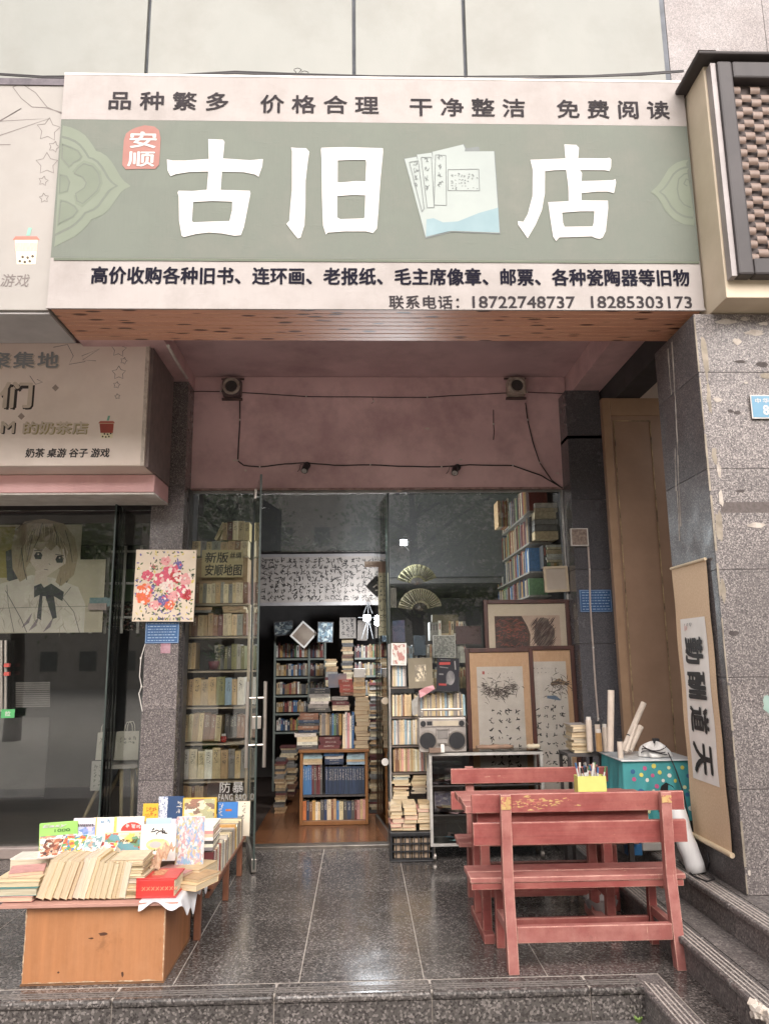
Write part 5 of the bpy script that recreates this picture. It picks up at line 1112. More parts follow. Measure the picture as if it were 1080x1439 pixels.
MB().box(X_+.02, YR+.04, bz+rh+.05, X_+rw-.02, YR+.058, bz+rh+.066).box(X_+.02, YR+.04, bz+rh, X_+.034, YR+.058, bz+rh+.05).box(X_+rw-.034, YR+.04, bz+rh, X_+rw-.02, YR+.058, bz+rh+.05).build('handle', steel, bb, bevel=.003)
MB().tube([(X_+rw-.02, YR+.08, bz+rh), (X_+rw+.03, YR+.085, bz+rh-.06)], .003, 5).build('aerial', steel, bb)
for nm, lb, x, y, w_, h_, mt_ in (('cardboard_box', 'small brown cardboard box in front of the boombox', 612, 1058, .09, .035, MATS['cardboard']), ('paper_cup', 'small white box beside the cardboard box on the cabinet', 621, 1054, .03, .06, paper_white)):
    c = at(x, y, Y=YD+.02); MB_ = MB().box(c.x-w_/2, YD+.005, dzt+.0265, c.x+w_/2, YD+.05 if nm == 'paper_cup' else YD-.0+.004, dzt+.0265+h_)
    if nm == 'paper_cup': MB_ = MB().box(c.x-w_/2, YD-.02, dzt+.0265, c.x+w_/2, YD+.004, dzt+.0265+h_)
    else: MB_ = MB().box(c.x-w_/2-.01, YD-.04, dzt+.0265, c.x+w_/2-.012, YD+.004, dzt+.0265+h_)
    tag(MB_.build(nm, mt_, bevel=.003), lb, 'box')
for k, (x0, x1, nm) in enumerate(((670, 722, 'rolled_papers'), (742, 760, 'wrapped_bundle'))):
    c0, c1 = at(x0, 1056, Y=YD+.05), at(x1, 1054, Y=YD+.05); z = dzt+.05
    tag(MB().tube([(c0.x+(c1.x-c0.x)*i/6, YD+.09+.006*math.sin(i*2), z) for i in range(7)], [.012, .02, .016, .022, .017, .02, .012], 9).build(nm, [M('brown_paper', '#8f7360', '#76604f', 25, .8), M('ivory_paper', '#d0c3aa', '#bcae95', 20, .8)][k], smooth=True), ['brown crumpled roll lying on the display cabinet', 'ivory wrapped bundle at the right end of the display cabinet'][k], 'paper')

# ---------------------------------------------------------------- red benches and table
red = woodpaint('red_paint', '#8a443f', '#a4665c', '#c79f88', (2.5, 60, 60), .75, .66, edge='#d3a795')
red_end = woodpaint('red_worn', '#93554e', '#b17c72', '#cba58c', (22, 22, 5), .8, .65, .6, edge='#d8b3a0')
bare = M('bare_wood', '#c2a36c', '#a98a54', 16, .7, st=(1, 1, .3), chips='#a25a52', chipt=.52, chsc=45)
def bench(label, ox, oy, w, face, uprights, zback, group='red painted wooden benches'):
    """bench in local axes: back at y=0, seat towards +y; face=-1 turns it"""
    t = thing('bench', label, 'bench', (ox, oy, 0), group, rot=(0, 0, 1e-4 if face > 0 else math.pi))
    L, R_ = -w/2, w/2; bv = .004; ux = uprights
    for x in ux:
        b = MB(); pr = [(-.075, 0), (-.018, 0), (.03, .40), (.012, zback), (-.028, zback), (-.018, .42)]
        vv = [(x-.026, y, z) for y, z in pr]+[(x+.026, y, z) for y, z in pr]; n = len(pr)
        b.add(vv, [tuple(range(n)), tuple(range(2*n-1, n-1, -1))]+[(i, i+n, (i+1) % n+n, (i+1) % n) for i in range(n)]); b.build('upright', red_end, t, bevel=.003)
        MB().box(x-.022, .27, 0, x+.022, .312, .3755).build('front_leg', red, t, bevel=bv)
        MB().box(x-.0175, .093, .325, x+.0175, .269, .3755).build('seat_bearer', red_end, t, bevel=bv)
        MB().box(x-.016, -.02, .15, x+.016, .269, .195).build('side_stretcher', red_end, t, bevel=bv)
    MB().box(L, .033, zback-.098, R_, .058, zback-.005).build('back_plank', red, t, bevel=bv)
    MB().box(L+.004, .036, zback-.255, R_+.004, .062, zback-.145).build('back_plank', red, t, bevel=bv)
    for k, (y0, y1) in enumerate(((.065, .178), (.186, .31))): MB().box(L-.015, y0, .376, R_-.01, y1, .402).build('seat_plank', red_end, t, bevel=bv)
    MB().box(L-.008, .072, .342, R_-.02, .092, .3755).build('seat_rail', red, t, bevel=.003)
    for x in ux:
        for zz in (zback-.03, zback-.075, zback-.17, zback-.225): MB().cyl((x+.008*(1 if zz > zback-.1 else -1), -.024 if zz > zback-.1 else -.0195, zz), (x+.008*(1 if zz > zback-.1 else -1), .012, zz), .0045, 8).build('screw', dark_metal, t)
    MB().box(ux[0]+.027, -.05, .13, ux[1]-.027, -.012, .205).build('back_stretcher', red_end, t, bevel=bv)
    MB().box(ux[0]+.025, .28, .09, ux[1]-.025, .305, .14).build('front_stretcher', red, t, bevel=bv)
    return t
nb = bench('near red wooden bench with its slatted back to the street', 1.115, 4.09, 1.10, 1, (-.385, .435), .815)
for x, z0, z1 in ((-.385, .745, .805), (.435, .765, .80)):
    MB().box(x-.0255, -.0305, z0, x+.0255, -.0285, z1).build('bare_patch', bare, nb)
rr = random.Random(77); it = []
for k in range(60):
    x = rr.gauss(-.27, .05) if k % 3 else rr.gauss(-.16, .12); z = .765+rr.gauss(0, .014); it.append(([(x-rr.uniform(.004, .02), z), (x, z+.003), (x+rr.uniform(.004, .02), z+rr.uniform(-.004, .004))], [.003, rr.uniform(.003, .009), .003]))
strokes(Frame((0, .0328, 0), (1, 0, 0), (0, 0, 1)), [s for s in it if -.35 < s[0][0][0] < .4], bare, nb, .0002, 'paint_chips')
fb = bench('far red wooden bench facing the street behind the red table', 1.125, 5.22, 1.09, -1, (-.40, .42), .80)
tb = thing('red_table', 'worn red wooden table between the two red benches', 'table', (1.1, 4.65, 0))
tx0, tx1, ty0, ty1 = .568, 1.66, 4.40, 4.90
for k in range(3):
    y0 = ty0+k*(ty1-ty0)/3; MB().box(tx0+.006*(k % 2), y0+.0015, .665, tx1, y0+(ty1-ty0)/3-.0015, .703).build('top_plank', red_end, tb, bevel=.004)
MB().box(tx0+.07, ty0+.05, .60, tx1-.07, ty0+.075, .664).build('apron', red, tb, bevel=.003); MB().box(tx0+.07, ty1-.075, .60, tx1-.07, ty1-.05, .664).build('apron', red, tb, bevel=.003)
for x in (.68, 1.36):
    for y in (4.50, 4.80): MB().box(x-.025, y-.025, .05, x+.025, y+.025, .6635 if x > 1 else .5995).build('leg', red, tb, bevel=.004)
    MB().box(x-.03, 4.42, 0.0, x+.03, 4.92, .0495).build('foot_runner', red_end, tb, bevel=.006)
MB().box(.706, 4.63, .20, 1.334, 4.66, .255).build('stretcher', red, tb, bevel=.003)
for x in (.68, 1.36): MB().box(x-.015, 4.526, .19, x+.015, 4.774, .26).build('side_rail', red, tb)
# pen box
pb = thing('pen_box', 'yellow green square box of pens on the red table', 'pen holder', (1.315, 4.66, .704))
lime = M('lime_plastic', '#c3c270', '#b7b665', 5, .5)
w_ = .082; b = MB(); cx_, cy_ = 1.318, 4.60; z0 = .704; z1 = .825
b.box(cx_-w_, cy_-.04, z0, cx_+w_, cy_-.036, z1).box(cx_-w_, cy_+.036, z0, cx_+w_, cy_+.04, z1).box(cx_-w_, cy_-.0359, z0, cx_-w_+.004, cy_+.0359, z1).box(cx_+w_-.004, cy_-.0359, z0, cx_+w_, cy_+.0359, z1).box(cx_-w_+.004, cy_-.0359, z0, cx_+w_-.004, cy_+.0359, z0+.004)
b.build('box', lime, pb); rr = random.Random(5)
gpen = 'pens in the yellow green box'
for k in range(16):
    x = cx_+rr.uniform(-.065, .065); y = cy_+rr.uniform(-.026, .026); d = Vector((rr.uniform(-.25, .25), rr.uniform(-.1, .1), 1)).normalized(); L = rr.uniform(.13, .165); p0 = Vector((x, y, z0+.005)); d.x *= (0.2 if abs(x-cx_) > .05 else 1)
    cname = rr.choice(['white', 'blue', 'black', 'grey', 'green']); mm = M('pen_'+cname, PAL[cname], None, 5, .35)
    pn = tag(MB().cyl(p0, p0+d*L, .005, 8).cyl(p0+d*(L+.0003), p0+d*(L+.03), .0058, 8, m=1).build('pen', [M('pen_body', '#c9c5c0', None, 5, .3), mm]), '%s capped pen, one of several standing in the yellow green box' % cname, 'pen', gpen+', '+cname)

# bowl under the table, bags, white roll
bo = thing('plastic_bowl', 'clear plastic bag bowl on the floor under the red table', 'bowl', at(845, 1288, Z=0))
c = at(845, 1288, Z=0); b = MB()
def bowl(u, v): a = 6.2832*u; r = .045+.05*v**.6+.006*math.sin(9*a)*v; return (c.x+math.cos(a)*r, c.y+math.sin(a)*r, .002+.10*v+.008*math.sin(7*a+1)*v)
b.grid(bowl, 36, 6); b.build('bowl', M('cloudy_plastic', '#a8a3a0', '#8f8a88', 14, .3), bo, smooth=True)
MB().cyl(c+Vector((0, 0, .003)), c+Vector((0, 0, .07)), .045, 14, .06).build('contents', M('pinkish_rag', '#8e7f7d', '#a59a96', 30, .8), bo)
wrl = thing('white_roll', 'white plastic wrapped roll leaning between the bench and the stone pillar', 'roll', (1.86, 4.45, .30))
p0 = at(965, 1219, X=1.885); p0 = Vector((1.875, 4.55, .302)); p1 = Vector((1.80, 4.62, .66))
MB().tube([p0+(p1-p0)*t+Vector((.004*math.sin(t*9), 0, 0)) for t in [i/8 for i in range(9)]], [.052, .054, .052, .055, .052, .053, .054, .052, .05], 18).build('roll', M('white_plastic', '#d8d6d4', '#c9c7c6', 12, .35, st=(1, 1, .3), bs=.3), wrl, smooth=True)
MB().cyl(p1+(p1-p0).normalized()*.001, p1+(p1-p0).normalized()*.012, .05, 18, .044).build('end_cap', MATS['cardboard'], wrl)

# ---------------------------------------------------------------- cloth covered side table
zT = .87; px0_, px1_, py0, py1 = 1.60, 2.04, 4.86, 5.28
pt = thing('cloth_table', 'small table under a teal cloth with coloured dots and a glass top', 'table', (1.82, 5.05, .3))
teal = M('teal_cloth', '#3f8c8d', '#367d80', 4, .8, bs=.2, bsc=60)
def drape(u, v):
    # perimeter walk with folds
    P = [(px0_, py1), (px0_, py0), (px1_, py0), (px1_, py1)]; L = [py1-py0, px1_-px0_, py1-py0]; s = u*sum(L)
    if s < L[0]: x, y, nx_, ny_ = px0_, py1-s, -1, 0
    elif s < L[0]+L[1]: x, y, nx_, ny_ = px0_+(s-L[0]), py0, 0, -1
    else: x, y, nx_, ny_ = px1_, py0+(s-L[0]-L[1]), 1, 0
    f = v*(.018+.016*math.sin(s*38)+.01*math.sin(s*71+1)); return (x+nx_*f, y+ny_*f, zT-.012-v*.34)
MB().grid(drape, 110, 10).build('cloth', teal, pt, smooth=True)
MB().box(px0_-.004, py0-.004, zT-.0125, px1_+.004, py1+.004, zT-.006).build('board', teal, pt)
MB().box(px0_-.012, py0-.016, zT-.005, px1_+.012, py1+.012, zT+.002).build('glass_top', M('table_glass', '#cfd3d3', '#bfc5c6', 4, .12, bs=0), pt, bevel=.001)
for x in (px0_+.03, px1_-.03):
    for y in (py0+.04, py1-.04): MB().box(x-.015, y-.015, .15 if x < 1.79 else .30, x+.015, y+.015, zT-.013).build('leg', dark_metal, pt)
rr = random.Random(14); dots = {}
dcol = {'pink_dot': '#b0567c', 'cream_dot': '#cfd0a0', 'blue_dot': '#2f5b82', 'yellow_dot': '#c9c25e', 'white_dot': '#d8d8cc'}
FT = Frame((0, py0, 0), (1, 0, 0), (0, 0, 1))
def on_cloth(x, z):
    s = (py1-py0)+(x-px0_); v = (zT-.012-z)/.34; return v*(.018+.016*math.sin(s*38)+.01*math.sin(s*71+1))
b = {k: MB() for k in dcol}; pts = []
for k in range(200):
    x = rr.uniform(px0_+.02, px1_-.02); z = rr.uniform(zT-.30, zT-.03)
    if all(math.hypot(x-a, z-c_) > .042 for a, c_ in pts) and len(pts) < 48: pts.append((x, z))
for k, (x, z) in enumerate(pts):
    kk = list(dcol)[k % 5]; r = rr.uniform(.010, .0145); n = 12; vv = [(x, py0-on_cloth(x, z)-.0025, z)]
    for i in range(n): a = 6.2832*i/n; X2 = x+math.cos(a)*r; Z2 = z+math.sin(a)*r; vv.append((X2, py0-on_cloth(X2, Z2)-.0025, Z2))
    b[kk].add(vv, [(0, (i+1) % n+1, i+1) for i in range(n)])
for kk in dcol: b[kk].build(kk, M(kk, dcol[kk], None, 6, .8, bs=0), pt)
bears = MB()
for (cx_, cz_) in ((px0_+.20, zT-.20), (px0_+.42, zT-.2)):
    for (dx, dz, r) in ((0, 0, .026), (-.022, .022, .009), (.022, .022, .009)):
        y = py0-on_cloth(cx_+dx, cz_+dz)-.004; bears.add([(cx_+dx, y, cz_+dz)]+[(cx_+dx+math.cos(6.28*i/12)*r, y, cz_+dz+math.sin(6.28*i/12)*r*.8) for i in range(12)], [(0, (i+1) % 12+1, i+1) for i in range(12)])
bears.build('bear_print', M('bear_cream', '#d6cdb5', None, 6, .8, bs=0), pt)
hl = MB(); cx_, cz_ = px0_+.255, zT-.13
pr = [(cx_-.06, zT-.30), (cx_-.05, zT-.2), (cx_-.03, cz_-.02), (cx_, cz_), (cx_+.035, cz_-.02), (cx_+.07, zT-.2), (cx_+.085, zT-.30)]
hl.add([(x, py0-on_cloth(x, z)-.005, z) for x, z in pr], [tuple(range(len(pr)-1, -1, -1))]); hl.build('gap_shade', M('gap_shade_black', '#161616', None, 5, .9, bs=0), pt)  # flat black shape on the cloth, painted in as the shade of an opening
# things on the small table
gR = 'paper rolls standing on and behind the small table'
pap = M('roll_paper', '#c3b6a8', '#b3a597', 14, .8)
def roll(p0, p1, r, label, tie=False):
    t_ = thing('paper_roll', label, 'paper roll', p0, gR); MB().cyl(p0, p1, r, 16).build('roll', pap, t_, smooth=False)
    d = (Vector(p1)-Vector(p0)).normalized(); MB().cyl(Vector(p1)+d*.0003, Vector(p1)+d*.002, r*.55, 12).build('core_shade', dark_wall, t_)  # dark disc on the solid end, painted shade of a hollow core
    if tie: m_ = Vector(p0)+(Vector(p1)-Vector(p0))*.3; MB().cyl(m_-d*.004, m_+d*.004, r*1.06, 14).build('band', black_plastic, t_)
yR = 5.05
roll(at(857, 1056, Y=yR), at(858, 970, Y=yR), .021, 'tallest upright paper roll left of the brown panel')
roll(at(875, 1055, Y=5.1), at(904, 988, Y=5.16), .019, 'longest slanting paper roll with a dark band', True)
roll(at(884, 1055, Y=5.05), at(900, 1021, Y=5.1), .019, 'short fat paper roll slanting beside the long one')
roll(at(879, 1057, Y=5.0), at(893, 1019, Y=5.1), .012, 'thin pale paper roll between the two slanting rolls')
# bottle-like tubes on a shelf left of the table
pst = thing('tall_stool', 'narrow dark stand carrying newspapers and tubes left of the dotted table', 'stand', (1.52, 5.35, .0))
zs_ = at(820, 1058, Y=5.35).z
MB().box(1.38, 5.30, zs_-.02, 1.62, 5.55, zs_).build('top', dark_wall, pst)
for x in (1.39, 1.60):
    for y in (5.31, 5.53): MB().box(x-.01, y-.01, .0 if x < 1.5 else .15, x+.01, y+.01, zs_-.0205).build('leg', dark_metal, pst)
pile(805, 830, 1056, 1019, 5.33, 11, ['white', 'cream', 'grey', 'sand', 'pale blue'], 'of the newspaper pile left of the paper rolls', 'newspapers on the narrow stand', cat='magazine', kind='flatedge', zbase=zs_+.001, depth=.18)
gT = 'stoppered tubes left of the paper rolls'
for k, (x, y0, y1, r) in enumerate(((829, 1056, 1012, .020), (841, 1056, 1018, .018), (851, 1056, 1022, .017), (828, 1068, 1045, .017), (842, 1056, 1030, .02))):
    p0 = at(x, y0, Y=5.28-.02*k); p1 = at(x, y1, Y=5.28-.02*k); p1.x = p0.x
    if p0.z < zs_: p0.z = zs_+.001
    if k == 3: p0 = Vector((px0_+.02, 4.95, zT+.0025)); p1 = p0+Vector((0, 0, .1))
    t_ = thing('stoppered_tube', ['tall pale tube with a clear cap, leftmost of the tubes', 'pale tube with a black band beside the leftmost', 'pale tube close to the tallest paper roll', 'short pale tube with a black stopper at the table corner', 'amber tube standing in front of the pale ones'][k], 'tube', p0, gT)
    MB().cyl(p0, p1, r, 14).build('tube', M('amber', '#a98558', '#96744b', 9, .4) if k == 4 else pap, t_)
    MB().cyl(p1+Vector((0, 0, .0005)), p1+Vector((0, 0, .02)), r*.8, 14).build('stopper', black_plastic if k in (1, 3) else white_metal, t_)
# bag with cable coil on the glass top
bg_ = thing('plastic_bag', 'crumpled white plastic bag on the glass top of the dotted table', 'bag', (1.83, 4.98, zT)); c = Vector((1.86, 5.0, zT+.003))
rr = random.Random(6)
ph_ = [rr.uniform(0, 6) for _ in range(6)]
def bag(u, v): a = 6.2832*u; r = .09*(math.cos(v*1.5)**.7 if v < 1 else .05)*(1+.15*math.sin(5*a+ph_[0]+v*3)+.1*math.sin(11*a+v*5)); return (c.x+math.cos(a)*r, c.y+math.sin(a)*r*.8, c.z+.075*math.sin(v*1.45)*(1+.25*math.sin(3*a+ph_[1]))+.003)
MB().grid(bag, 40, 9).build('bag', M('bag_white', '#d5d2cd', '#bdb9b4', 18, .35), bg_, smooth=True)
cb_ = thing('cable_coil', 'coiled dark cable with a plug on the crumpled bag, one end hanging down', 'cable', c)
b = MB()
for k in range(3): b.tube([(c.x-.01+(.085-.006*k)*math.cos(a), c.y-.02+(.06-.004*k)*math.sin(a), c.z+.03+.012*k+.012*math.sin(2*a+k)) for a in [i*.35 for i in range(19)]], .0032, 5)
b.tube([(c.x+.05, c.y-.08, c.z+.03), (c.x+.03, py0-.03, zT+.01), (c.x+.05, py0-.045, zT-.06), (c.x+.08, py0-.05, zT-.18), (c.x+.10, py0-.05, zT-.33)], .004, 6)
b.build('cable', black_cable, cb_); MB().box(c.x-.01, c.y-.01, c.z+.08, c.x+.03, c.y+.02, c.z+.11).build('plug', black_plastic, cb_, bevel=.004)
fc = thing('floor_cable', 'loose black cable dropping behind the scroll onto the upper step', 'cable', (1.93, 4.3, .3))
MB().tube([at(993, 1198, X=1.940), at(996, 1212, X=1.940), at(994, 1222, X=1.938), Vector((1.90, 4.38, .312)), Vector((1.85, 4.36, .307)), Vector((1.82, 4.45, .309)), Vector((1.84, 4.62, .307)), Vector((1.88, 4.8, .306))], .0042, 6).build('cable', black_cable, fc)
# blue bag and white box seen between the slats
for nm, lb, x0, y0, x1, y1, Y, mt_, cat in (('blue_bag', 'blue plastic bag hanging under the tables behind the bench slats', 880, 1186, 903, 1203, 4.95, M('bag_blue', '#2f6496', '#3a76a8', 14, .4), 'bag'), ('foam_box', 'white foam box on the steps behind the near bench', 902, 1184, 930, 1196, 5.0, paper_white, 'box'), ('printed_bag', 'blue and white printed carton behind the near bench back', 884, 1143, 901, 1155, 4.95, artmat('carton_art', ['#3f6f9f', '#d5d5d5', '#3f6f9f', '#e0e0e0', '#7aa0c0'], 3, 2), 'carton')):
    a, b2 = at(x0, y0, Y=Y), at(x1, y1, Y=Y)
    b = MB(); b.box(a.x, Y, b2.z, b2.x, Y+.06, a.z); o = b.build(nm, mt_, bevel=.008); tag(o, lb, cat)

# ---------------------------------------------------------------- hanging scroll on the pillar side
XS_ = 1.936
sc = thing('hanging_scroll', 'long beige hanging scroll with four big seal-script characters on the stone pillar', 'scroll', (XS_, 4.45, .47))
FSc = Frame((XS_, 0, 0), (0, -1, 0), (0, 0, 1))
burlap = M('scroll_silk', '#d3b899', '#c7aa8b', 90, .9, bs=.3, bsc=200)
qs = lambda px, py: (lambda p: (-p.y, p.z))(at(px, py, X=XS_))
ya, yb = 4.69, 4.215
def scr(u, v): y = ya+(yb-ya)*u; z = .485+(2.02-.485)*v; return (XS_-.004*math.sin(z*7+u*2)**2-.001, y, z)
MB().grid(scr, 6, 30).build('silk_body', burlap, sc, smooth=True)
MB().grid(lambda u, v: (XS_-.0035-.004*math.sin((.79+.93*v)*7+(.14+.72*u)*2)**2, ya-.065+(yb-ya+.135)*u, .797+(1.712-.797)*v), 6, 22).build('paper_panel', paper_white, sc, smooth=True)
MB().cyl((XS_-.012, ya+.015, .474), (XS_-.012, yb-.02, .474), .014, 12).build('bottom_rod', M('rod_ivory', '#c9b698', '#bba789', 9, .5), sc)
MB().cyl((XS_-.006, ya+.005, 2.027), (XS_-.006, yb-.005, 2.027), .009, 10).build('top_rod', MATS['rod_ivory'], sc)
Fp = Frame((XS_-.0095, 0, 0), (0, -1, 0), (0, 0, 1))
u0, u1 = -4.60, -4.315
for ch, y0, y1 in (('勤', 892, 936), ('酬', 942, 986), ('道', 992, 1034), ('天', 1042, 1092)):
    z1 = at(990, y0+ (0), X=XS_).z; z0 = at(992, y1, X=XS_).z
    text(ch, Fp, (u0+.02, z0+.008, u1-.02, z1-.008), MATS['ink_black'], sc, n=.001, bold=.03, rot90=True, name='character')
strokes(Fp, scrawl(-4.58, 1.655, -4.45, 1.695, 3, 1, .03, random.Random(2), .15, 4), ink, sc, .001, 'small_signature')
strokes(Fp, [([(-4.555, 1.67), (-4.555, 1.64)], .008), ([(-4.535, 1.67), (-4.535, 1.645)], .008)], M('seal_pink', '#d39a92', None, 5, .8, bs=0), sc, .001, 'seal_mark')

# ---------------------------------------------------------------- plates, stickers, speakers, cables
np_ = thing('street_number_plate', 'pale blue street number plate on the granite pillar', 'sign', at(1068, 572, Y=4.105))
blu = M('plate_blue', '#4b7893', '#5f889d', 3, .35, bs=0); a = at(1053, 555, Y=4.105)
MB().box(a.x, 4.103, a.z-.14, a.x+.26, 4.108, a.z).build('plate', print_white, np_); MB().box(a.x+.006, 4.1015, a.z-.133, a.x+.254, 4.1028, a.z-.007).build('face', blu, np_)
Fn = Frame((0, 4.1012, 0), (1, 0, 0), (0, 0, 1))
text('中华', Fn, (a.x+.025, a.z-.05, a.x+.105, a.z-.02), print_white, np_, n=.0004, bold=.02, space=1.3); text('8', Fn, (a.x+.065, a.z-.12, a.x+.10, a.z-.06), print_white, np_, n=.0004, bold=.04)
pblue = M('notice_blue', '#335a86', '#2a4c75', 5, .35, bs=0); pline = M('notice_white', '#9fb2c6', None, 5, .5, bs=0)
def notice(label, x0, y0, x1, y1, Y, seed):
    a, b2 = at(x0, y0, Y=Y), at(x1, y1, Y=Y); t_ = thing('notice_plate', label, 'sign', ((a.x+b2.x)/2, Y, b2.z)); MB().box(a.x, Y-.004, b2.z, b2.x, Y, a.z).build('plate', pblue, t_, bevel=.001)
    w = b2.x-a.x; h = a.z-b2.z; its = []; rr = random.Random(seed)
    for r in range(7):
        z = a.z-h*(.12+r*.125); x = a.x+w*.08
        while x < b2.x-w*.1:
            l = rr.uniform(.006, .03); its.append(([(x, z), (min(x+l, b2.x-w*.06), z)], .006)); x += l+.008
    its += [([(a.x+.006, b2.z+.006), (b2.x-.006, b2.z+.006)], .003), ([(a.x+.006, a.z-.006), (b2.x-.006, a.z-.006)], .003), ([(a.x+.006, b2.z+.006), (a.x+.006, a.z-.006)], .003), ([(b2.x-.006, b2.z+.006), (b2.x-.006, a.z-.006)], .003)]
    strokes(Frame((0, Y-.0045, 0), (1, 0, 0), (0, 0, 1)), its, pline, t_, .0005, 'fine_print')
notice('small blue notice plate with white lines below the flower painting', 205, 873, 251, 904, 6.345, 1)
notice('small blue notice plate on the black pillar right of the paintings', 813, 829, 860, 860, 6.345, 2)
st1 = panelthing('square_sticker', 'tiny square mauve sticker below the blue notice on the speckled pillar', 'sticker', 226, 904, 239, 918, 6.345, M('mauve_sticker', '#8a5f6a', '#a3828a', 30, .6), 0, th=.002)[0]
# flower painting
tf, w, h = panelthing('flower_painting', 'unframed canvas of pink and red flowers hung on the speckled pillar', 'painting', 191, 773, 272, 873, 6.30, M('canvas_cream', '#d2c3b0', '#c8b8a4', 5, .8), .012, th=.025)
rr = random.Random(31); fl_c = {'rose': '#c9566a', 'red_petal': '#b23c3c', 'blush': '#d99a98', 'orange_petal': '#d96a42', 'leaf_green': '#5c6b45', 'violet_petal': '#6a5f94', 'pale_petal': '#e0cfc4', 'lemon': '#cdbb6a', 'dark_leaf2': '#353c33'}
fb_ = {k: [] for k in fl_c}
def inb(x, z, m=.03): return max(-w/2+m, min(w/2-m, x)), max(-h/2+m, min(h/2-m, z))
for k in range(420):
    t_ = rr.random(); x = rr.gauss(.02, .12); z = rr.gauss(-.03, .17); x, z = inb(x, z, .02); kk = rr.choice(['leaf_green', 'dark_leaf2', 'lemon', 'leaf_green', 'violet_petal']); a = rr.uniform(0, 3.1); l = rr.uniform(.010, .026)
    fb_[kk].append(([(x-math.cos(a)*l*.7, z-math.sin(a)*l*.7), (x, z), (x+math.cos(a)*l*.7, z+math.sin(a)*l*.7)], [.002, rr.uniform(.008, .018), .002]))
for (x, z, r, kk) in ((-.14, .08, .035, 'rose'), (-.02, .05, .05, 'rose'), (.05, .10, .055, 'rose'), (.0, .2, .03, 'blush'), (.09, .07, .04, 'red_petal'), (.03, -.01, .04, 'pale_petal'), (.15, -.05, .045, 'rose'), (.08, -.09, .035, 'blush'), (.17, .05, .04, 'blush'), (-.07, -.16, .03, 'blush'), (-.16, -.05, .05, 'orange_petal'), (-.16, -.09, .05, 'orange_petal'), (.05, -.16, .03, 'orange_petal'), (.1, .16, .03, 'violet_petal'), (.0, -.12, .035, 'violet_petal'), (.19, -.08, .03, 'red_petal'), (-.1, .15, .02, 'leaf_green')):
    r *= 1.25
    for k in range(26):
        a = k*2.4; q_ = r*(k/26)**.5; X_, Z_ = inb(x+math.cos(a)*q_, z+math.sin(a)*q_, .035); l = r*.42; kk2 = kk if rr.random() < .72 else rr.choice(['blush', 'pale_petal', 'rose'])
        fb_[kk2].append(([(X_-math.sin(a)*l*.6, Z_+math.cos(a)*l*.6), (X_+math.cos(a)*.003, Z_), (X_+math.sin(a)*l*.6, Z_-math.cos(a)*l*.6)], [r*.14, r*.42, r*.14]))
for i, (kk, its) in enumerate(fb_.items()):
    if its: strokes(Fl, its, M(kk, fl_c[kk], None, 30, .7, bs=0), tf, .0012+{'leaf_green': 0, 'dark_leaf2': .0002, 'lemon': .0004, 'violet_petal': .0006}.get(kk, .001+i*.0003), kk+'_strokes')
# speakers under the ceiling
def horn(px, py, label, rusty):
    c = at(px, py, Y=6.50); t_ = thing('wall_speaker', label, 'speaker', (c.x, 6.578, c.z), 'weathered round speakers on the lintel wall'); cream2 = M('speaker_cream', '#bdb0a3', '#a1948a', 14, .5, dirt='#5e504a', dirtamt=.8, dsc=12)
    s = .085
    b = MB(); n = 28; P = []
    for i in range(n):
        a = 6.2832*i/n; k = (abs(math.cos(a))**6+abs(math.sin(a))**6)**(-1/6); P.append((math.cos(a)*s*k, math.sin(a)*s*k))
    b.add([(c.x+x, 6.578, c.z+z) for x, z in P]+[(c.x+x*.96, 6.50, c.z+z*.96) for x, z in P], [tuple(range(2*n-1, n-1, -1))]+[(i, i+n, (i+1) % n+n, (i+1) % n) for i in range(n)]); b.build('housing', cream2 if not rusty else M('speaker_dark', '#54474a', '#6a5b5a', 9, .6), t_)
    b = MB(); vv = []
    for (r, y) in ((.076, 6.4995), (.078, 6.478), (.066, 6.470), (.054, 6.478), (.052, 6.4995)): vv.append([(c.x+math.cos(6.2832*i/n)*r, y, c.z+math.sin(6.2832*i/n)*r) for i in range(n)])
    b.add(sum(vv, []), [(k*n+i, k*n+(i+1) % n, (k+1)*n+(i+1) % n, (k+1)*n+i) for k in range(4) for i in range(n)]); b.build('ring', cream2, t_, smooth=True)
    MB().cyl((c.x, 6.4995, c.z), (c.x, 6.488, c.z), .0515, 28).build('grille', black_plastic, t_)
    b = MB()
    for k in range(-4, 5): L = math.sqrt(max(.0, .05**2-(k*.011)**2)); b.box(c.x+k*.011-.0015, 6.4855, c.z-L, c.x+k*.011+.0015, 6.4875, c.z+L); b.box(c.x-L, 6.4833, c.z+k*.011-.0015, c.x+L, 6.4853, c.z+k*.011+.0015)
    b.build('mesh', M('mesh_grey', '#5d5654', None, 20, .5), [o for o in t_.children if o.name.startswith('grille')][-1])
    MB().box(c.x-.09, 6.55, c.z-.105, c.x+.09, 6.579, c.z-.088).box(c.x-.1, 6.56, c.z+.088, c.x+.1, 6.579, c.z+.1).build('bracket', M('bracket_brown', '#5a4744', '#473836', 12, .7), t_)
    return t_
horn(325, 543, 'weathered square speaker with a pale ring, left end of the lintel wall', True)
horn(726, 542, 'weathered round cream speaker, right end of the lintel wall', False)
def cab(name, label, pts, r=.005, Y=6.572, cat='cable', mt_=None):
    P = [at(x, y, Y=Y) for x, y in pts]; Q = []
    for i in range(len(P)-1):
        for t in (0, .33, .66): Q.append(P[i]+(P[i+1]-P[i])*t+Vector((0, 0, rnd.uniform(-.002, .002))))
    Q.append(P[-1]); t_ = thing(name, label, cat, P[0]); MB().tube(Q, r, 5).build('wire', mt_ or black_cable, t_)
    b = MB(); 
    for p in P[1:-1:2]: b.obox(p+Vector((0, -.004, 0)), .012, .008, .014)
    b.build('clips', white_metal, t_)
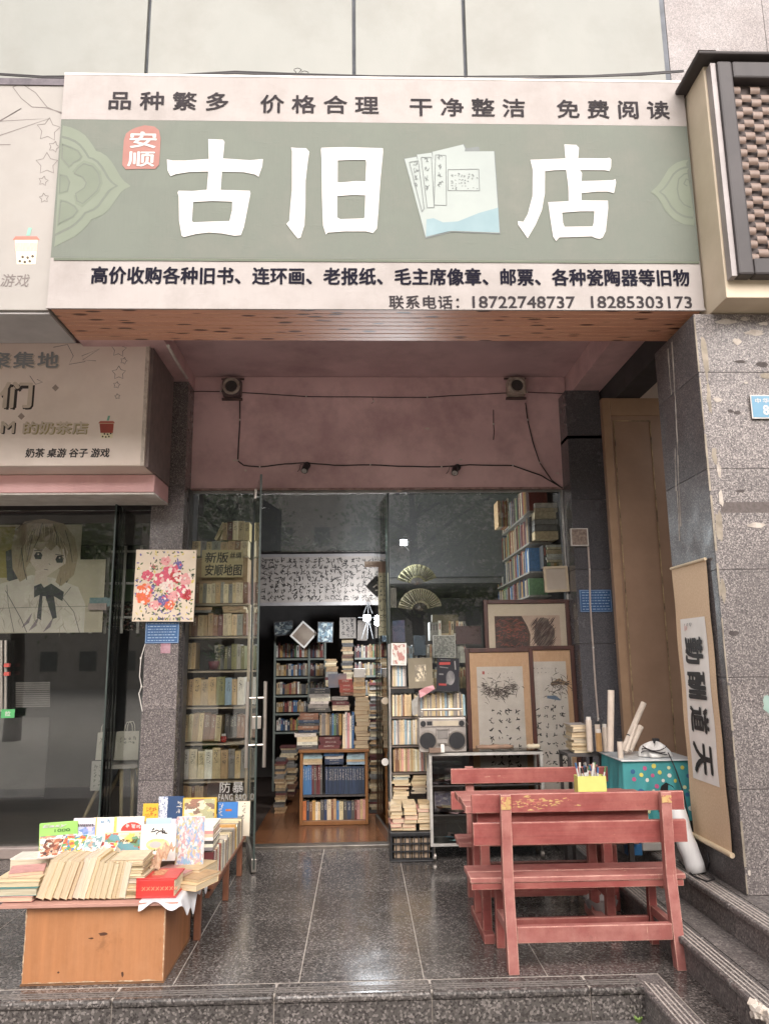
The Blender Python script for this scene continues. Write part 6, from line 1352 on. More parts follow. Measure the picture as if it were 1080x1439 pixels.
cab('speaker_cable', 'thin cable strung between the two speakers', [(270, 550), (310, 550), (350, 552), (430, 557), (520, 558), (600, 558), (690, 553), (740, 551), (792, 553)], .004)
cab('lighting_cable', 'black cable dropping from the left speaker and looping past both spotlights', [(337, 562), (337, 590), (335, 625), (334, 647), (342, 654), (365, 656), (400, 652), (430, 650), (470, 654), (520, 653), (560, 655), (620, 656), (660, 653), (720, 654), (760, 668), (790, 686)], .0055)
cab('speaker_lead', 'black cable falling diagonally from the right speaker', [(738, 566), (741, 590), (748, 620), (758, 650), (775, 675), (790, 686)], .005)
cab('edge_cable', 'cable running down the right edge of the lintel wall', [(793, 555), (793, 600), (794, 650), (793, 690)], .005)
cab('short_wire', 'short kinked wire hanging loose on the right half of the lintel wall', [(693, 576), (693, 596), (694, 606), (693, 618)], .003)
cab('hook_wire', 'tiny hooked wire at the middle of the lintel wall', [(523, 559), (525, 564), (522, 567)], .002)
rr = random.Random(41); FWl = Frame((0, 6.5795, 0), (1, 0, 0), (0, 0, 1)); wmark = M('plaster_chip', '#c9bcb2', '#b5a8a0', 30, .9, bs=0)
for k, (px, py, w_) in enumerate([(330, 647, .04), (345, 661, .03), (783, 665, .035), (790, 640, .012), (600, 602, .05), (518, 578, .006), (647, 646, .03), (693, 615, .012), (305, 660, .012), (388, 648, .01), (560, 690, .06), (330, 688, .08), (755, 648, .01)]):
    p = at(px, py, Y=6.58); shape([ragged(p.x, p.z, w_, min(w_, .02), rr, 9)], FWl, wmark, lw, n=.0006+k*.00005, name='chip')
def spot(px, py, label, dx):
    c = at(px, py, Y=6.52); t_ = thing('spotlight', label, 'spotlight', (c.x, 6.578, c.z), 'small black spotlights under the lintel'); 
    MB().cyl((c.x+dx, 6.578, c.z+.03), (c.x+dx, 6.55, c.z+.03), .03, 14).build('mount', black_plastic, t_)
    d = Vector((-.012*(1 if dx > 0 else -1), -.05, -.055)).normalized(); p0 = Vector((c.x, 6.545, c.z+.025))
    MB().cyl(p0, p0+d*.085, .026, 18, .03).build('barrel', black_plastic, t_); MB().cyl(p0+d*.0853, p0+d*.087, .024, 18).build('lens', M('lens_pale', '#bdb9b6', '#8d8a88', 30, .2), t_)
    b = MB(); b.tube([p0, p0+Vector((-.05, .0, .01)), p0+Vector((-.06, .02, -.03)), p0+Vector((-.08, .025, -.05))], .0025, 5); b.build('loose_wire', black_cable, t_)
spot(430, 657, 'small black spotlight on the left half of the lintel wall', .005)
spot(640, 660, 'small black spotlight on the right half of the lintel wall', .02)
# meter box and white cable on the black pillar
mb_ = thing('junction_box', 'small pale framed junction box on the black pillar', 'box', at(813, 766, Y=6.32)); a, b2 = at(802, 744, Y=6.33), at(825, 766, Y=6.33)
MB().box(a.x, 6.325, b2.z, b2.x, 6.348, a.z).build('box', M('box_brown', '#6b5a50', '#9a8a7e', 40, .6), mb_)
MB().box(a.x-.008, 6.318, b2.z-.008, a.x, 6.349, a.z+.008).box(b2.x, 6.318, b2.z-.008, b2.x+.008, 6.349, a.z+.008).box(a.x, 6.318, a.z, b2.x, 6.349, a.z+.008).box(a.x, 6.318, b2.z-.008, b2.x, 6.349, b2.z).build('rim', white_metal, mb_)
cab('white_cable', 'pale cable running from the junction box down the black pillar', [(826, 768), (828, 800), (829, 850), (833, 910), (836, 960), (840, 1010), (838, 1040)], .008, Y=6.335, mt_=M('pale_cable', '#b9aaa0', '#a5968d', 12, .5))
cab('pillar_cable', 'white cable hanging along the left edge of the speckled pillar', [(204, 905), (198, 925), (196, 950), (199, 965), (195, 975), (200, 1000)], .004, Y=6.345, mt_=white_metal)
# ---------------------------------------------------------------- book stall, left
ply = woodpaint('plywood_orange', '#ae774f', '#b98762', '#6b452d', (30, 30, 2.2), .5, .70, .4, edge='#cdb193')
stl = thing('stall_box', 'orange plywood box serving as the front of the book stall', 'cabinet', (-1.27, 4.03, 0))
MB().box(-1.605, 4.03, .008, -.942, 4.046, .352).build('front_panel', ply, stl, bevel=.002)
MB().box(-.956, 4.0465, .008, -.942, 4.62, .352).build('side_panel', M('ply_side', '#a9714a', '#93613d', 4, .5, st=(4, 4, .4)), stl, bevel=.002)
MB().box(-1.605, 4.0465, .008, -1.59, 4.62, .352).build('side_panel', ply, stl)
MB().box(-1.61, 4.026, 0.001, -.937, 4.62, .0075).box(-1.5895, 4.047, .33, -.9565, 4.61, .345).build('base_board', M('ply_edge', '#7d5a3c', '#69482f', 12, .7), stl)
Fs_ = Frame((0, 4.0292, 0), (1, 0, 0), (0, 0, 1)); rr = random.Random(9)
for k, (px, py, w_, h_) in enumerate([(145, 1313, .055, .012), (128, 1319, .03, .005), (82, 1367, .012, .008), (172, 1369, .014, .018)]):
    p = at(px, py, Y=4.03); shape([ragged(p.x, p.z, w_, h_*1.6, rr, 9)], Fs_, M('ply_scar', '#5a3826', '#452a1c', 20, .8, bs=0), stl, n=.0003+k*.0001, name='scar')
its = []
for (x0_, z0_, x1_, z1_, n_) in ((-.945, .02, -.945, .345, 22), (-1.60, .013, -.95, .013, 26), (-1.602, .02, -1.602, .34, 14)):
    for k in range(n_):
        t_ = rr.random(); x = x0_+(x1_-x0_)*t_; z = z0_+(z1_-z0_)*t_; L_ = rr.uniform(.008, .03); dx, dz = ((0, 1) if x0_ == x1_ else (1, 0))
        its.append(([(x-dx*L_, z-dz*L_), (x+rr.uniform(-.003, .001), z+rr.uniform(-.001, .002)), (x+dx*L_, z+dz*L_)], [.002, rr.uniform(.003, .008), .002]))
strokes(Fs_, [i for i in its if all(-1.605 < p[0] < -.942 and .009 < p[1] < .35 for p in i[0])], M('chipped_edge', '#cdb79c', '#9c7a5c', 40, .8, bs=0), stl, .0008, 'chipped_edges')
st2 = thing('trestle_table', 'low wooden trestle of the book stall running back towards the glass door', 'table', (-1.2, 5.2, 0))
legw = M('leg_brown', '#8a5a42', '#744a36', 8, .5)
TZ = .372
MB().box(-1.72, 3.985, .3525, -.875, 4.64, TZ-.004).build('top_board', M('pinkish_board', '#b58a7c', '#a37a6c', 6, .7), st2, bevel=.002)
MB().box(-1.55, 4.645, .243, -.828, 5.93, .262).build('top_board', legw, st2, bevel=.002)
for (x, y) in ((-.90, 4.60), (-1.66, 4.60)): MB().box(x-.018, y-.018, 0, x+.018, y+.018, .352).build('leg', legw, st2, bevel=.003)
for (x, y) in ((-.865, 5.30), (-.865, 5.86), (-1.52, 4.75), (-1.52, 5.86)): MB().box(x-.018, y-.018, 0, x+.018, y+.018, .2425).build('leg', legw, st2, bevel=.003)
MB().box(-.877, 4.67, .19, -.853, 5.281, .225).build('rail', legw, st2)
T2 = .2632
cl_ = thing('white_sheet', 'white plastic sheet draped under the books at the stall corner', 'sheet', (-1.0, 4.1, TZ))
wsh = M('sheet_white', '#d9d8d8', '#c6c5c6', 14, .35, bs=.4)
def sheet(u, v):
    x = -1.06+.25*u; y = 3.975+.67*v; e = max(0, x+.872); f = max(0, 3.99-y)*6; return (x-e*.45, y+.008*math.sin(x*50)*(1 if u > .7 else 0), TZ+.001-e*1.15*(1+.35*math.sin(y*17)+.3*math.sin(y*41))-(.02 if v == 0 else 0)*(1+math.sin(x*40)))
MB().grid(sheet, 26, 44).build('sheet', wsh, cl_, smooth=True)
gS = 'second-hand books laid out on the street stall'
T0 = TZ+.002
def P_at(px, py, Y): return at(px, py, Y=Y)
# leaning books showing their page edges
x = at(50, 1272, Y=4.04).x; names_ = ['cream', 'buff', 'cream', 'buff', 'tan', 'white', 'white', 'buff', 'sand', 'cream', 'sand', 'cream', 'buff', 'sand', 'white']
for k, nm in enumerate(names_):
    w_ = rnd.uniform(.018, .032) if k > 3 else rnd.uniform(.03, .04); tl = .34-.012*k; h_ = rnd.uniform(.175, .195)-(.02 if k > 7 else 0)
    book('edge', (x+w_/2, 4.02+rnd.uniform(0, .012), T0+w_/2*math.sin(tl)), (w_*.97, .20, h_), nm, '%s book in the slanting row showing page edges, %s from the left' % (nm, ORD[k]), gS, rot=(0, tl, 0)); x += w_/math.cos(tl)*1.0
pile(148, 200, 1270, 1210, 4.03, 17, ['cream', 'buff', 'sand', 'white'], 'of the tall magazine stack beside the thick red book', gS, cat='magazine', kind='flatedge', zbase=T0, depth=.2, jit=.006)
book('flatedge', (at(53, 1240, Y=4.02).x-.14, 4.02, T0), (.24, .2, .022), 'pink', 'pink edged magazine lying lowest at the left edge of the stall', gS, cat='magazine')
book('flatedge', (at(53, 1240, Y=4.02).x-.13, 4.03, T0+.023), (.25, .2, .035), 'teal', 'teal and white magazine second from the bottom at the left edge of the stall', gS, cat='magazine')
book('flatedge', (at(53, 1240, Y=4.02).x-.115, 4.05, T0+.059), (.22, .2, .02), 'cream', 'cream book third from the bottom at the left edge of the stall', gS)
book('flatedge', (at(53, 1240, Y=4.02).x-.11, 4.06, T0+.080), (.21, .2, .016), 'cream', 'thin cream book fourth from the bottom at the left edge of the stall', gS)
book('flatedge', (at(53, 1240, Y=4.02).x-.09, 4.10, T0+.097), (.16, .16, .015), 'pink', 'pale pink booklet on top of the left edge heap', gS, rot=(0, 0, .3))
book('flatedge', (at(40, 1230, Y=4.30).x, 4.30, T0), (.2, .15, .13), 'white', 'thick white bundle behind the left edge heap of the stall', gS)
# thick red book
rb_ = thing('red_book', 'thick red hardback dictionary lying at the front of the stall', 'book', (-1.0, 4.05, T0)); a = at(190, 1268, Y=4.03); b2 = at(247, 1268, Y=4.03)
rc = M('red_cover', '#c23a34', '#b02f2c', 8, .35, bs=0); w_ = b2.x-a.x; x0 = a.x
MB().box(x0, 4.03, T0, x0+w_, 4.21, T0+.008).box(x0, 4.03, T0+.083, x0+w_, 4.21, T0+.091).box(x0, 4.03, T0+.008, x0+w_-.012, 4.036, T0+.083).build('cover', rc, rb_, bevel=.002)
MB().box(x0+.004, 4.0365, T0+.0085, x0+w_-.008, 4.203, T0+.0825).build('page_block', M('page_cream', '#d8c9ac', '#bfae8f', 200, .9, st=(.02, .02, 1)), rb_)
MB().box(x0+.06, 4.08, T0+.0912, x0+.12, 4.18, T0+.0916).build('title_patch', M('title_tan', '#c79b74', '#a9583f', 60, .6, bs=0), rb_); Fr = Frame((x0, 4.0298, T0), (1, 0, 0), (0, 0, 1))
strokes(Fr, [([(.03+k*.022, .035), (.045+k*.022, .052)], .004) for k in range(8)]+[([(.03+k*.022, .052), (.045+k*.022, .036)], .003) for k in range(8)], M('gilt', '#d98a6a', None, 5, .5, bs=0), rb_, .0003, 'embossed_letters')
# loose comics and leaflets between
for k, (px, py, Y, z, w_, d_, h_, nm, rot, lb) in enumerate([(222, 1225, 4.28, .0, .20, .2, .045, 'cream', -.5, 'fanned cream leaflets behind the thick red book'), (232, 1222, 4.26, .046, .19, .2, .012, 'pink', -.35, 'brown and white magazine on the fanned leaflets'),
        (262, 1240, 4.2, .0, .14, .2, .03, 'buff', -.4, 'pale card folder at the right corner of the stall'), (268, 1232, 4.24, .031, .12, .18, .014, 'tan', -.5, 'thin tan folder on the pale card folder'), (266, 1222, 4.36, .0, .14, .2, .06, 'sand', -.3, 'worn sand magazine pile near the stall corner')]):
    book('flatedge', (at(px, py, Y=Y).x, Y-.05, T0+z), (w_, d_, h_), nm, lb, gS, rot=(0, 0, rot), cat='magazine' if 'magazine' in lb else 'book')
# carton supporting the display row
tag(MB().box(-1.70, 4.42, T0, -.93, 4.60, T0+.13).build('support_carton', MATS['cardboard'], bevel=.004), 'low cardboard carton hidden behind the front books, propping up the display covers', 'carton')
TC = T0+.132
def standing(name, label, x0, x1, ytop, Y, zb, mt_, art=None, lean=.05, cat='book', thick=.012, roll_=0):
    a = at(x0, ytop, Y=Y); c = at(x1, ytop, Y=Y); w = c.x-a.x; h = a.z-zb
    t_ = thing(name, label, cat, ((a.x+c.x)/2, Y, zb+abs(math.sin(roll_))*w/2), gS, rot=(-lean, roll_+1e-5, 0))
    MB().box(-w/2, 0, 0, w/2, .0015, h).box(-w/2, thick, 0, w/2, thick+.0015, h).build('cover', mt_, t_); MB().box(-w/2+.002, .0016, .002, w/2-.002, thick-.0001, h-.002).build('page_block', M('page_cream2', '#d8cdb8', '#c5b8a0', 60, .9), t_)
    if art:
        for (mm, u0, v0, u1, v1) in art: k_ = len([1 for _ in t_.children]); MB().quad((-w/2+w*u0, -.0006-.0003*k_, h*v0), (-w/2+w*u1, -.0006-.0003*k_, h*v0), (-w/2+w*u1, -.0006-.0003*k_, h*v1), (-w/2+w*u0, -.0006-.0003*k_, h*v1)).build('picture', mm, t_)
    return t_, w, h
A = artmat
easy, w, h = standing('green_book', 'lime green comic book titled Easy standing at the left of the stall', 57, 111, 1158, 4.45, TC, M('lime_cover', '#94c168', '#8bb860', 4, .4), [(A('figures_art', ['#c9713f', '#d9d6cf', '#4e4a55', '#a9b2cf', '#d8b08a', '#b5503c', '#e0ddd6'], 9, 6), .02, .0, .98, .52)], roll_=-.06)
text('Easy', Fl, (-w*.42, h*.79, w*.22, h*.94), print_white, easy, n=.003, bold=.05, shear=.2); text('1000', Fl, (-w*.1, h*.64, w*.3, h*.75), M('dark_green', '#2f5a2f', None, 5, .5, bs=0), easy, n=.003, bold=.02)
lav, w, h = standing('lavender_magazine', 'lavender illustration magazine with black heading beside the green comic', 103, 134, 1151, 4.46, TC, M('pale_lav', '#dcd3d8', '#cfc6cf', 4, .4), [(A('lav_art', ['#a5abcf', '#b7bbd8', '#d9bcd0', '#9099c4', '#e0d6dc', '#6f8bb8'], 4, 7), .12, .05, 1, .72)], cat='magazine')
strokes(Fl, [([(-w*.45+k*w*.09, h*.80), (-w*.40+k*w*.09, h*.805)], .006) for k in range(10)]+[([(-w*.48+k*w*.07, h*.76), (-w*.44+k*w*.07, h*.76)], .008) for k in range(14)], print_navy, lav, .003, 'heading')
wb, w, h = standing('white_book', 'narrow white book with yellow dotted border and blue characters', 130, 160, 1150, 4.47, TC, paper_white, [(A('yellow_dots', ['#d6c46a', '#d6c46a', '#c9a94c', '#e0d080', '#d6c46a'], 16, 8), 0, 0, .2, 1)])
strokes(Fl, scrawl(-w*.15, h*.82, w*.42, h*.93, 2, 1, .03, random.Random(8), .2, 6), M('print_blue', '#4f86a8', None, 5, .5, bs=0), wb, .002, 'blue_title')
ra_, w, h = standing('white_album', 'white book with a red arch and yellow border in the second display row', 160, 202, 1149, 4.48, TC, paper_white, [(MATS['yellow_dots'], 0, 0, .1, 1)])
shape([[(w*.5*math.cos(a)*.75+w*.12, h*.55+h*.28*math.sin(a)) for a in [i*.1745 for i in range(19)]]], Fl, M('arch_red', '#c4473f', None, 5, .5, bs=0), ra_, .0016, 'red_arch')
strokes(Fl, scrawl(-w*.1, h*.66, w*.4, h*.76, 3, 1, .03, random.Random(18), .22, 6), print_white, ra_, .0022, 'white_title')
ga, w, h = standing('picture_book', 'wide green and yellow animal picture book in front of the white ones', 147, 198, 1171, 4.38, T0+.10, M('cream_cover', '#dccfa6', '#d2c08c', 4, .4), [(A('green_land', ['#4f9a78', '#e0c96b', '#d98a3f', '#e6dfc6', '#4fa0a8', '#d8cfae', '#c9553f'], 4, 9), .02, .02, .98, .98)])
strokes(Fl, scrawl(-w*.1, h*.62, w*.42, h*.74, 6, 1, .022, random.Random(19), .2, 5), M('brown_title', '#6d5a2e', None, 5, .5, bs=0), ga, .003, 'title')
shape([[(w*x, h*y) for x, y in ((-.32, .05), (-.36, .3), (-.3, .42), (-.25, .3), (-.2, .32), (-.18, .05))]], Fl, M('fox_orange', '#cf7636', '#b9602a', 30, .6, bs=0), ga, .0035, 'orange_animal')
shape([[(w*.0, h*.05), (w*.0, h*.3), (w*.04, h*.42), (w*.08, h*.3), (w*.12, h*.05)]], Fl, M('rabbit_grey', '#a8a5ae', '#8c8994', 30, .6, bs=0), ga, .0035, 'grey_animal')
hug, w, h = standing('white_picture_book', 'white picture book with a yellow oval drawing and two dark characters', 198, 247, 1160, 4.36, T0+.09, paper_white, None)
shape([[(w*.34*math.cos(a), h*.45+h*.17*math.sin(a)) for a in [i*.35 for i in range(18)]]], Fl, M('oval_yellow', '#d6bd72', '#dccba0', 40, .6, bs=0), hug, .0008, 'oval_drawing')
shape([[(w*.17*math.cos(a)-w*.07, h*.45+h*.09*math.sin(a)) for a in [i*.35 for i in range(18)]]], Fl, print_white, hug, .0014, 'white_animal')
strokes(Fl, [([(-w*.35+i*w*.08, h*.29), (-w*.30+i*w*.08, h*.305)], .008) for i in range(9)], MATS['leaf_green'], hug, .0014, 'grass_strokes')
strokes(Fl, scrawl(-w*.2, h*.77, w*.25, h*.90, 2, 1, .04, random.Random(28), .14, 7), ink, hug, .001, 'title'); strokes(Fl, scrawl(-w*.4, h*.1, w*.15, h*.22, 4, 1, .03, random.Random(29), .16, 6), MATS['seal_ink'], hug, .001, 'red_title')
standing('pale_floral_album', 'large pale floral colouring book standing at the right of the display row', 248, 287, 1149, 4.40, T0+.03, paper_white, [(A('floral_art', ['#cfc8c0', '#b9a9ad', '#8f9cbc', '#c4ab78', '#c08f8a', '#d2cbc3', '#7f9db2'], 12, 11, 2.2), .0, .0, 1, 1)])
standing('pale_floral_cover', 'lilac edged floral book half hidden behind the large pale one', 240, 262, 1152, 4.44, T0+.06, M('lilac_cover', '#c2b3c9', '#d6ccd6', 9, .4), [(MATS['floral_art'], .3, 0, 1, 1)])
standing('blue_booklet', 'pale blue booklet peeping over the white picture book', 205, 240, 1151, 4.46, TC, M('sky_cover', '#9fb6c9', '#b3c4d0', 5, .4))
gK = 'comics lying slanted behind the page-edge row of the stall'
for k, (px_, w_, h_, z_, ln, cols, lb) in enumerate([(70, .13, .19, .165, 1.05, ['#c9a58c', '#7a4a3c', '#e0cdb8', '#a86a4f', '#4a3a38'], 'brown figure comic slanting beneath the green comic book'), (97, .12, .18, .18, 1.0, ['#c94a3c', '#3f78a8', '#e6ded0', '#d9a23f', '#5c8a5a'], 'red and blue comic slanting beneath the lavender magazine'),
        (120, .11, .18, .17, .95, ['#6fa3a0', '#d9d2c4', '#3f6f78', '#c9785a', '#e0d8c8'], 'teal comic slanting in the middle of the stall'), (140, .11, .17, .155, 1.1, ['#dfe3e0', '#7fa85a', '#d6c35a', '#c9d6dc', '#b0504a'], 'white and green comic slanting before the green and yellow picture book')]):
    c = at(px_, 1225, Y=4.24); t_ = thing('comic_book', lb, 'comic', (c.x, 4.23, T0+z_-.012), gK, rot=(-ln, .06*(k-1.5), 0))
    h_ *= .68; MB().box(-w_/2, 0, 0, w_/2, .012, h_).build('cover', paper_white, t_, bevel=.001); MB().quad((-w_/2+.003, -.0006, .003), (w_/2-.003, -.0006, .003), (w_/2-.003, -.0006, h_-.003), (-w_/2+.003, -.0006, h_-.003)).build('picture', A('comic_art_%d' % k, cols, 7, 20+k), t_)
# crinkled brown wrapper strip across
cw_ = thing('crumpled_wrapper', 'crumpled brown and white wrapper strip lying over the magazine stack', 'wrapper', (-1.1, 4.15, T0+.2))
p0 = at(198, 1238, Y=4.12); p1 = at(240, 1186, Y=4.3)
MB().grid(lambda u, v: tuple(p0.lerp(p1, v)+Vector(((u-.5)*.07, -.03*abs(u-.5)+.01*math.sin(v*30+u*9), .016*math.sin(u*14+v*25)))), 8, 26).build('wrapper', M('wrapper', '#c3a48a', '#a07a5f', 40, .5, bs=.5), cw_, smooth=True)
# back row of covers
zK = T0
tag(MB().box(-1.35, 5.0, T2, -.98, 5.25, T0+.16).build('support_box', MATS['carton'], bevel=.004), 'cardboard box propping up the rear covers on the trestle', 'carton')
TK = T0+.162
yb_, w, h = standing('yellow_book', 'yellow book with red characters at the left of the rear covers', 201, 222, 1130, 5.02, TK, M('yellow_cover', '#d0b040', '#c4a238', 6, .4)); strokes(Fl, scrawl(-w*.4, h*.2, w*.4, h*.85, 4, 2, .03, random.Random(38), .14, 5), M('print_orange', '#b5662c', None, 5, .5, bs=0), yb_, .001, 'title')
nv, w, h = standing('navy_book', 'navy book with a blue and white patterned spine among the rear covers', 223, 258, 1120, 5.05, TK, M('navy_cover', '#33496b', '#2d4262', 6, .4), [(A('blue_white_tiles', ['#d6d9de', '#3f4f78', '#c8ccd6', '#5a6a92', '#e0e2e6'], 16, 12), 0, 0, .36, 1)]); strokes(Fl, scrawl(w*.2, h*.3, w*.45, h*.8, 1, 3, .035, random.Random(39), .14, 5), print_white, nv, .002, 'title')
standing('rooster_album', 'yellow framed picture book with a dark bird painting among the rear covers', 257, 304, 1122, 5.03, TK, M('ochre_cover', '#c9a94c', '#bd9c40', 6, .4), [(A('bird_art', ['#d8cba3', '#7a4034', '#b5a56a', '#d6b9a0', '#8f8f6a', '#5d3830', '#e0d6b8'], 5, 13), .05, .06, .95, .95)])
bl, w, h = standing('blue_book', 'blue landscape-format book with white characters at the right of the rear covers', 306, 334, 1128, 5.08, TK, M('blue_cover', '#3c74b4', '#356aa6', 6, .4)); strokes(Fl, scrawl(-w*.48, h*.1, -w*.2, h*.95, 1, 3, .035, random.Random(40), .14, 5), print_white, bl, .001, 'title')
strokes(Fl, [([(-w*.1, h*.5), (w*.2, h*.5)], .012)], MATS['print_orange'], bl, .001, 'orange_print')
cr_, w, h = standing('cream_book', 'cream book with a column of small black writing at the end of the stall', 331, 351, 1127, 5.86, T2, M('cream_cover2', '#d3c9b6', '#c6bba6', 6, .5), None, cat='book'); strokes(Fl, scrawl(-w*.05, h*.5, w*.25, h*.95, 1, 8, .022, random.Random(42), .14, 4), ink, cr_, .001, 'writing')
# long row of books along the right edge, spines to the right
y = 4.66; k = 0
while y < 5.82 and k < 30:
    w_ = rnd.uniform(.028, .05); nm = ['maroon', 'white', 'faded red', 'cream', 'white', 'red', 'cream', 'white', 'grey', 'white', 'cream', 'brown', 'white', 'grey', 'cream', 'white', 'sand', 'grey', 'white', 'cream', 'ochre', 'yellow', 'white', 'grey', 'cream', 'maroon', 'white', 'cream', 'grey', 'white'][k]; h_ = rnd.uniform(.135, .165) if y > 5.0 else rnd.uniform(.16, .175)
    book('spine', (-.834, y+w_/2, T2), (w_*.96, .17, h_), nm, '%s book in the row along the right stall edge, %s from the front' % (nm, ORD[k]), gS, rot=(0, 0, math.pi/2)); y += w_; k += 1
for k in range(7):
    z = T2+.178+k*.018; nm = ['grey', 'white', 'dark grey', 'white', 'cream', 'pink', 'white'][k]
    book('flat', (-.935, 4.66, z), (.19, .26, .0177), nm, '%s book lying on the right stall edge row, %s from the bottom' % (nm, ORD[k]), gS, rot=(0, 0, rnd.uniform(-.05, .05)))
for k in range(22):
    nm = pick(WH); y = 4.68+k*.052
    if 4.95 < y < 5.3: continue
    book('spine', (-1.02, y, T2), (.045, .17, .165), nm, '%s book in the middle row of the trestle, %s from the front' % (nm, ORD[k]), gS, rot=(0, 0, math.pi/2))

# ---------------------------------------------------------------- tea shop front, left
YG = 6.5; FG = Frame((0, YG, 0), (1, 0, 0), (0, 0, 1))
ts = thing('tea_shop_glass', 'glass front of the dim tea shop left of the speckled pillar', 'window', (-3, YG, .1))
xg = lambda px, Y=YG: at(px, 900, Y=Y).x
MB().box(-5, YG, .09, xg(156), YG+.012, 2.768).build('pane', glass, ts); MB().box(xg(156)+.004, YG, .09, -1.738, YG+.012, 2.768).build('pane', glass, ts)
MB().box(xg(156)+.0005, YG-.002, .09, xg(156)+.0035, YG+.014, 2.768).build('pane_edge', glass_edge, ts)
MB().box(xg(166), YG-.25, .02, xg(166)+.012, YG-.003, 2.768).build('glass_fin', glass, ts); MB().box(xg(166), YG-.262, .02, xg(166)+.012, YG-.2505, 2.768).build('pane_edge', glass_edge, ts)
sl_ = struct(MB().box(-5, 6.44, 0.002, -1.74, 6.66, .088).build('stone_sill', M('sill_stone', '#8a7d76', '#786c66', 10, .4), bevel=.01))
fl2 = struct(MB().box(-5, 6.69, -.05, -1.81, 10, .01).build('tea_shop_floor', M('tea_floor', '#6b5f59', '#5c524d', 4, .3, st=(.5, 4, 1))))
ti = thing('tea_shop_interior', 'dim tea shop room with dark walls behind its glass front', 'room', (-3.4, 9.9, 0))
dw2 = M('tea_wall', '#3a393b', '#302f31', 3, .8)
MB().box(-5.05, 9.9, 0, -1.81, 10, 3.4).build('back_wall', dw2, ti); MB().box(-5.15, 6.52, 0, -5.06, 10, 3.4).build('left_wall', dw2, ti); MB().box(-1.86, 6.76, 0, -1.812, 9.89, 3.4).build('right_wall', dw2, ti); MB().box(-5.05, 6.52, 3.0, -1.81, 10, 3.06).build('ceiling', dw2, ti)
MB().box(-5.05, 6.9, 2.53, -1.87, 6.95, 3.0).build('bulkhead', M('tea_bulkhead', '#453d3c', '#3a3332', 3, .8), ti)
# header strip, white lattice, letters
def pnl(name, label, cat, x0, y0, x1, y1, Y, mt_): a, b2 = at(x0, y0, Y=Y), at(x1, y1, Y=Y); return tag(MB().box(a.x, Y, b2.z, b2.x, Y+.01, a.z).build(name, mt_), label, cat)
pnl('header_strip', 'beige strip above the tea shop poster behind the glass', 'board', -60, 728, 203, 741, 6.96, M('header_beige', '#8a7d70', '#7a6e62', 5, .7))
gr_ = thing('white_lattice', 'white grid partition inside the tea shop beside the black letters', 'partition', (-2.1, 7.0, 1.6)); b = MB(); wg = M('grid_white', '#a19b94', '#8d8781', 6, .6)
for x in (105, 135, 155, 178, 200): p, p2 = at(x, 741, Y=7.02), at(x, 890, Y=7.02); b.box(p.x-.012, 7.02, p2.z, p.x+.012, 7.035, p.z)
for y in (742, 775, 820, 868): p, p2 = at(105, y, Y=7.02), at(202, y, Y=7.02); b.box(p.x, 7.0351, p.z-.01, p2.x, 7.045, p.z+.01)
b.build('grid', wg, gr_)
bl_ = thing('black_letters', 'large black letters R and L on the partition inside the tea shop', 'lettering', at(128, 785, Y=7.0)); FK = Frame((0, 7.0, 0), (1, 0, 0), (0, 0, 1))
for ch, x0, x1 in (('R', 113, 139), ('L', 143, 160)): a, b2 = at(x0, 743, Y=7.0), at(x1, 784, Y=7.0); text(ch, FK, (a.x, b2.z, b2.x, a.z), fatk, bl_, n=.001, bold=.05)
# green poster and flowers behind
pnl('green_board', 'dark green rounded board behind the tea shop lattice', 'board', 152, 800, 192, 845, 7.3, M('board_green', '#4b5a3c', '#424f35', 5, .7))
b = MB(); rr = random.Random(17)
for k in range(700):
    p = at(rr.uniform(140, 206), rr.uniform(848, 886), Y=7.1+rr.uniform(-.05, .1)); c = lin(rr.choice(['#a99f94', '#6b6f58', '#8f6d62', '#55604a', '#c2b8ac', '#7d5a55'])); s = rr.uniform(.008, .02)
    d = Vector((rr.uniform(-1, 1), rr.uniform(-1, 1), rr.uniform(-1, 1))).normalized(); e = d.cross(Vector((.3, .5, .8))).normalized(); b.add([p-d*s, p+e*s*.6, p+d*s, p-e*s*.6], [(0, 1, 2, 3)], 0, c)
tag(b.build('dried_flowers', vbook), 'bank of faded flowers behind the tea shop glass beside the pillar', 'flowers', kind='stuff')
# poster of a short-haired girl, generic drawing
YPo = 6.86; qp = lambda px, py: (lambda p: (p.x, p.z))(at(px, py, Y=YPo)); FPo = Frame((0, YPo, 0), (1, 0, 0), (0, 0, 1))
po = thing('girl_poster', 'large sepia poster drawing of a short-haired girl with a dark ribbon bow', 'poster', at(60, 890, Y=YPo))
a, b2, c2 = at(-60, 738, Y=YPo), at(106, 889, Y=YPo), at(149, 786, Y=YPo); MB().box(a.x, YPo, b2.z, b2.x, YPo+.008, a.z).box(b2.x+.0005, YPo, b2.z, c2.x, YPo+.008, c2.z).build('sheet', M('poster_tan', '#b0a48f', '#a59984', 4, .6), po)
def drw(pts, mt_, n, nm): shape([[qp(x, y) for x, y in pts]], FPo, mt_, po, n, nm)
psk = M('poster_skin', '#c4b3a4', '#b9a899', 5, .6, bs=0); phr = M('poster_hair', '#9c8970', '#8f7d66', 20, .6, bs=0, st=(4, 1, .6)); pdk = M('poster_dark', '#2b2a2e', '#353338', 12, .6, bs=0); psh = M('poster_shirt', '#c0b5a8', '#b4a99c', 6, .6, bs=0); pyl = M('poster_yellow', '#8f7f45', None, 4, .7, bs=0)
drw([(-60, 740), (22, 740), (12, 812), (-60, 812)], pyl, .0005, 'yellow_patch')
drw([(8, 775), (20, 770), (28, 810), (18, 820), (10, 815)], pdk, .0010, 'dark_bow'); drw([(88, 790), (104, 783), (103, 805), (92, 822), (85, 820)], pdk, .0011, 'dark_bow')
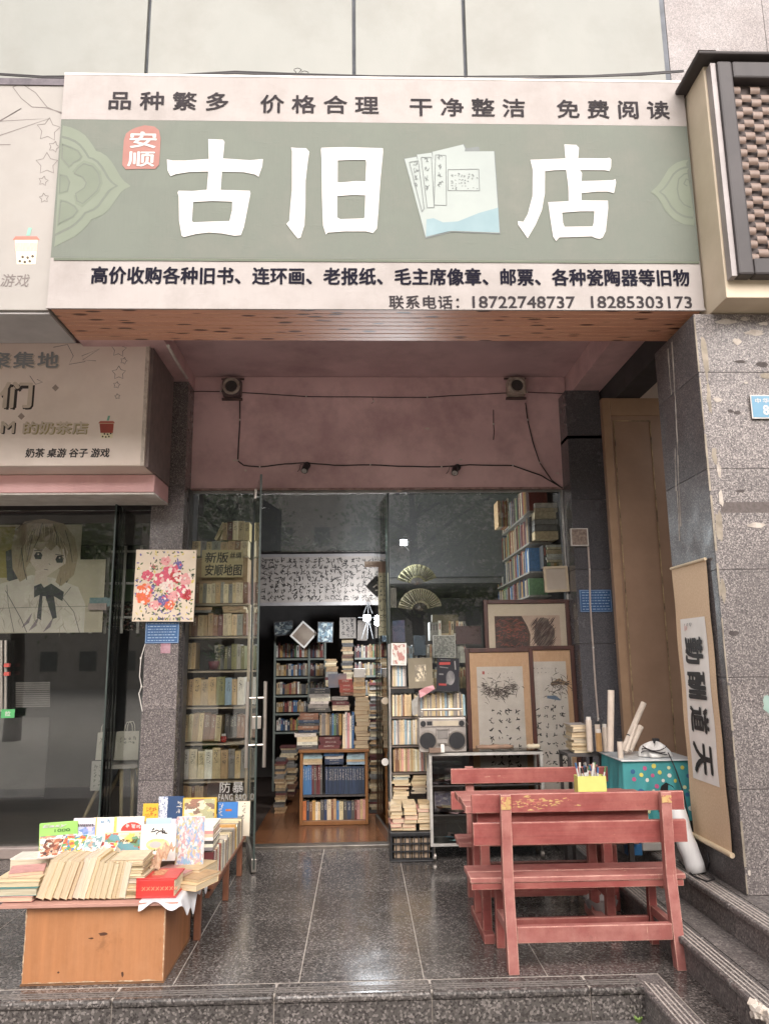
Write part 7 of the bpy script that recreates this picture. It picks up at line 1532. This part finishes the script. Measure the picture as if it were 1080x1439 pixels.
drw([(-30, 889), (-25, 840), (2, 820), (45, 808), (75, 812), (110, 825), (120, 850), (118, 889)], psh, .0015, 'shirt')
drw([(22, 745), (35, 733), (62, 729), (90, 736), (105, 755), (110, 782), (104, 808), (86, 824), (78, 818), (84, 800), (36, 790), (38, 812), (28, 818), (18, 800), (16, 770)], phr, .002, 'hair_back')
drw([(38, 765), (88, 760), (96, 775), (92, 792), (66, 810), (52, 803), (42, 788)], psk, .0025, 'face')
drw([(50, 802), (66, 808), (68, 822), (48, 820)], psk, .0024, 'neck')
drw([(30, 770), (34, 745), (60, 733), (92, 742), (102, 762), (100, 782), (92, 770), (86, 772), (80, 766), (72, 774), (64, 768), (58, 776), (48, 770), (42, 790), (36, 800)], phr, .0031, 'fringe')
for x, y in ((54, 781), (84, 786)): drw([(x-6, y), (x-3, y-5), (x+3, y-5), (x+6, y-1), (x+4, y+5), (x-4, y+5)], pdk, .0035, 'eye'); drw([(x-1, y-3), (x+1, y-3), (x+1, y-1), (x-1, y-1)], psk, .0039, 'glint')
drw([(48, 824), (58, 820), (62, 826), (72, 820), (90, 832), (88, 845), (76, 838), (80, 868), (74, 870), (64, 838), (60, 838), (58, 872), (52, 868), (56, 836), (48, 840)], pdk, .0036, 'ribbon_bow')
strokes(FPo, [([qp(*p) for p in P_], w_) for P_, w_ in (([(30, 770), (34, 800), (38, 815)], .006), ([(60, 735), (55, 755), (48, 770)], .005), ([(75, 736), (80, 750), (80, 766)], .005), ([(92, 745), (98, 765), (102, 790)], .005), ([(46, 752), (42, 770), (38, 790)], .005), ([(62, 800), (68, 801)], .005), ([(69, 792), (71, 794)], .004), ([(8, 830), (30, 870), (38, 889)], .005), ([(100, 825), (88, 840), (104, 860), (112, 889)], .005), ([(0, 855), (60, 853), (125, 852)], .003), ([(10, 822), (12, 850), (20, 889)], .004), ([(48, 774), (60, 773)], .006), ([(78, 779), (90, 781)], .006), ([(22, 745), (30, 738), (46, 732)], .004), ([(86, 812), (84, 824)], .004))], pdk, po, .0042, 'outline')
rr = random.Random(55)
for nm_, mm_, nz, cnt in (('hair_strands_dark', M('poster_hair_dark', '#7d6b56', None, 12, .6, bs=0), .0033, 60), ('hair_strands_light', M('poster_hair_light', '#b7a487', None, 12, .6, bs=0), .0034, 45)):
    its = []
    for k in range(cnt):
        a_ = rr.uniform(-1.25, 1.25); x0_ = 62+math.sin(a_)*20; y0_ = 742-math.cos(a_)*5+abs(a_)*4; L_ = rr.uniform(15, 55) if abs(a_) > .75 else rr.uniform(8, 22); x1_ = x0_+math.sin(a_)*L_*.35*(1 if abs(a_) > .7 else .6); y1_ = min(y0_+L_, 815)
        its.append(([qp(x0_, y0_), qp((x0_+x1_)/2+math.sin(a_)*4, (y0_+y1_)/2), qp(x1_, y1_)], [.002, rr.uniform(.004, .009), .002]))
    strokes(FPo, its, mm_, po, nz, nm_)
its = []
for k in range(40):
    x = rr.uniform(-20, 112); y = rr.uniform(835, 880); its.append(([qp(x, y), qp(x+rr.uniform(-5, 5), y+7), qp(x+rr.uniform(-9, 9), y+16)], [.001, rr.uniform(.003, .007), .001]))
strokes(FPo, its, M('poster_fold', '#94897c', None, 12, .6, bs=0), po, .0019, 'shirt_folds')
strokes(FPo, [([qp(x, y), qp(x-6, y+12), qp(x-14, y+20)], [.004, .03, .004]) for x, y in ((45, 862), (75, 868), (55, 866))], M('poster_mauve', '#7b6c72', None, 12, .6, bs=0), po, .0022, 'shirt_shade')
pnl('small_blue_sign', 'small teal blue card on the edge of the girl poster', 'card', 126, 840, 158, 852, 6.84, M('card_teal', '#5f7a7c', None, 5, .6)); pnl('small_pink_sign', 'small pinkish card overlapping the teal blue card', 'card', 124, 848, 149, 857, 6.83, M('card_pink', '#a18d86', None, 5, .6))
# handles, stickers
hd = thing('tea_door_handle', 'tall pale door handle at the left edge with two red markers', 'handle', at(6, 980, Y=6.46))
for x in (2, 8): MB().cyl(at(x, 1000, Y=6.44), at(x, 900, Y=6.44), .011, 10).build('bar', steel, hd)
for y in (935, 947): p = at(10, y, Y=6.42); MB().obox(p, .04, .03, .03).build('red_marker', M('marker_red', '#a8453c', None, 5, .6), hd)
gs_ = thing('pull_sticker', 'small green sticker with a white character on the tea shop door', 'sticker', at(11, 1003, Y=6.40)); a, b2 = at(2, 997, Y=6.40), at(20, 1009, Y=6.40)
MB().box(a.x, 6.40, b2.z, b2.x, 6.403, a.z).build('sticker', M('sticker_green', '#4b9a5c', None, 5, .5), gs_); F6 = Frame((0, 6.40, 0), (1, 0, 0), (0, 0, 1)); m_ = (a.x+b2.x)/2; text('拉', F6, (m_-.022, b2.z+.014, m_+.022, a.z-.014), print_white, gs_, n=.001, bold=.02)
# shutter bench and stool with bags
sh = thing('slatted_blind', 'grey slatted blind low inside the tea shop', 'blind', at(45, 995, Y=7.6))
for k in range(12): p, p2 = at(22, 960+k*3, Y=7.6), at(70, 960+k*3, Y=7.6); MB().box(p.x, 7.6, p.z-.008, p2.x, 7.606, p.z+.006).build('slat', M('slat_grey', '#7d7571', '#6a6360', 6, .6), sh)
pnl('grey_counter', 'dark grey counter front inside the tea shop', 'counter', -40, 1010, 62, 1120, 7.9, M('counter_grey', '#4d4848', '#433f3f', 5, .6))
YST = 7.0; so_ = thing('round_stool', 'tall pale wooden table with splayed legs inside the tea shop', 'table', at(170, 1180, Y=YST)); wl = M('pale_wood', '#a39378', '#93836a', 7, .6, st=(1, 1, .2))
c0 = at(176, 1072, Y=YST); MB().cyl(c0-Vector((0, 0, .03)), c0, .17, 24).build('top', M('stool_top', '#a8a099', '#98908a', 5, .5), so_)
for dx, dy, x1 in ((-.12, -.08, 118), (-.04, .08, 138), (.05, .06, 185), (.12, -.06, 205), (0, -.1, 170)):
    p = c0+Vector((dx, dy, -.0305)); p2 = at(x1, 1150, Y=YST+dy); p2 = p+(p2-p)*(p.z-.0)/(p.z-p2.z) if p.z > p2.z else p2; p2.z = .0105
    MB().cyl(p, (p2.x, p2.y, .0105), .017, 10, .013).build('leg', wl, so_)
kraft = M('kraft_white', '#a8a195', '#9a9388', 5, .7)
def pbag(label, x0, y0, x1, y1, Y, zb=None):
    a, b2 = at(x0, y0, Y=Y), at(x1, y1, Y=Y); t_ = thing('paper_bag', label, 'bag', ((a.x+b2.x)/2, Y, b2.z), 'paper bags on the tea shop table')
    MB().add([(a.x, Y, b2.z), (b2.x, Y, b2.z), (b2.x, Y+.1, b2.z), (a.x, Y+.1, b2.z), (a.x+.006, Y+.01, a.z), (b2.x-.006, Y+.01, a.z), (b2.x-.006, Y+.09, a.z), (a.x+.006, Y+.09, a.z)], [(0, 3, 2, 1), (0, 1, 5, 4), (1, 2, 6, 5), (2, 3, 7, 6), (3, 0, 4, 7)]).build('bag', kraft, t_)
    m_ = (a.x+b2.x)/2
    for yy in (Y+.012, Y+.088): MB().tube([(m_-.035, yy, a.z-.01), (m_-.03, yy, a.z+.05), (m_-.015, yy, a.z+.08), (m_+.015, yy, a.z+.08), (m_+.03, yy, a.z+.05), (m_+.035, yy, a.z-.01)], .004, 6).build('handle', kraft, t_)
    strokes(Frame((0, Y+.0, 0), (1, 0, 0), (0, 0, 1)), scrawl(a.x+.03, b2.z+.13, b2.x-.03, a.z-.04, 4, 2, .03, random.Random(x0), .12, 5), ink, t_, .004)
pbag('pale paper bag with dark handwriting on the right of the tall table', 162, 1029, 196, 1068, YST-.1); pbag('second pale paper bag to the left with round handles', 136, 1030, 156, 1068, YST-.02)
mn, w, h = panelthing('menu_board', 'narrow white board with scribbled signs hanging from the tall table', 'board', 129, 1070, 152, 1111, YST-.2, M('menu_white', '#a29d96', '#96918a', 5, .6), 0)
strokes(Fl, scrawl(-w*.4, -h*.4, w*.4, h*.4, 3, 5, .035, random.Random(71), .12, 4), ink, mn, .002)
# weed at the foot of the platform
we = thing('street_weed', 'small bright weed growing at the foot of the platform riser', 'plant', at(895, 1436, Z=-.14)); c = at(895, 1437, Z=-.14); c.y = min(c.y, 3.82); rr = random.Random(50)
for k in range(16):
    a = 6.28*k/16+rr.uniform(-.2, .2); L = rr.uniform(.025, .05); up_ = rr.uniform(.5, 1.6); d = Vector((math.cos(a), math.sin(a)*.6-.2, up_)).normalized(); s_ = Vector((-math.sin(a), math.cos(a), 0))*.009
    MB().add([c, c+d*L*.5-s_, c+d*L, c+d*L*.5+s_], [(0, 1, 2, 3)]).build('leaf', M('weed_green', '#8aa35a', '#7a944c', 20, .6), we)

# ---------------------------------------------------------------- the street behind the viewer (seen in the glass)
rr = random.Random(99)
def tree_mesh():
    tr = MB(); tr.tube([(0, 0, -.3), (.05, 0, 1.5), (.02, .1, 3.0), (.1, .1, 4.4), (.0, .2, 6.2)], [.20, .16, .14, .10, .05], 9)
    tips = []
    for k in range(16):
        a = rr.uniform(0, 6.28); z = rr.uniform(2.4, 5.2); L = rr.uniform(1.2, 2.4); p = Vector((.05, .1, z)); e = p+Vector((math.cos(a)*L, math.sin(a)*L, rr.uniform(.3, 1.2))); tr.tube([p, p.lerp(e, .5)+Vector((0, 0, .15)), e], [.06, .04, .015], 5); tips += [p.lerp(e, .55), e, p.lerp(e, .8)]
    lf = MB()
    for k in range(9000):
        t_ = rr.choice(tips); p = t_+Vector((rr.gauss(0, .42), rr.gauss(0, .42), rr.gauss(0, .32))); d = Vector((rr.gauss(0, 1), rr.gauss(0, 1), rr.gauss(0, .6))).normalized()*rr.uniform(.05, .09); e = d.cross(Vector((rr.random(), .3, rr.random()))).normalized()*d.length*.5
        lf.add([p-d, p+e, p+d, p-e], [(0, 1, 2, 3)])
    return tr, lf
bark = M('bark', '#5a5048', '#463e38', 12, .9, bs=.5); leafm = M('tree_leaf', '#7a8a58', '#62734a', 3, .6)
tr, lf = tree_mesh(); tl0 = None
for k, (x, y, rz, s) in enumerate(((-3.2, -5.5, 0, 1), (1.4, -4.6, 2.1, .95), (5.6, -6.2, 4.0, 1.1), (-8.2, -6.0, 1.2, 1.05))):
    t_ = thing('street_tree', ['leafy street tree left of centre, reflected in the glass', 'leafy street tree right of centre with a dark trunk reflected in the glass', 'taller leafy street tree far to the right across the kerb', 'leafy street tree far to the left across the kerb'][k], 'tree', (x, y, 0), 'trees along the street behind the viewer', rot=(0, 0, rz+.01)); t_.scale = (s, s, s)
    if tl0 is None: tl0 = (tr.build('trunk', bark, t_, smooth=True), lf.build('crown', leafm, t_))
    else:
        for o in tl0: c = o.copy(); COL.objects.link(c); c.parent = t_
ob_ = thing('opposite_building', 'pale apartment block across the street reflected in the shop glass', 'building', (0, -40, 0)); wl_ = M('block_wall', '#c0b7ab', '#b0a79b', 2, .8); wd = M('block_window', '#77766f', '#6b6a64', 2, .3)
MB().box(-50, -46, -.3, 50, -40, 13).build('wall', wl_, ob_)
for f in range(4):
    for k in range(-14, 15): MB().box(k*2.6-.55, -39.995, .9+f*2.8, k*2.6+.55, -39.93, 2.2+f*2.8).build('window', wd, ob_)

_left_unused = nbooks
